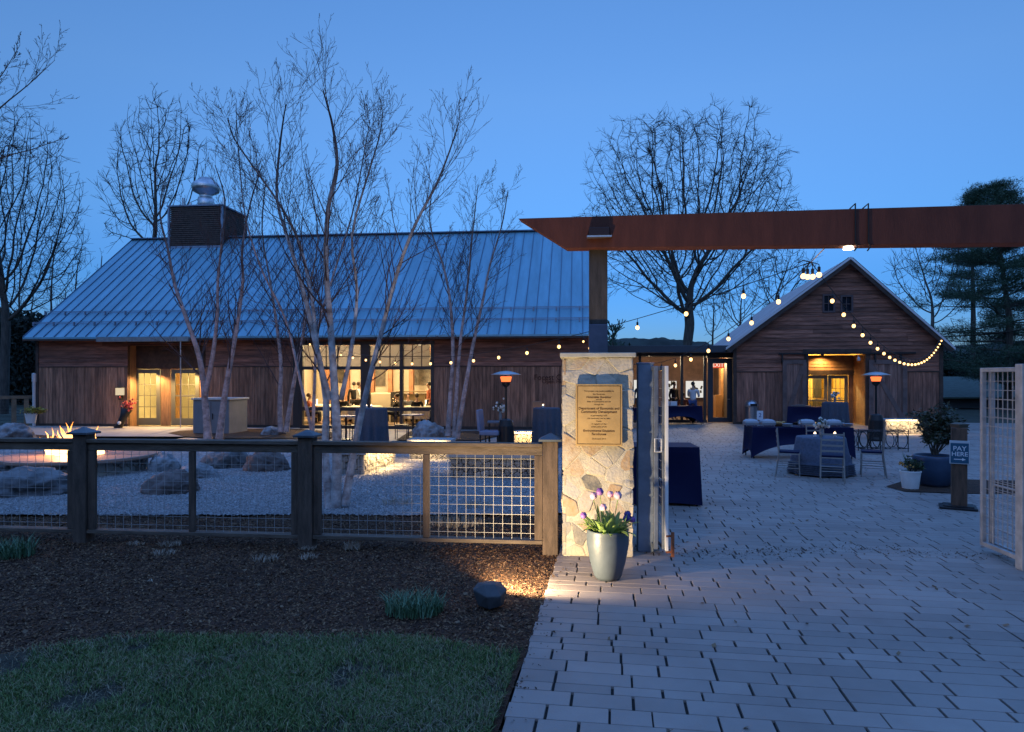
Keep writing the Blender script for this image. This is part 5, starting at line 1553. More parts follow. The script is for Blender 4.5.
# soil crumbs trodden onto the pavers by the gateway, dead leaves on bed and lawn
tag(chips('soil_crumbs', 5200, 1.2, 6.5, 7.1, 8.3, mat('soil_crumb', (.07, .04, .022), rough=.9, island=.5), .005, .022, lambda x, y: .001, thin=.5,
      ok=lambda x, y: (np.abs(y - (7.62 - .05*x + .12*np.sin(x*2.1))) < np.abs(rs.normal(0, .16, len(x)))) ), 'thin trail of brown soil crumbs across the pavers at the gateway', 'soil', kind='stuff')
tag(chips('soil_crumbs', 2500, -.1, 1.4, 3.6, 7.2, MATS['soil_crumb'], .005, .02, lambda x, y: .001, thin=.5,
      ok=lambda x, y: (x > -0.091+(y-3.67)*0.1675) & (x < -0.091+(y-3.67)*0.1675 + np.abs(rs.normal(0, .12, len(x))))), 'bark crumbs spilled along the left edge of the paving', 'soil', kind='stuff')
tag(chips('fallen_leaves', 130, -5.5, .4, 3.6, 9.2, mat('dead_leaf', (.17, .11, .06), rough=.8, island=.5), .018, .042, lambda x, y: .022, thin=.5,
      ok=lambda x, y: x < -0.091+(y-3.67)*0.1675-.03), 'scattered dead leaves on the lawn and mulch', 'fallen leaves', kind='stuff')
tag(chips('fallen_leaves', 160, -.2, 9, 3.6, 15, MATS['dead_leaf'], .02, .045, lambda x, y: .002, thin=.5,
      ok=lambda x, y: x > -0.091+(y-3.67)*0.1675), 'few dead leaves blown over the paving', 'fallen leaves', kind='stuff')

# ================================================================ furniture
def cloth(name, rt, rb, h, folds, amp, m, parent, z0=.02, seed=0, n=96):
    mb = MB(); ph = seed*1.7
    def rf(a, i, z): 
        t = 1 - (z-z0)/(h-z0)
        return 1 + amp*(.3+.7*max(0, t))*(math.sin(folds*a+ph)+.4*math.sin(folds*1.7*a+ph*2.1))
    prof = [(rb + (rt-rb)*(t**1.2), z0 + (h-z0)*t) for t in (0, .15, .3, .45, .6, .75, .88, .96)] + [(rt, h-.008), (rt-.012, h), (.01, h+.001)]
    mb.lathe(prof, n, rf=rf, cap=False)
    return mb.build(name, m, parent, smooth=True)
def highboy(px, py, wpx, h, label, seed):
    p = gp(px, py); t = empty('cocktail_table', p, 0, label, 'table', 'tall tables under slate blue linen')
    rad = wpx*p.y/F/2
    mb = MB(); mb.lathe([(rad*.8, h-.03), (rad*.8, h-.006)], 24); mb.tube([(0, 0, .03), (0, 0, h-.03)], .035, 8); mb.lathe([(rad*.6, 0), (rad*.6, .02)], 20); mb.build('table_frame', m_black, t)
    cloth('tablecloth', rad*.90, rad*.98, h, 12, .10, m_denim, t, seed=seed)
    return t, rad
t1, rd1 = highboy(371.5, 448, 34, 1.08, 'tall linen covered table in front of the barn window, two glasses on top', 1)
t2, rd2 = highboy(546.5, 447, 29, 1.08, 'tall linen covered table just left of the stone pillar', 2)
t3, rd3 = highboy(835, 434, 26, 1.08, 'tall linen covered table before the gabled barn, a vase on top', 3)
m_candle = emit_mat('candle_glow', (1, .72, .42), 7)
def votive(loc, label, m=None):
    e_ = empty('votive_candle', loc, 0, label, 'candle', 'votive candles on the tables')
    mb = MB(); mb.lathe([(.02, 0), (.03, .01), (.033, .07), (.030, .07), (.027, .015)], 12); mb.build('glass_cup', mat('frosted_cup', (.6, .6, .6), rough=.3), e_)
    mb = MB(); mb.ball((0, 0, .075), .022, 8, (1, 1, 1.3)); mb.build('flame', m_candle, e_)
    return e_
def tab(t, x, y, z): return t.location + Vector((x, y, z))
votive(tab(t1, -.12, -.1, 1.085), 'left small candle on the tall table by the window'); votive(tab(t1, .02, -.12, 1.085), 'right small candle on the tall table by the window')
votive(tab(t2, -.1, -.12, 1.085), 'single candle on the tall table left of the pillar')
m_bou = mat('white_petal', (.6, .62, .58), rough=.6)
def vase(loc, h, r_, label, colm, seed):
    e_ = empty('flower_vase', loc, 0, label, 'vase')
    mb = MB(); mb.lathe([(.03, 0), (.035, .01), (.045, h*.3), (.03, h*.5), (.034, h*.55)], 16); mb.build('glass_vase', mat('smoky_glass', (.18, .22, .25), rough=.1), e_, smooth=True)
    rr_ = random.Random(seed); mb = MB()
    for k in range(22): mb.ball((rr_.gauss(0, r_*.5), rr_.gauss(0, r_*.5), h*.75+rr_.gauss(0, r_*.4)), rr_.uniform(.025, .045), 7)
    mb.build('bloom', colm, e_)
    shrub(e_, (0, 0, h*.75), r_, r_*.8, 120, MATS['herb_leaf'], .06, seed, 5)
    return e_
vase(tab(t3, 0, 0, 1.082), .35, .09, 'white bloom in a slim vase on the table before the gabled barn', m_bou, 3)

def spandex(px, py, W, Dp, h, rz, label, grp='rectangular tables in navy stretch covers', sag=.33):
    p = gp(px, py); t = empty('buffet_table', p, rz, label, 'table', grp)
    x0, x1, y0, y1 = -W/2, W/2, 0, Dp
    c = [(x0, y0), (x1, y0), (x1, y1), (x0, y1)]
    mb = MB(); n1, n2 = 24, 10
    for k in range(4):
        a, b_ = Vector((*c[k], 0)), Vector((*c[(k+1) % 4], 0)); L_ = (b_-a).length; nrm_ = Vector((b_-a).normalized().cross(Vector((0, 0, 1))))
        vs = []; fs = []
        for i in range(n1+1):
            t_ = i/n1; arch = (1-abs(2*t_-1)**2.6)
            zb = .015 + sag*arch*min(1, L_/1.6)
            for j in range(n2+1):
                s_ = j/n2; z = zb + (h-zb)*s_
                inw = .07*arch*math.sin(PI*min(1, s_*1.05))*(1-.3*s_)
                lean = .05*(1-s_)  # legs splay
                q = a.lerp(b_, t_) - nrm_*inw
                ctr = Vector(((x0+x1)/2, (y0+y1)/2, 0)); q = q + (q-ctr).normalized()*lean*(1-arch)
                vs.append((q.x, q.y, z))
        for i in range(n1):
            for j in range(n2):
                q = i*(n2+1)+j; fs.append((q, q+n2+1, q+n2+2, q+1))
        mb.add(vs, fs)
    mb.add([(x0, y0, h), (x1, y0, h), (x1, y1, h), (x0, y1, h)], [(0, 1, 2, 3)])
    o = mb.build('stretch_cover', m_navy, t, smooth=False)
    mb = MB()
    for x in (x0+.03, x1-.03):
        for y in (y0+.03, y1-.03): mb.tube([(x, y, 0), (x, y, h-.05)], .015, 6)
    mb.bb(x0+.02, x1-.02, y0+.02, y1-.02, h-.04, h-.008); mb.build('table_frame', m_black, t)
    return t
k1 = gp(682, 506); 
tA = spandex(667, 506, .95, .75, zat(447, k1.y), R(-4), 'navy covered table standing just behind the left gate leaf', sag=.05)
tB = spandex(803, 459, 98*gp(800, 459).y/F, .76, .74, R(-4), 'long navy covered buffet table spread with trays and plates behind the round table')
tC = spandex(681, 425, 1.9, .76, .76, R(14), 'navy covered table in front of the glazed hall')
tD = spandex(806, 428, 1.3, .9, .80, R(-28), 'slanted navy covered table before the gabled barn doors')
tE = spandex(634, 428, 1.4, .76, .76, R(4), 'navy covered table half hidden behind the stone pillar')

# things on the buffet
m_tray = mat('steel_tray', (.5, .52, .55), rough=.3, metal=.7); m_paper = mat('paper', (.7, .7, .72), rough=.7)
m_plate = mat('china', (.40, .42, .46), rough=.3); m_pink = mat('pinkish_napkin', (.45, .3, .32), rough=.8)
def on(t, x, y, z=.74): return t.matrix_basis @ Vector((x, y, z))
WB = 98*gp(800, 459).y/F
def stuffbox(x, y, w_, d_, h_, name, lab, m, cat, t=tB, z=.742, grp='serving pieces on the buffet table'):
    e_ = empty(name, on(t, x, y, z), 0, lab, cat, grp)
    return e_
items = [(-.96, 'chafing_dish', 'covered steel dish at the left end of the buffet'), (-.62, 'chafing_dish', 'covered steel dish second from the left end of the buffet'), (.18, 'chafing_dish', 'wide bright dish at the middle of the buffet'), (.72, 'chafing_dish', 'covered dish near the right end of the buffet')]
for x, nm, lab in items:
    e_ = stuffbox(x*1.15, .35, 0, 0, 0, nm, lab, None, 'dish')
    mb = MB(); mb.bb(-.16, .16, -.12, .12, .04, .10); 
    for a in (-.13, .13):
        for b_ in (-.1, .1): mb.tube([(a, b_, 0), (a, b_, .04)], .008, 5)
    mb.build('pan', m_tray, e_, bevel=.006)
    mb = MB(); mb.lathe([(.2, .101), (.19, .13), (.12, .165), (.02, .175)], 4); mb.xf(Matrix.Rotation(PI/4, 4, 'Z') @ Matrix.Identity(4)); 
    mb.xf(Matrix.Scale(1.1, 4, (1, 0, 0)) @ Matrix.Scale(.8, 4, (0, 1, 0))); mb.build('lid', m_plate, e_)
for i, (x, y, lab) in enumerate(((-.3, .18, 'round plate stack left of the bread basket'), (.5, .2, 'round plate stack right of the wide dish'), (1.15, .3, 'round plate stack at the right end of the buffet'))):
    e_ = stuffbox(x, y, 0, 0, 0, 'plate_stack', lab, None, 'plates')
    mb = MB()
    for k in range(5): mb.lathe([(.05, k*.015), (.12, k*.015+.012), (.12, k*.015+.016), (.01, k*.015+.006)], 20, cap=False)
    mb.build('plates', m_plate, e_)
e_ = stuffbox(-.42, .38, 0, 0, 0, 'bread_basket', 'shallow basket of golden rolls on the buffet', None, 'basket')
mb = MB(); mb.lathe([(.08, 0), (.15, .06), (.14, .06), (.07, .01)], 18); mb.build('basket', mat('wicker', (.25, .15, .07), rough=.8, var=.3, vscale=30), e_)
mb = MB()
for k in range(7): mb.ball((r.gauss(0, .05), r.gauss(0, .05), .07+r.random()*.03), .035, 7, (1.3, 1, .8))
mb.build('bread_roll', mat('bread', (.5, .28, .1), rough=.8), e_)
for x, y, lab in ((-.05, .1, 'upright wine glass left of the round table flowers'), (.95, .12, 'upright wine glass near the buffet right end'), (.85, .4, 'upright wine glass behind the others on the buffet')):
    e_ = empty('wine_glass', on(tB, x, y, .742), 0, lab, 'glass', 'glasses on the buffet table')
    mb = MB(); mb.lathe([(.035, 0), (.004, .006), (.004, .08), (.03, .11), (.036, .15), (.028, .19)], 14, cap=False); mb.build('bowl', glass_mat('drinking_glass', (.85, .88, .9), .3), e_)
e_ = empty('table_sign', on(tB, -.83, .55, .742), 0, 'upright white table card numbered 2 on the buffet left end', 'sign')
mb = MB(); mb.bb(-.075, .075, -.006, .006, .14, .36); mb.bb(-.008, .008, -.006, .006, .01, .14); mb.bb(-.06, .06, -.04, .04, 0, .01); cd = mb.build('card', m_paper, e_)
text('lettering', '2', .14, (0, -.0085, .25), (PI/2, 0, 0), mat('ink', (.08, .08, .2), rough=.6), cd)
# a couple of things on other tables
e_ = empty('cash_box', on(tD, -.2, .4, .80), R(-28), 'grey box on the slanted navy table', 'box'); mb = MB(); mb.bb(-.35, .35, -.2, .2, .002, .04); mb.bb(-.2, .12, -.12, .12, .04, .07); mb.build('box_body', mat('dull_grey', (.12, .11, .11), rough=.6), e_, bevel=.01)
for x, lab in ((-.5, 'white paper box at the left of the table by the glazed hall'), (-.15, 'small white box in the middle of the table by the glazed hall')):
    e_ = empty('paper_box', on(tC, x, .4, .762), R(10), lab, 'box', 'paper boxes on the table by the glazed hall'); mb = MB(); mb.bb(-.14, .14, -.1, .1, 0, .16); b0_ = mb.build('carton', m_paper, e_, bevel=.01); mb = MB(); mb.bb(-.145, .145, -.105, .105, .165, .18); mb.build('lid', m_paper, e_)

# round table with flounced cloth and chairs
rtp = gp(834, 478) + Vector((0, .56, 0))
RT_ = empty('round_table', rtp, 0, 'round dining table with ruffled grey blue cloth among silver chairs', 'table')
mb = MB(); mb.lathe([(.44, .70), (.44, .725)], 32); mb.tube([(0, 0, 0), (0, 0, .7)], .05, 8); mb.lathe([(.3, 0), (.3, .03)], 20); mb.build('table_frame', m_black, RT_)
mb = MB()
def rf(a, i, z): return 1 + .055*max(0, (.74-z)/.74)**.8*(math.sin(9*a+.5)+.4*math.sin(15*a))
prof = []
zz = .03
for k in range(6): prof += [(.60-.004*k, zz), (.615-.004*k, zz+.012), (.575-.006*k, zz+.030)]; zz += .036
prof += [(.55, .30), (.50, .45), (.475, .60), (.455, .72), (.445, .738), (.01, .74)]
mb.lathe(prof, 96, rf=rf, cap=False); mb.build('tablecloth', mat('ruffled_cloth', (0.085, 0.105, 0.155), rough=.75, var=.25, vscale=25), RT_, smooth=True)
vase(tab(RT_, .0, -.02, .742), .30, .11, 'vase of pale flowers in the middle of the round table', m_bou, 5)
votive(tab(RT_, -.18, -.15, .742), 'left candle on the round table'); votive(tab(RT_, .22, -.13, .742), 'right candle on the round table')
def chair(p, rz, label):
    t = empty('ballroom_chair', p, rz, label, 'chair', 'silver chairs around the round table')
    # faces -y (sitter looks toward -y); back at +y
    w_ = .19; 
    for sx in (-1, 1):
        mb = MB(); mb.tube([(sx*w_, -.19, 0), (sx*w_, -.18, .45)], .013, 6); mb.build('leg', m_silver, t)
        mb = MB(); mb.tube([(sx*w_*1.05, .24, 0), (sx*w_, .18, .45), (sx*w_*.97, .22, .92)], .014, 6); mb.build('leg', m_silver, t)
    mb = MB()
    for z in (.58, .68, .78, .88): mb.bb(-w_, w_, .19+(z-.45)*.09-.008, .19+(z-.45)*.09+.008, z-.016, z+.016)
    mb.build('backrest', m_silver, t)
    mb = MB()
    for z in (.18, .27): 
        for sx in (-1, 1): mb.tube([(sx*w_, -.19, z), (sx*w_*1.02, .215, z)], .008, 5)
        mb.tube([(-w_, -.185, z+.03), (w_, -.185, z+.03)], .008, 5); mb.tube([(-w_, .21, z+.03), (w_, .21, z+.03)], .008, 5)
    mb.build('stretcher', m_silver, t)
    mb = MB(); mb.bb(-.2, .2, -.2, .19, .44, .462); mb.build('seat', m_silver, t, bevel=.005)
    mb = MB(); mb.bb(-.19, .19, -.19, .17, .464, .50); mb.build('cushion', m_navy, t, bevel=.012)
    return t
c1 = chair(gp(831, 479)+Vector((0, -.2, 0)), PI, 'silver ladder back chair with its back to us in front of the round table')
c1.location = Vector((xat(832, 12.5), 12.5, 0)); c1.rotation_euler.z = PI-.40
dup(c1, (xat(789, 13.2), 13.2, 0), R(90)-.40, 'silver chair at the left side of the round table seen side on')
dup(c1, (xat(872, 13.2), 13.2, 0), R(-90)-.44, 'silver chair at the right side of the round table seen side on')
dup(c1, (xat(820, 14.3), 14.3, 0), R(4), 'silver chair behind the round table facing us')

# patio heaters
def heater(px, D, label):
    p = Vector((xat(px, D), D, 0)); t = empty('patio_heater', p, 0, label, 'patio heater', 'gas patio heaters')
    mb = MB(); mb.lathe([(.23, 0), (.24, .05), (.22, .12), (.21, .62), (.16, .78), (.06, .82)], 22); mb.build('gas_housing', m_black, t, smooth=False)
    mb = MB(); mb.tube([(0, 0, .8), (0, 0, 1.72)], .032, 10); mb.build('pole', m_black, t)
    mb = MB(); mb.lathe([(.05, 1.66), (.11, 1.72), (.115, 1.78), (.13, 1.8)], 18); mb.build('burner', m_black, t)
    mb = MB(); mb.lathe([(.12, 1.80), (.15, 1.92), (.15, 1.935), (.115, 1.94)], 20); mb.build('emitter_screen', emit_mat('heater_glow', (1, .16, .04), 2.2), t)
    mb = MB(); mb.lathe([(.40, 1.985), (.41, 1.99), (.30, 2.03), (.15, 2.075), (.02, 2.09), (.02, 2.07), (.2, 2.04)], 32, cap=False); mb.build('reflector', mat('brushed_hood', (.45, .48, .5), rough=.35, metal=.7), t, smooth=True)
    mb = MB()
    for k in range(3): a = k*2*PI/3+.4; mb.tube([(.1*math.cos(a), .1*math.sin(a), 1.93), (.14*math.cos(a), .14*math.sin(a), 2.03)], .006, 5)
    mb.build('hood_strut', m_black, t)
    lamp('heater_light', (0, 0, 1.96), 9, (1, .35, .12), size=.08, parent=t)
    return t
heater(506, 18.2, 'black patio heater glowing in front of the long barn left of the pillar')
heater(876, 20.7, 'black patio heater glowing at the right of the gabled barn opening')

# trash can
p = gp(751.5, 424.5); t = empty('litter_bin', p, 0, 'steel litter bin with domed top beside the gabled barn corner', 'bin')
mb = MB(); mb.lathe([(.25, 0), (.26, .02), (.26, .72)], 24); mb.build('drum', mat('bin_steel', (.35, .36, .38), rough=.3, metal=.8), t)
mb = MB(); mb.lathe([(.265, .73), (.265, .80), (.2, .92), (.1, .99), (.02, 1.01)], 24); mb.build('lid', m_galv, t, smooth=True)
mb = MB(); mb.bb(-.13, .13, -.272, -.2, .76, .86); mb.build('flap', m_black, t)

# black wire hoop furniture right of the table
for i, (px, w_, lab) in enumerate(((862, .5, 'low black scrolled wire rack left of the heater'), (888, .55, 'low black scrolled wire rack right of the heater'))):
    p = gp(px, 452); t = empty('wire_rack', p, R(5), lab, 'rack', 'black scrolled wire racks')
    mb = MB()
    for y in (0, .4):
        for k in range(3):
            x = -w_ + w_*.67*(k+.5); pts = [(x + w_*.3*math.cos(a), y, .30 + .22*math.sin(a)) for a in np.linspace(0, 2*PI, 17)]
            mb.tube(pts, .010, 5, caps=False)
        mb.tube([(-w_-.02, y, .08), (w_+.02, y, .08)], .010, 5); mb.tube([(-w_-.02, y, .53), (w_+.02, y, .53)], .010, 5)
    mb.build('scroll_frame', m_black, t)
    mb = MB()
    for x in (-w_, w_):
        for y in (0, .4): mb.tube([(x, y, 0), (x, y, .56)], .012, 5)
        mb.tube([(x, 0, .53), (x, .4, .53)], .01, 5); mb.tube([(x, 0, .08), (x, .4, .08)], .01, 5)
    mb.build('leg', m_black, t)
# patio pieces near the left heater: pale upright chair, flower pail, small dark table
p = gp(492, 449); t = empty('lounge_chair', p, R(75), 'pale blue upholstered chair with tall back left of the heater', 'chair')
mlc = mat('pale_blue_vinyl', (.19, .21, .30), rough=.6)
mb = MB(); mb.bb(-.27, .27, -.25, .28, .38, .50); mb.build('seat', mlc, t, bevel=.03)
mb = MB(); mb.bb(-.22, .22, .22, .30, .50, 1.08); mb.xf(Matrix.Translation((0, 0, .0)) @ Matrix.Rotation(R(-5), 4, 'X')); mb.build('backrest', mlc, t, bevel=.03)
for sx in (-.24, .24):
    for y in (-.22, .25): mb = MB(); mb.tube([(sx, y, 0), (sx, y, .38)], .02, 6); mb.build('leg', m_black, t)
p = gp(502, 449); t = empty('side_table', (p.x-.05, p.y+.4, 0), 0, 'small dark side table with a flower pail left of the heater', 'table')
mb = MB(); mb.bb(-.35, .35, -.25, .25, .68, .72); mb.build('tabletop', mat('slate_top', (.12, .14, .18), rough=.5), t)
for sx in (-.3, .3):
    for y in (-.2, .2): mb = MB(); mb.bb(sx-.02, sx+.02, y-.02, y+.02, 0, .678); mb.build('leg', m_black, t)
vase((p.x-.05, p.y+.35, .722), .5, .16, 'pail of green and white flowers on the side table by the heater', m_bou, 8)
# slim tables and seats along the barn windows
def bistro(px, py, label):
    p = gp(px, py); t = empty('bistro_table', p, 0, label, 'table', 'dark bistro tables on the patio by the window')
    mb = MB(); mb.lathe([(.35, .72), (.36, .735), (.35, .75)], 24); mb.build('tabletop', MATS['slate_top'], t)
    mb = MB(); mb.tube([(0, 0, .0), (0, 0, .72)], .03, 8); mb.lathe([(.22, 0), (.2, .03), (.03, .05)], 16); mb.build('pedestal', m_black, t); return t
bistro(346, 440, 'dark bistro table behind the birch trunks'); bistro(413, 438, 'dark bistro table left of the blue grey boulder')
def bchair(px, py, rz, label):
    p = gp(px, py); t = empty('bistro_chair', p, rz, label, 'chair', 'dark bistro chairs on the patio by the window')
    mb = MB(); mb.bb(-.2, .2, -.2, .2, .43, .455); mb.build('seat', m_black, t, bevel=.006)
    mb = MB(); mb.bb(-.2, .2, .19, .21, .62, .86); mb.tube([(-.19, .2, .45), (-.19, .2, .86)], .012, 5); mb.tube([(.19, .2, .45), (.19, .2, .86)], .012, 5); mb.build('backrest', m_black, t)
    for sx in (-.18, .18):
        for y in (-.18, .18): mb = MB(); mb.tube([(sx, y, 0), (sx, y, .43)], .013, 5); mb.build('leg', m_black, t)
    return t
bchair(334, 440, R(-90+180), 'dark bistro chair left of the table behind the birches'); bchair(357, 440, R(-90), 'dark bistro chair right of the table behind the birches'); bchair(402, 439, R(90), 'dark bistro chair just right of the tall linen table')
bchair(424, 437, R(-80), 'dark bistro chair between bistro table and boulder')
# brown lamp shade seen over the tall table by the pillar
p = gp(537, 441); t = empty('standing_lantern', p, 0, 'slim stand with tan box shade behind the tall linen table', 'lantern')
mb = MB(); mb.bb(-.14, .14, -.1, .1, zat(407, p.y), zat(402, p.y)+.02); mb.build('shade', mat('tan_shade', (.32, .17, .09), rough=.7), t)
mb = MB(); mb.tube([(0, 0, 0), (0, 0, zat(407, p.y))], .02, 6); mb.lathe([(.12, 0), (.12, .03)], 12); mb.build('stand', m_black, t)

# ================================================================ string lights
def catenary(a, b, sag, n):
    return [a.lerp(b, i/n) + Vector((0, 0, -4*sag*(i/n)*(1-i/n))) for i in range(n+1)]
sock_me = None
def strand(a, b, sag, spacing, label, r_b=.036, start=.5, warm=None, drop=.12):
    L_ = (b-a).length; n = 60
    pts = catenary(a, b, sag, n)
    t = empty('string_lights', a, 0, label, 'string lights', 'strands of warm bulbs over the patio')
    mb = MB(); mb.tube([p-a for p in pts], .006, 5); mb.build('cable', m_cable, t)
    s = start; prev = None
    while s < L_-.1:
        f_ = s/L_*n; i = min(n-1, int(f_)); p = pts[i].lerp(pts[i+1], f_-i) - a
        if prev is None:
            mb = MB(); mb.tube([(0, 0, 0), (0, 0, -drop*.5)], .005, 5); mb.lathe([(.014, -drop), (.018, -drop*.55), (.012, -drop*.45)], 8)
            so = mb.build('socket', m_cable, t)
            mb = MB(); mb.ball((0, 0, -drop-r_b*.9), r_b, 12, (1, 1, 1.15)); bu = mb.build('bulb', m_bulb, so, smooth=True)
            prev = (so, bu); so.location = p
        else:
            so = prev[0].copy(); link(so, t); so.location = p
            bu = prev[1].copy(); link(bu, so)
        s += spacing
    return t
CL = at(811, 262, 8.6)
strand(CL, Vector((xat(942, 26.2), 26.2, zat(336, 26.2))), 1.05, .84, 'strand of bulbs dipping from the bulb cluster to the right eave of the gabled barn', .028, 1.3)
strand(CL, Vector((xat(306, 25.3), 25.0, zat(338, 25.3))), .97, 1.015, 'long strand of bulbs sagging across the patio to the big barn window', .031, 1.0)
strand(CL, Vector((2.13, 21.6, 3.36)), 1.16, .783, 'strand of bulbs running from the cluster back behind the pillar toward the long barn corner', .030, .8)
# cluster of bulbs where the strands meet, hung from the beam
t = empty('bulb_cluster', CL, 0, 'cluster of bulbs hanging by a wire under the steel beam', 'string lights')
mb = MB(); e_ = bp(829, 244) + nrm*TH*.5 - CL
mb.tube([(0, 0, 0), tuple(e_)], .007, 6); mb.build('hanging_wire', m_galv, t)
r = random.Random(5)
for k in range(4):
    x = (-.09, -.03, .03, .08)[k]; y = r.uniform(-.05, .05); z = -.06-r.random()*.03
    mb = MB(); mb.tube([(0, 0, 0), (x, y, z*.5), (x, y, z)], .006, 5); mb.lathe([(.018, z-.06), (.02, z), (.01, z+.01)], 8, (x, y, 0)); so = mb.build('socket', m_cable, t)
    mb = MB(); mb.ball((x, y, z-.095), .034, 12); mb.build('bulb', m_bulb, so, smooth=True)
mb = MB(); mb.tube([(0, 0, .0), (-.1, 0, .02), (-.16, 0, -.01)], .008, 5); mb.build('hook', m_cable, t)

# ================================================================ people
def skin_mesh(name, joints, edges, m, parent, sub=2, root=0):
    names = list(joints); idx = {k: i for i, k in enumerate(names)}
    me = bpy.data.meshes.new(name)
    me.from_pydata([joints[k][0] for k in names], [(idx[a], idx[b]) for a, b in edges], [])
    o = bpy.data.objects.new(name, me); me.materials.append(m)
    sk = o.modifiers.new('skin', 'SKIN'); sk.use_smooth_shade = True
    if not me.skin_vertices: me.skin_vertices.new()
    for i, k in enumerate(names):
        rr_ = joints[k][1]; me.skin_vertices[0].data[i].radius = rr_ if isinstance(rr_, tuple) else (rr_, rr_)
        me.skin_vertices[0].data[i].use_root = (i == root)
    sb_ = o.modifiers.new('smooth', 'SUBSURF'); sb_.levels = sub; sb_.render_levels = sub
    return link(o, parent)
m_skin = mat('skin', (0.42, 0.25, 0.18), rough=.55)
def person(loc, rz, label, pose, top, bottom, hair, z=0.0):
    t = empty('person', loc, rz, label, 'person', None)
    sit = pose == 'sit'
    P = .46 if sit else .93
    dz = P-.93
    J = {'pelvis': ((0, 0, P), (.13, .10)), 'waist': ((0, .0, 1.10+dz), (.115, .09)), 'chest': ((0, 0, 1.28+dz), (.14, .10)), 'neck0': ((0, .0, 1.44+dz), (.06, .06)),
         'neck': ((0, -.01, 1.50+dz), .048), 'jaw': ((0, -.03, 1.56+dz), .058), 'face': ((0, -.025, 1.62+dz), (.072, .085)), 'crown': ((0, -.01, 1.70+dz), (.06, .07)),
         'nose': ((0, -.125, 1.60+dz), .012)}
    E = [('pelvis', 'waist'), ('waist', 'chest'), ('chest', 'neck0'), ('neck0', 'neck'), ('neck', 'jaw'), ('jaw', 'face'), ('face', 'crown'), ('face', 'nose')]
    T = {k: J[k] for k in ('pelvis', 'waist', 'chest', 'neck0')}; TE = E[:3]
    Bm = {'pelvis': J['pelvis']}; BE = []
    for s_, n_ in ((-1, 'l'), (1, 'r')):
        sh = (s_*.18, 0, 1.40+dz)
        if sit: el, wr, ha = (s_*.23, -.10, 1.14+dz), (s_*.15, -.34, 1.14+dz), (s_*.12, -.42, 1.14+dz)
        elif pose == 'reach': el, wr, ha = (s_*.22, -.10, 1.15), (s_*.14, -.33, 1.12), (s_*.12, -.41, 1.12)
        else: el, wr, ha = (s_*.24, .03, 1.12), (s_*.24, -.06, .88), (s_*.24, -.09, .80)
        J['sh'+n_] = (sh, .058); J['el'+n_] = (el, .042); J['wr'+n_] = (wr, .028); J['ha'+n_] = (ha, (.036, .018))
        E += [('chest', 'sh'+n_), ('sh'+n_, 'el'+n_), ('el'+n_, 'wr'+n_), ('wr'+n_, 'ha'+n_)]
        T['sh'+n_] = (sh, .066); T['el'+n_] = (el, .052); T['wr'+n_] = (wr, .04); TE += E[-4:-1]
        if sit: kn, an, to = (s_*.11, -.44, .48), (s_*.11, -.42, .08), (s_*.12, -.58, .035)
        else: kn, an, to = (s_*.10, -.02, .50), (s_*.10, .02, .09), (s_*.11, -.14, .035)
        hp_ = (s_*.09, -.02, P-.03)
        J['hp'+n_] = (hp_, .085); J['kn'+n_] = (kn, .058); J['an'+n_] = (an, .04); J['to'+n_] = (to, (.04, .03))
        E += [('pelvis', 'hp'+n_), ('hp'+n_, 'kn'+n_), ('kn'+n_, 'an'+n_), ('an'+n_, 'to'+n_)]
        Bm['hp'+n_] = (hp_, .097); Bm['kn'+n_] = (kn, .07); Bm['an'+n_] = (an, .055); BE += E[-4:-1]
    def grow(d, k): return {a: (p, tuple(x+k for x in r_) if isinstance(r_, tuple) else r_) for a, (p, r_) in d.items()}
    skin_mesh('body', J, E, m_skin, t)
    skin_mesh('shirt', grow(T, .018), TE, top, t); skin_mesh('trousers', grow(Bm, .012), BE, bottom, t)
    mb = MB(); mb.ball((0, .012, 1.665+dz), .098, 14, (.85, 1.0, .95)); mb.xf(Matrix.Identity(4)); mb.build('hair', hair, t, smooth=True)
    return t
black_c = mat('black_cloth', (.012, .012, .014), rough=.9); white_c = mat('white_cloth', (.6, .6, .6), rough=.85); grey_c = mat('grey_cloth', (.16, .17, .2), rough=.9); red_c = mat('rust_cloth', (.28, .07, .03), rough=.85)
blue_c = mat('blue_cloth', (.05, .08, .2), rough=.85); dark_h = mat('dark_hair', (.015, .01, .008), rough=.6); brown_h = mat('brown_hair', (.08, .04, .02), rough=.6); gold_h = mat('blond_hair', (.3, .2, .09), rough=.6)
def Bp(px, v): return B.w(B.u(px, v), v, 0)
ppl = [(309, 2.4, 'sit', 100, red_c, black_c, brown_h, 'person in rust top seated at the far left inside the barn window'),
       (343, 2.2, 'sit', 170, black_c, black_c, gold_h, 'person in black with fair hair seated behind the birch trunks'),
       (354, 3.6, 'stand', 200, black_c, black_c, dark_h, 'person in black standing beside the wall right of the birches'),
       (359, 3.0, 'reach', 90, white_c, black_c, brown_h, 'person in white top leaning by the dark post inside the window'),
       (397, 2.6, 'sit', -90, black_c, black_c, dark_h, 'person in black seated by the middle window mullion'),
       (408, 3.2, 'sit', 20, grey_c, black_c, brown_h, 'person in grey seated in the right window bay'),
       (417, 2.2, 'sit', 180, black_c, black_c, dark_h, 'person in black seated with back to the glass in the right bay'),
       (429, 3.2, 'stand', -60, red_c, black_c, dark_h, 'person in rust top standing at the right end of the window')]
for px, v, pose, an_, a, b_, h_, lab in ppl: person(Bp(px, v), R(an_)-A_MAIN, lab, pose, a, b_, h_, 0)
pL = L.w(L.u(668, -.2), -.2, 0)
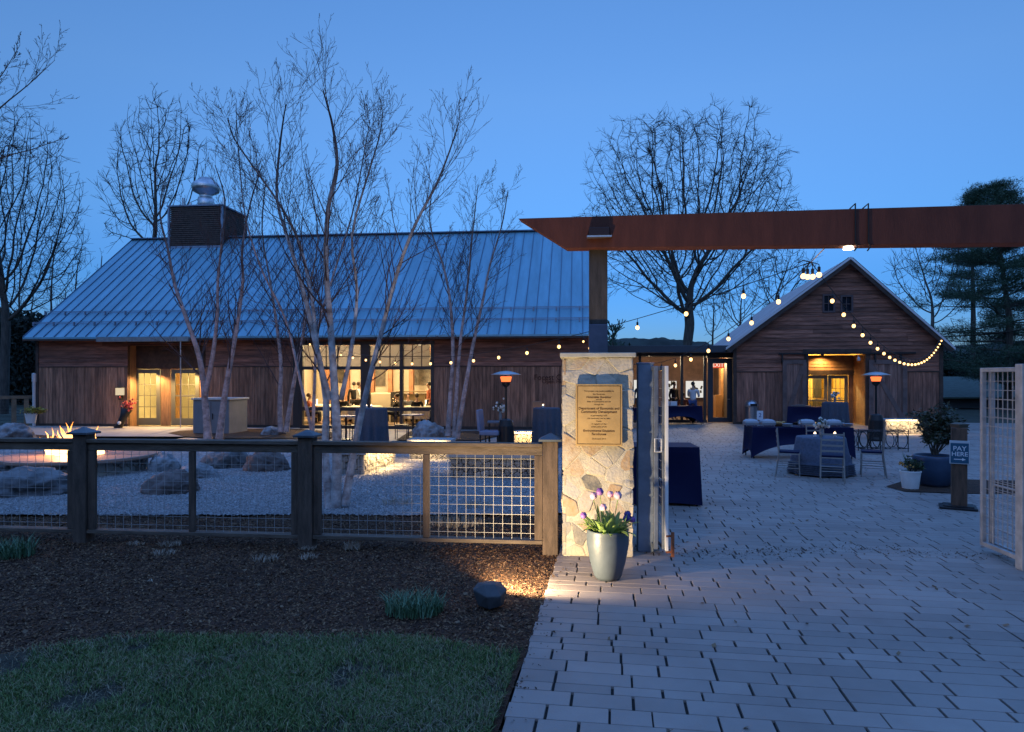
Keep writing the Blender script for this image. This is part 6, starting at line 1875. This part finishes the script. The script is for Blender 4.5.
for px, v, pose, an_, a, b_, h_, lab in ((674, 1.6, 'stand', 30, black_c, black_c, dark_h, 'person in black standing inside the glazed hall'), (693, -.5, 'reach', 150, white_c, blue_c, dark_h, 'person in white shirt standing at the table outside the glazed hall'),
                                         (683, 1.2, 'sit', 160, red_c, black_c, brown_h, 'person in rust top seated inside the glazed hall'), (640, 1.8, 'stand', 0, grey_c, black_c, dark_h, 'person in grey standing inside the hall beside the pillar edge')):
    person(L.w(L.u(px, v), v, 0), R(an_), lab, pose, a, b_, h_)
# dining tables inside
def dining(p, label, rad=.8):
    t = empty('dining_table', p, 0, label, 'table', 'dining tables inside the long barn')
    mb = MB(); mb.lathe([(rad*.97, .70), (rad*.97, .73)], 28); mb.tube([(0, 0, 0), (0, 0, .7)], .05, 8); mb.build('table_frame', m_black, t)
    cloth('tablecloth', rad, rad*1.06, .75, 13, .05, mat('cream_linen', (.62, .55, .42), rough=.8), t, z0=.25, seed=rad*3)
    return t
for px, v, lab in ((316, 3.4, 'cream covered dining table at the left of the window'), (350, 4.4, 'cream covered dining table behind the birch trunks'), (362, 2.4, 'cream covered dining table next to the dark window post'), (411, 4.6, 'cream covered dining table in the middle bay'), (424, 2.8, 'cream covered dining table at the right of the window')):
    q = Bp(px, v); dining(q, lab)
    mb = MB(); mb.lathe([(.035, 0), (.03, .12), (.035, .25)], 12); e_ = empty('table_lantern', q+Vector((.1, -.2, .752)), 0, 'glowing lantern on the ' + lab.replace('cream covered ', ''), 'lantern', 'lanterns on the dining tables')
    mb.build('glass_cup', emit_mat('table_glow', (1, .7, .35), 5), e_)
    r3 = random.Random(int(px)); 
    for k in range(3):
        a_ = r3.uniform(0, 6.28); e2 = empty('table_glass', q + Vector((.5*math.cos(a_), .5*math.sin(a_), .752)), 0, 'small glass beside the lantern on the ' + lab.replace('cream covered ', ''), 'glass', 'glasses on the dining tables')
        mb = MB(); mb.lathe([(.03, 0), (.035, .11), (.033, .11), (.028, .01)], 10); mb.build('tumbler', m_plate, e2)
q = Bp(388, 4.0)
t = empty('serving_cabinet', q, -A_MAIN, 'white fronted cabinet with dark end standing inside the right window bay', 'cabinet')
mb = MB(); mb.bb(-.9, .2, -.3, .3, 0, 1.25); mb.build('cabinet_body', mat('cream_front', (.6, .53, .40), rough=.6), t, bevel=.01)
mb = MB(); mb.bb(.205, .5, -.32, .3, 0, 1.3); mb.build('side_panel', m_darkframe, t)
mb = MB(); mb.bb(.51, 1.7, -.3, .3, 0, 1.22); mb.bb(.45, 1.8, -.36, .36, 1.305, 1.34); mb.build('bar_front', mat('olive_front', (.2, .14, .07), rough=.6), t)

# ================================================================ trees
class Wood:
    "collects polylines for trunk and crown"
    def __init__(s, seed): s.r = random.Random(seed); s.tr = []; s.cr = []
    def grow(s, p, d, L_, r0, lvl, maxl, P):
        r = s.r; n = max(2, P['seg'][min(lvl, len(P['seg'])-1)])
        pts = [Vector(p)]; rad = [r0]; d = Vector(d).normalized(); r1 = max(P['rmin'], r0*P['taper'])
        for i in range(n):
            w_ = P['wob']*(1+.3*lvl)
            d = (d + Vector((r.gauss(0, w_), r.gauss(0, w_), r.gauss(0, w_))) + Vector((0, 0, P['up'][min(lvl, len(P['up'])-1)]/n))).normalized()
            pts.append(pts[-1] + d*(L_/n)); rad.append(r0 + (r1-r0)*(i+1)/n)
        (s.tr if lvl == 0 else s.cr).append((pts, rad))
        s.side(pts, rad, L_, lvl, maxl, P)
    def side(s, pts, rad, L_, lvl, maxl, P, t0=None):
        if lvl >= maxl: return
        r = s.r; nb = P['nb'][min(lvl, len(P['nb'])-1)]
        nb = max(1, int(nb*r.uniform(.8, 1.2)))
        t0 = P['t0'][min(lvl, len(P['t0'])-1)] if t0 is None else t0
        n = len(pts)-1
        for k in range(nb):
            t = t0 + (1-t0)*(k+r.random())/nb; f_ = min(n-1e-4, t*n); i = int(f_); q = pts[i].lerp(pts[i+1], f_-i); rr_ = rad[i]+(rad[i+1]-rad[i])*(f_-i)
            dp = (pts[i+1]-pts[i]).normalized(); a = r.uniform(*P['ang']); 
            x = dp.cross(Vector((r.gauss(0, 1), r.gauss(0, 1), r.gauss(0, 1)))); 
            if x.length < 1e-3: continue
            x.normalize(); dd = (dp*math.cos(a) + x*math.sin(a)).normalized()
            if dd.z < P.get('minz', -.2): dd.z = abs(dd.z)*.3
            ra = P['ratio']; ra = ra[min(lvl, len(ra)-1)] if isinstance(ra, tuple) else ra
            l2 = L_*ra*(1-.55*t*P.get('tipk', 1))*r.uniform(.6, 1.2)
            s.grow(q, dd, l2, max(P['rmin'], rr_*P['rr']*r.uniform(.75, 1)), lvl+1, maxl, P)
    def build(s, name, label, cat, base, tm, cm, group=None, sides=(8, 4), thin=.02):
        t = empty(name, base, 0, label, cat, group); base = Vector(base)
        for nm, lst, m, sd in (('trunk', s.tr, tm, sides[0]), ('crown', s.cr, cm, sides[1])):
            groups = {}
            for pts, rad in lst:
                k = (len(pts), sd if rad[0] > thin else 3); groups.setdefault(k, []).append((pts, rad))
            co = []; fc = []; off = 0
            for (n, q), L_ in groups.items():
                P_ = np.array([[tuple(x-base) for x in a] for a, _ in L_]); Rr = np.array([b for _, b in L_])
                T = np.empty_like(P_); T[:, 1:-1] = P_[:, 2:]-P_[:, :-2]; T[:, 0] = P_[:, 1]-P_[:, 0]; T[:, -1] = P_[:, -1]-P_[:, -2]
                T /= np.linalg.norm(T, axis=2)[..., None]+1e-9
                ref = np.array([.83, .45, .05]); X = np.cross(T, ref); X /= np.linalg.norm(X, axis=2)[..., None]+1e-9; Y = np.cross(T, X)
                an_ = np.arange(q)*2*PI/q
                V = P_[:, :, None]+(X[:, :, None]*np.cos(an_)[None, None, :, None]+Y[:, :, None]*np.sin(an_)[None, None, :, None])*Rr[:, :, None, None]
                m_ = len(L_); co.append(V.reshape(-1, 3))
                I = (np.arange(m_)*n*q)[:, None, None]+(np.arange(n-1)*q)[None, :, None]; K = np.arange(q)[None, None, :]; K2 = (K+1) % q
                fc.append(np.stack([I+K, I+K2, I+q+K2, I+q+K], -1).reshape(-1, 4)+off); off += m_*n*q
            if co: fastmesh(nm, np.concatenate(co), np.concatenate(fc), m, t, smooth=True)
        return t
def path(pxs, D, r0, r1, r, dj=.25):
    "pixel path to 3d polyline at distance about D"
    D_ = D; out = []
    for i, (x, y) in enumerate(pxs):
        out.append(at(x, y, D_)); D_ += r.uniform(-dj, dj)*.5
    # refine (Catmull-like smoothing)
    fin = []
    for i in range(len(out)-1):
        for k in range(3): 
            t = k/3; p0 = out[max(i-1, 0)]; p1 = out[i]; p2 = out[i+1]; p3 = out[min(i+2, len(out)-1)]
            fin.append(.5*((2*p1)+(p2-p0)*t+(2*p0-5*p1+4*p2-p3)*t*t+(3*p1-p0-3*p2+p3)*t**3))
    fin.append(out[-1]); n = len(fin)
    return fin, [r0+(r1-r0)*(i/(n-1))**.62 for i in range(n)]
def pix_tree(name, label, cat, D, stems, P, maxl, tm, cm, seed, group=None, t0=.35, sides=(8, 4), grounded=True, thin=.02, dj=.25):
    W = Wood(seed); base = None
    for pxs, r0, r1 in stems:
        pts, rad = path(pxs, D, r0, r1, W.r, dj)
        if base is None: base = Vector((pts[0].x, pts[0].y, 0 if grounded else pts[0].z))
        L_ = sum((pts[i+1]-pts[i]).length for i in range(len(pts)-1))
        W.tr.append((pts, rad)); W.side(pts, rad, L_, 0, maxl, P, t0=t0)
    return W.build(name, label, cat, base, tm, cm, group, sides, thin)

birchP = dict(seg=(6, 7, 5, 4), wob=.055, up=(.1, .7, .45, .25), taper=.22, rmin=.0022, nb=(27, 7, 4), t0=(.3, .10, .10), ang=(R(24), R(50)), ratio=(.32, .50, .50), rr=.36, tipk=1.05)
# main white clump behind the fence
pix_tree('birch_tree', 'white barked birch clump with the thickest trunks right behind the fence', 'tree', 9.9, [
    ([(336, 508), (337, 440), (334, 380), (330, 320), (326, 265), (328, 210), (337, 165), (333, 128), (327, 104), (323, 90)], .085, .008),
    ([(330, 508), (325, 450), (326, 400), (316, 345), (303, 290), (290, 245), (277, 200), (279, 155), (283, 122), (286, 104)], .07, .007),
    ([(345, 505), (356, 440), (368, 385), (382, 330), (398, 270), (415, 225), (436, 185), (450, 150), (459, 122)], .068, .007),
    ([(330, 400), (318, 352), (312, 300), (300, 245), (280, 205), (252, 165), (234, 138), (228, 118)], .045, .006),
    ([(341, 400), (352, 345), (357, 290), (352, 235), (368, 175), (379, 138), (383, 112)], .04, .006)],
    birchP, 3, m_birch1, m_twig_birch, 21, 'birch clumps in the garden', t0=.24)
pinkP = dict(birchP); pinkP['nb'] = (25, 7, 4); pinkP['rmin'] = .0038; pinkP['rr'] = .34; pinkP['ratio'] = (.28, .5, .5)
pix_tree('birch_tree', 'pinkish birch clump lit by the fire beside the grey cabinet', 'tree', 20.5, [
    ([(208, 440), (205, 400), (200, 360), (187, 320), (175, 285), (168, 250), (160, 215), (163, 185)], .13, .012),
    ([(205, 395), (212, 360), (217, 320), (218, 280), (222, 240), (225, 200), (215, 165)], .09, .012),
    ([(219, 441), (224, 400), (231, 360), (238, 320), (243, 280), (242, 250), (250, 205), (262, 165)], .12, .012)],
    pinkP, 3, m_birch, m_twig_birch, 22, 'birch clumps in the garden', t0=.22)
pix_tree('birch_tree', 'slim birch pair against the barn wall left of the window', 'tree', 22.3, [
    ([(281, 432), (280, 400), (281, 365), (276, 320), (270, 280), (262, 230), (266, 180)], .11, .012),
    ([(286, 432), (291, 400), (297, 365), (303, 335), (309, 290), (318, 240), (312, 190)], .10, .012)],
    pinkP, 3, m_birch, m_twig_birch, 23, 'birch clumps in the garden', t0=.22)
pix_tree('birch_tree', 'three stemmed birch between the big window and the patio heater', 'tree', 20.0, [
    ([(448, 436), (450, 400), (453, 350), (450, 300), (443, 265), (430, 225), (432, 190)], .10, .010),
    ([(454, 437), (456, 400), (460, 345), (466, 300), (470, 260), (474, 220), (478, 185)], .085, .010),
    ([(457, 438), (464, 395), (473, 345), (483, 300), (490, 265), (502, 225), (508, 190)], .095, .010)],
    pinkP, 3, m_birch, m_twig_birch, 24, 'birch clumps in the garden', t0=.32)
# multi stem thin saplings filling the roof zone between
pix_tree('birch_tree', 'thin young birch rising behind the thick white trunks', 'tree', 15.5, [
    ([(312, 460), (314, 400), (318, 330), (335, 270), (352, 215), (362, 165), (370, 120)], .05, .008),
    ([(314, 440), (300, 380), (286, 320), (262, 270), (246, 220), (240, 170), (236, 120)], .045, .008)],
    pinkP, 3, m_birch, m_twig_birch, 25, 'birch clumps in the garden', t0=.22)
def colonise(name, label, cat, D, trunk_px, r_min, env, tm, cm, seed, group, n=3200, step=.36, kill=.5, infl=4.5, up=.05, twig=(3, .9), expo=2.25, thick=.05, roots=()):
    "grow a crown into the given ellipsoids: env = [(px, py, half width px, half height px)]"
    r = np.random.RandomState(seed); sc_ = D/F
    pts = []
    tot = sum(e[2]*e[3] for e in env)
    for (px, py, hw, hh) in env:
        k = int(n*hw*hh/tot); q = r.normal(0, 1, (k, 3)); q /= np.linalg.norm(q, axis=1)[:, None]; q *= (r.uniform(0, 1, (k, 1))**(1/3.6))
        c = at(px, py, D); lump = np.array([1 + .30*mnoise.noise(Vector((a*2.2+seed, b*2.2, c_*2.2))) for a, b, c_ in q])[:, None]
        pts.append(np.array(c)[None] + q*lump*np.array([hw*sc_, hw*sc_*.85, hh*sc_]))
    P = np.concatenate(pts)
    tp = [at(x, y, D) for x, y in trunk_px]; tp[0].z = 0
    nodes = []; par = []
    for i in range(len(tp)-1):
        L_ = (tp[i+1]-tp[i]).length; m_ = max(1, int(L_/step))
        for k in range(m_): nodes.append(np.array(tp[i].lerp(tp[i+1], k/m_))); par.append(len(nodes)-2)
    nodes.append(np.array(tp[-1])); par.append(len(nodes)-2)
    N_ = np.array(nodes); near = np.full(len(P), 1e9); ni = np.zeros(len(P), int)
    def upd(lo):
        for i in range(lo, len(N_)):
            d = np.linalg.norm(P - N_[i], axis=1); k = d < near; near[k] = d[k]; ni[k] = i
    upd(0)
    for it in range(160):
        act = near < (infl if it > 12 else 1e9)
        if not act.any(): break
        lo = len(N_); new = []; idx = np.unique(ni[act])
        Dv = (P[act]-N_[ni[act]]); Dv /= np.linalg.norm(Dv, axis=1)[:, None]+1e-9
        acc = np.zeros((len(N_), 3)); np.add.at(acc, ni[act], Dv)
        for i in idx:
            v = acc[i]; l_ = np.linalg.norm(v)
            if l_ < 1e-6: continue
            v = v/l_ + r.normal(0, .16, 3) + np.array([0, 0, up]); v /= np.linalg.norm(v)
            q = N_[i] + v*step
            if new and min(np.linalg.norm(q-x) for x in new[-6:]) < step*.1: continue
            new.append(q); par.append(int(i))
        if not new: break
        N_ = np.concatenate([N_, np.array(new)]); upd(lo)
        keep = near > kill; P = P[keep]; near = near[keep]; ni = ni[keep]
        if len(P) < 5: break
    M_ = len(N_); ch = [[] for _ in range(M_)]
    for i in range(M_):
        if par[i] >= 0: ch[par[i]].append(i)
    rad = np.zeros(M_)
    for i in range(M_-1, -1, -1):
        rad[i] = r_min if not ch[i] else sum(rad[c]**expo for c in ch[i])**(1/expo)
    W = Wood(seed); W.base = Vector((tp[0].x, tp[0].y, 0))
    stack = [(0, -1)]
    while stack:
        i, p_ = stack.pop(); chain = [i]; 
        while ch[i]:
            c_ = sorted(ch[i], key=lambda c: -rad[c])
            for x in c_[1:]: stack.append((x, i))
            i = c_[0]; chain.append(i)
        pl = ([Vector(N_[p_])] if p_ >= 0 else []) + [Vector(N_[k]) for k in chain]
        rl_ = ([min(rad[p_], rad[chain[0]]*1.15)] if p_ >= 0 else []) + [rad[k] for k in chain]
        # smooth zigzag
        for _ in range(2):
            pl = [pl[0]] + [(pl[k-1]+pl[k]*2+pl[k+1])/4 for k in range(1, len(pl)-1)] + [pl[-1]]
        # cut into pieces so thick parts go to the trunk mesh
        k0 = 0
        while k0 < len(pl)-1:
            k1 = min(len(pl)-1, k0+6); (W.tr if rl_[k0] > thick else W.cr).append((pl[k0:k1+1], rl_[k0:k1+1])); k0 = k1
        if len(pl) > 1:
            tip = pl[-1]; d = (pl[-1]-pl[-2]).normalized()
            for k in range(twig[0]):
                q = pl[max(0, len(pl)-1-W.r.randint(0, 2))]; d2 = (d + Vector((W.r.gauss(0, .45), W.r.gauss(0, .45), W.r.gauss(.12, .4)))).normalized(); L_ = twig[1]*W.r.uniform(.5, 1.2)
                m2 = q+d2*L_*.5; e2 = m2+(d2+Vector((W.r.gauss(0, .2), W.r.gauss(0, .2), .12))).normalized()*L_*.5
                W.cr.append(([q, m2, e2], [r_min*.9, r_min*.75, r_min*.5]))
                if W.r.random() < .6:
                    d3 = (d2+Vector((W.r.gauss(0, .5), W.r.gauss(0, .5), W.r.gauss(0, .5)))).normalized(); W.cr.append(([m2, m2+d3*L_*.3, m2+d3*L_*.55], [r_min*.7, r_min*.6, r_min*.45]))
    return W.build(name, label, cat, W.base, tm, cm, group, (8, 4), .05)

# far bare trees
oakP = dict(seg=(6, 6, 5, 4, 3), wob=.085, up=(.1, .30, .2, .12, .1), taper=.28, rmin=.009, nb=(15, 8, 7, 5), t0=(.2, .15, .12, .12), ang=(R(22), R(52)), ratio=(.42, .50, .50, .5), rr=.46, tipk=1.25, minz=-.5)
colonise('bare_tree', 'large wide crowned bare tree rising behind the steel beam', 'tree', 52, [(686, 370), (687, 350), (688, 338)], .0135,
    [(690, 195, 100, 84), (625, 235, 44, 60), (755, 210, 42, 66), (690, 262, 72, 52)], m_bark, m_twig, 31, 'bare trees behind the barns', n=7500, step=.31, kill=.44, twig=(4, .8), up=.06)
oak2 = dict(oakP); oak2['nb'] = (10, 6, 4, 4)
upP = dict(oakP); upP.update(up=(.1, .6, .4, .2), ang=(R(22), R(48)), nb=(20, 8, 7, 5), ratio=(.36, .5, .5, .5), rr=.42, tipk=1.25)
colonise('bare_tree', 'bare tree behind the roof ridge left of the louvred box', 'tree', 46, [(157, 330), (157, 290), (157, 262)], .014,
    [(157, 165, 40, 74), (125, 200, 26, 52), (188, 190, 24, 56)], m_bark, m_twig, 32, 'bare trees behind the barns', n=2600, step=.30, kill=.46, twig=(3, .8), up=.32)
colonise('bare_tree', 'dense bare tree at the left edge above the dark hillside', 'tree', 36, [(4, 400), (5, 360), (6, 330)], .0105,
    [(12, 215, 62, 100), (52, 245, 38, 66), (-40, 210, 50, 90)], m_bark, m_twig, 33, 'bare trees behind the barns', n=6500, step=.24, kill=.33, twig=(3, .7), up=.30, infl=4)
pix_tree('bare_tree', 'near bare branches reaching in at the top left corner', 'tree', 15, [
    ([(-90, 430), (-80, 300), (-60, 200), (-30, 140), (0, 108), (28, 85), (55, 60)], .06, .004),
    ([(-60, 200), (-30, 175), (0, 158), (30, 150), (58, 140)], .035, .004),
    ([(-40, 150), (-15, 100), (5, 70), (20, 45)], .03, .004)],
    dict(upP, nb=(14, 7, 5), rmin=.0035, ratio=(.28, .5, .5)), 3, m_bark, m_twig, 34, 'bare trees behind the barns', t0=.35, thin=.03, dj=.5)
colonise('bare_tree', 'bare tree low above the left slope of the gabled roof', 'tree', 60, [(738, 380), (738, 350), (739, 335)], .016, [(738, 296, 24, 36), (752, 300, 18, 26)], m_bark, m_twig, 41, 'bare trees behind the barns', n=1300, step=.36, kill=.55, up=.25)
colonise('bare_tree', 'bare tree showing between the big tree and the gable', 'tree', 66, [(776, 380), (775, 340), (775, 320)], .017, [(776, 276, 30, 32), (796, 268, 22, 22)], m_bark, m_twig, 42, 'bare trees behind the barns', n=1400, step=.36, kill=.55, up=.25)
colonise('bare_tree', 'short bare tree just right of the big trunk', 'tree', 58, [(712, 380), (712, 355), (713, 340)], .016, [(712, 308, 16, 30)], m_bark, m_twig, 43, 'bare trees behind the barns', n=700, step=.34, kill=.5, up=.3)
colonise('bare_tree', 'pale bare tree between the gabled barn and the pine', 'tree', 44, [(931, 390), (931, 345), (933, 318)], .014, [(930, 268, 36, 46), (906, 272, 22, 30), (950, 290, 26, 34)], mat('pale_bark', (.16, .15, .14), rough=.9, var=.3), mat('pale_twig', (.10, .095, .09), rough=.9), 51, 'bare trees behind the barns', n=1500, step=.32, kill=.52, up=.1)
# dense brush and wood behind the left end: bare saplings on the hillside
for i, px in enumerate((-20, 20, 52, 76, 100)):
    pix_tree('bare_tree', ('sapling standing in the dark wood at the far left edge', 'sapling in the dark wood left of the barn roof corner', 'sapling just above the barn roof corner', 'sapling behind the lower roof slope', 'sapling nearest the roof ridge in the left wood')[i], 'tree', 58+3*i, [([(px, 380), (px+2, 340), (px-1, 300), (px+2, 262-6*(i % 3))], .2, .04), ([(px, 350), (px+10, 318), (px+14, 290)], .12, .03)],
             dict(upP, nb=(12, 6, 3)), 3, m_bark, m_twig, 60+i, 'bare saplings in the left wood', t0=.15, thin=.05, dj=1)

# pine
def pine(px, py0, D, H, Rm, label, seed, nwh=22, lean=0, zstart=.12, tuftn=34):
    r = random.Random(seed); base = Vector((xat(px, D), D, 0)); t = empty('pine_tree', base, 0, label, 'tree', 'pines on the right')
    mb = MB(); mb.tube([(0, 0, 0), (.1, 0, H*.4), (lean*.5, 0, H*.75), (lean, 0, H)], [.24, .17, .09, .02], 9); mb.build('trunk', m_bark, t)
    mb = MB(); cent = []; dirs = []
    for k in range(nwh):
        zf = zstart + (1-zstart)*(k/nwh); z = H*zf + r.uniform(-.1, .1)
        env = Rm*min(1.0, (1-zf)*1.9+.10)*(.7+.3*min(1, zf*3))
        for b_ in range(r.randint(4, 6)):
            a = r.uniform(0, 2*PI); L_ = env*r.uniform(.5, 1.1); d = Vector((math.cos(a), math.sin(a), r.uniform(-.16, .18)+.40*max(0, zf-.4)))
            p0 = Vector((lean*zf, 0, z)); pts = [p0]; n = 7
            for i in range(n): pts.append(pts[-1]+d*(L_/n)+Vector((r.gauss(0, .05), r.gauss(0, .05), .025*i*L_/n)))
            mb.tube(pts, [.07*(1-.85*i/n)*(.3+.7*(1-zf)) for i in range(n+1)], 4)
            for i in range(2, n+1):
                for q in range(6):
                    s_ = Vector((-d.y, d.x, 0))*r.uniform(-.34, .34)*L_*.55*(1.2-abs(i/n-.65)); c_ = pts[i]+s_+Vector((r.gauss(0, .1), r.gauss(0, .1), r.gauss(.06, .13))); cent.append(tuple(c_)); dirs.append(tuple((d*.7+s_.normalized()*.6+Vector((0, 0, .5))) if s_.length > .01 else d))
    mb.build('limb', m_bark, t)
    C_ = np.repeat(np.array(cent), tuftn, 0); Dr = np.repeat(np.array(dirs), tuftn, 0); n = len(C_)
    rnp = np.random.RandomState(seed); d = Dr + rnp.normal(0, .75, (n, 3)); d /= np.linalg.norm(d, axis=1)[:, None]
    C_ = C_ + rnp.normal(0, .20, (n, 3))*np.array([1, 1, .5]); s_ = np.cross(d, rnp.normal(0, 1, (n, 3))); s_ /= np.linalg.norm(s_, axis=1)[:, None]
    L_ = rnp.uniform(.12, .26, (n, 1)); co = np.stack([C_-s_*.014, C_+s_*.014, C_+d*L_], 1).reshape(-1, 3); idx = np.arange(n)*3
    fastmesh('crown', co, np.stack([idx, idx+1, idx+2], 1), m_needle, t)
pine(1008, 0, 40, zat(186, 40), 5.6, 'large dark green pine at the right edge above the gate', 71, nwh=23, lean=-1.1, tuftn=30)
pine(972, 0, 52, zat(190, 52), 3.0, 'narrow pine top showing left of the large pine', 72, nwh=11, zstart=.5, tuftn=20)
pine(1090, 0, 46, 12.5, 4.5, 'pine reaching in beyond the right edge', 73, nwh=13, tuftn=16)
# evergreen hedge masses low on both sides
def hedge(name, px0, px1, ytop, D, dep, label, m, n, leaf=.28, seed=1, cat='hedge'):
    r_ = np.random.RandomState(seed); x0, x1 = xat(px0, D), xat(px1, D); zt_ = zat(ytop, D)
    e_ = empty(name, ((x0+x1)/2, D, 0), 0, label, cat)
    xs = r_.uniform(x0, x1, n); hh = np.array([zt_*(.8+.35*mnoise.noise(Vector((x*.35, seed, 0)))+.12*mnoise.noise(Vector((x*1.7, seed, 3)))) for x in xs])
    z = hh*(r_.uniform(0, 1, n)**.75); y = D + r_.uniform(0, dep, n)
    c_ = np.stack([xs-(x0+x1)/2, y-D, z], 1); d = r_.normal(0, 1, (n, 3)); d /= np.linalg.norm(d, axis=1)[:, None]; s_ = np.cross(d, r_.normal(0, 1, (n, 3))); s_ /= np.linalg.norm(s_, axis=1)[:, None]
    L_ = leaf*r_.uniform(.5, 1.2, (n, 1)); co = np.stack([c_, c_+d*L_*.5+s_*L_*.2, c_+d*L_, c_+d*L_*.5-s_*L_*.2], 1).reshape(-1, 3); idx = np.arange(n)*4
    fastmesh('foliage', co, np.stack([idx, idx+1, idx+2, idx+3], 1), m, e_)
    mb = MB(); rr_ = random.Random(seed)
    for k in range(24): x = rr_.uniform(x0, x1)-(x0+x1)/2; mb.tube([(x, dep/2, 0), (x+rr_.uniform(-.3, .3), dep/2, zt_*.7)], .05, 5)
    mb.build('stem', m_bark, e_)
m_hedge = ramp_mat('dark_thicket_leaf', [(0.008,0.016,0.014),(0.016,0.028,0.02),(0.026,0.036,0.026)], rough=.8, bump=0)
hedge('thicket', -160, 70, 298, 50, 5, 'dark evergreen thicket behind the left end of the long barn', m_hedge, 60000, .5, 3)
hedge('thicket', 925, 1180, 342, 52, 5, 'dark evergreen thicket beyond the right gate', m_hedge, 26000, .45, 4)
hedge('thicket', 612, 740, 347, 75, 5, 'distant dark thicket above the glazed hall roof', m_hedge, 12000, .5, 5)
pp_ = None
pix_tree('evergreen_bush', 'small dark evergreen top just right of the timber post', 'tree', 44, [([(611, 380), (612, 350), (613, 330)], .15, .03)], dict(upP, nb=(16, 12, 6), ratio=.7, rmin=.03), 2, m_bark, m_needle, 75, None, t0=.1)
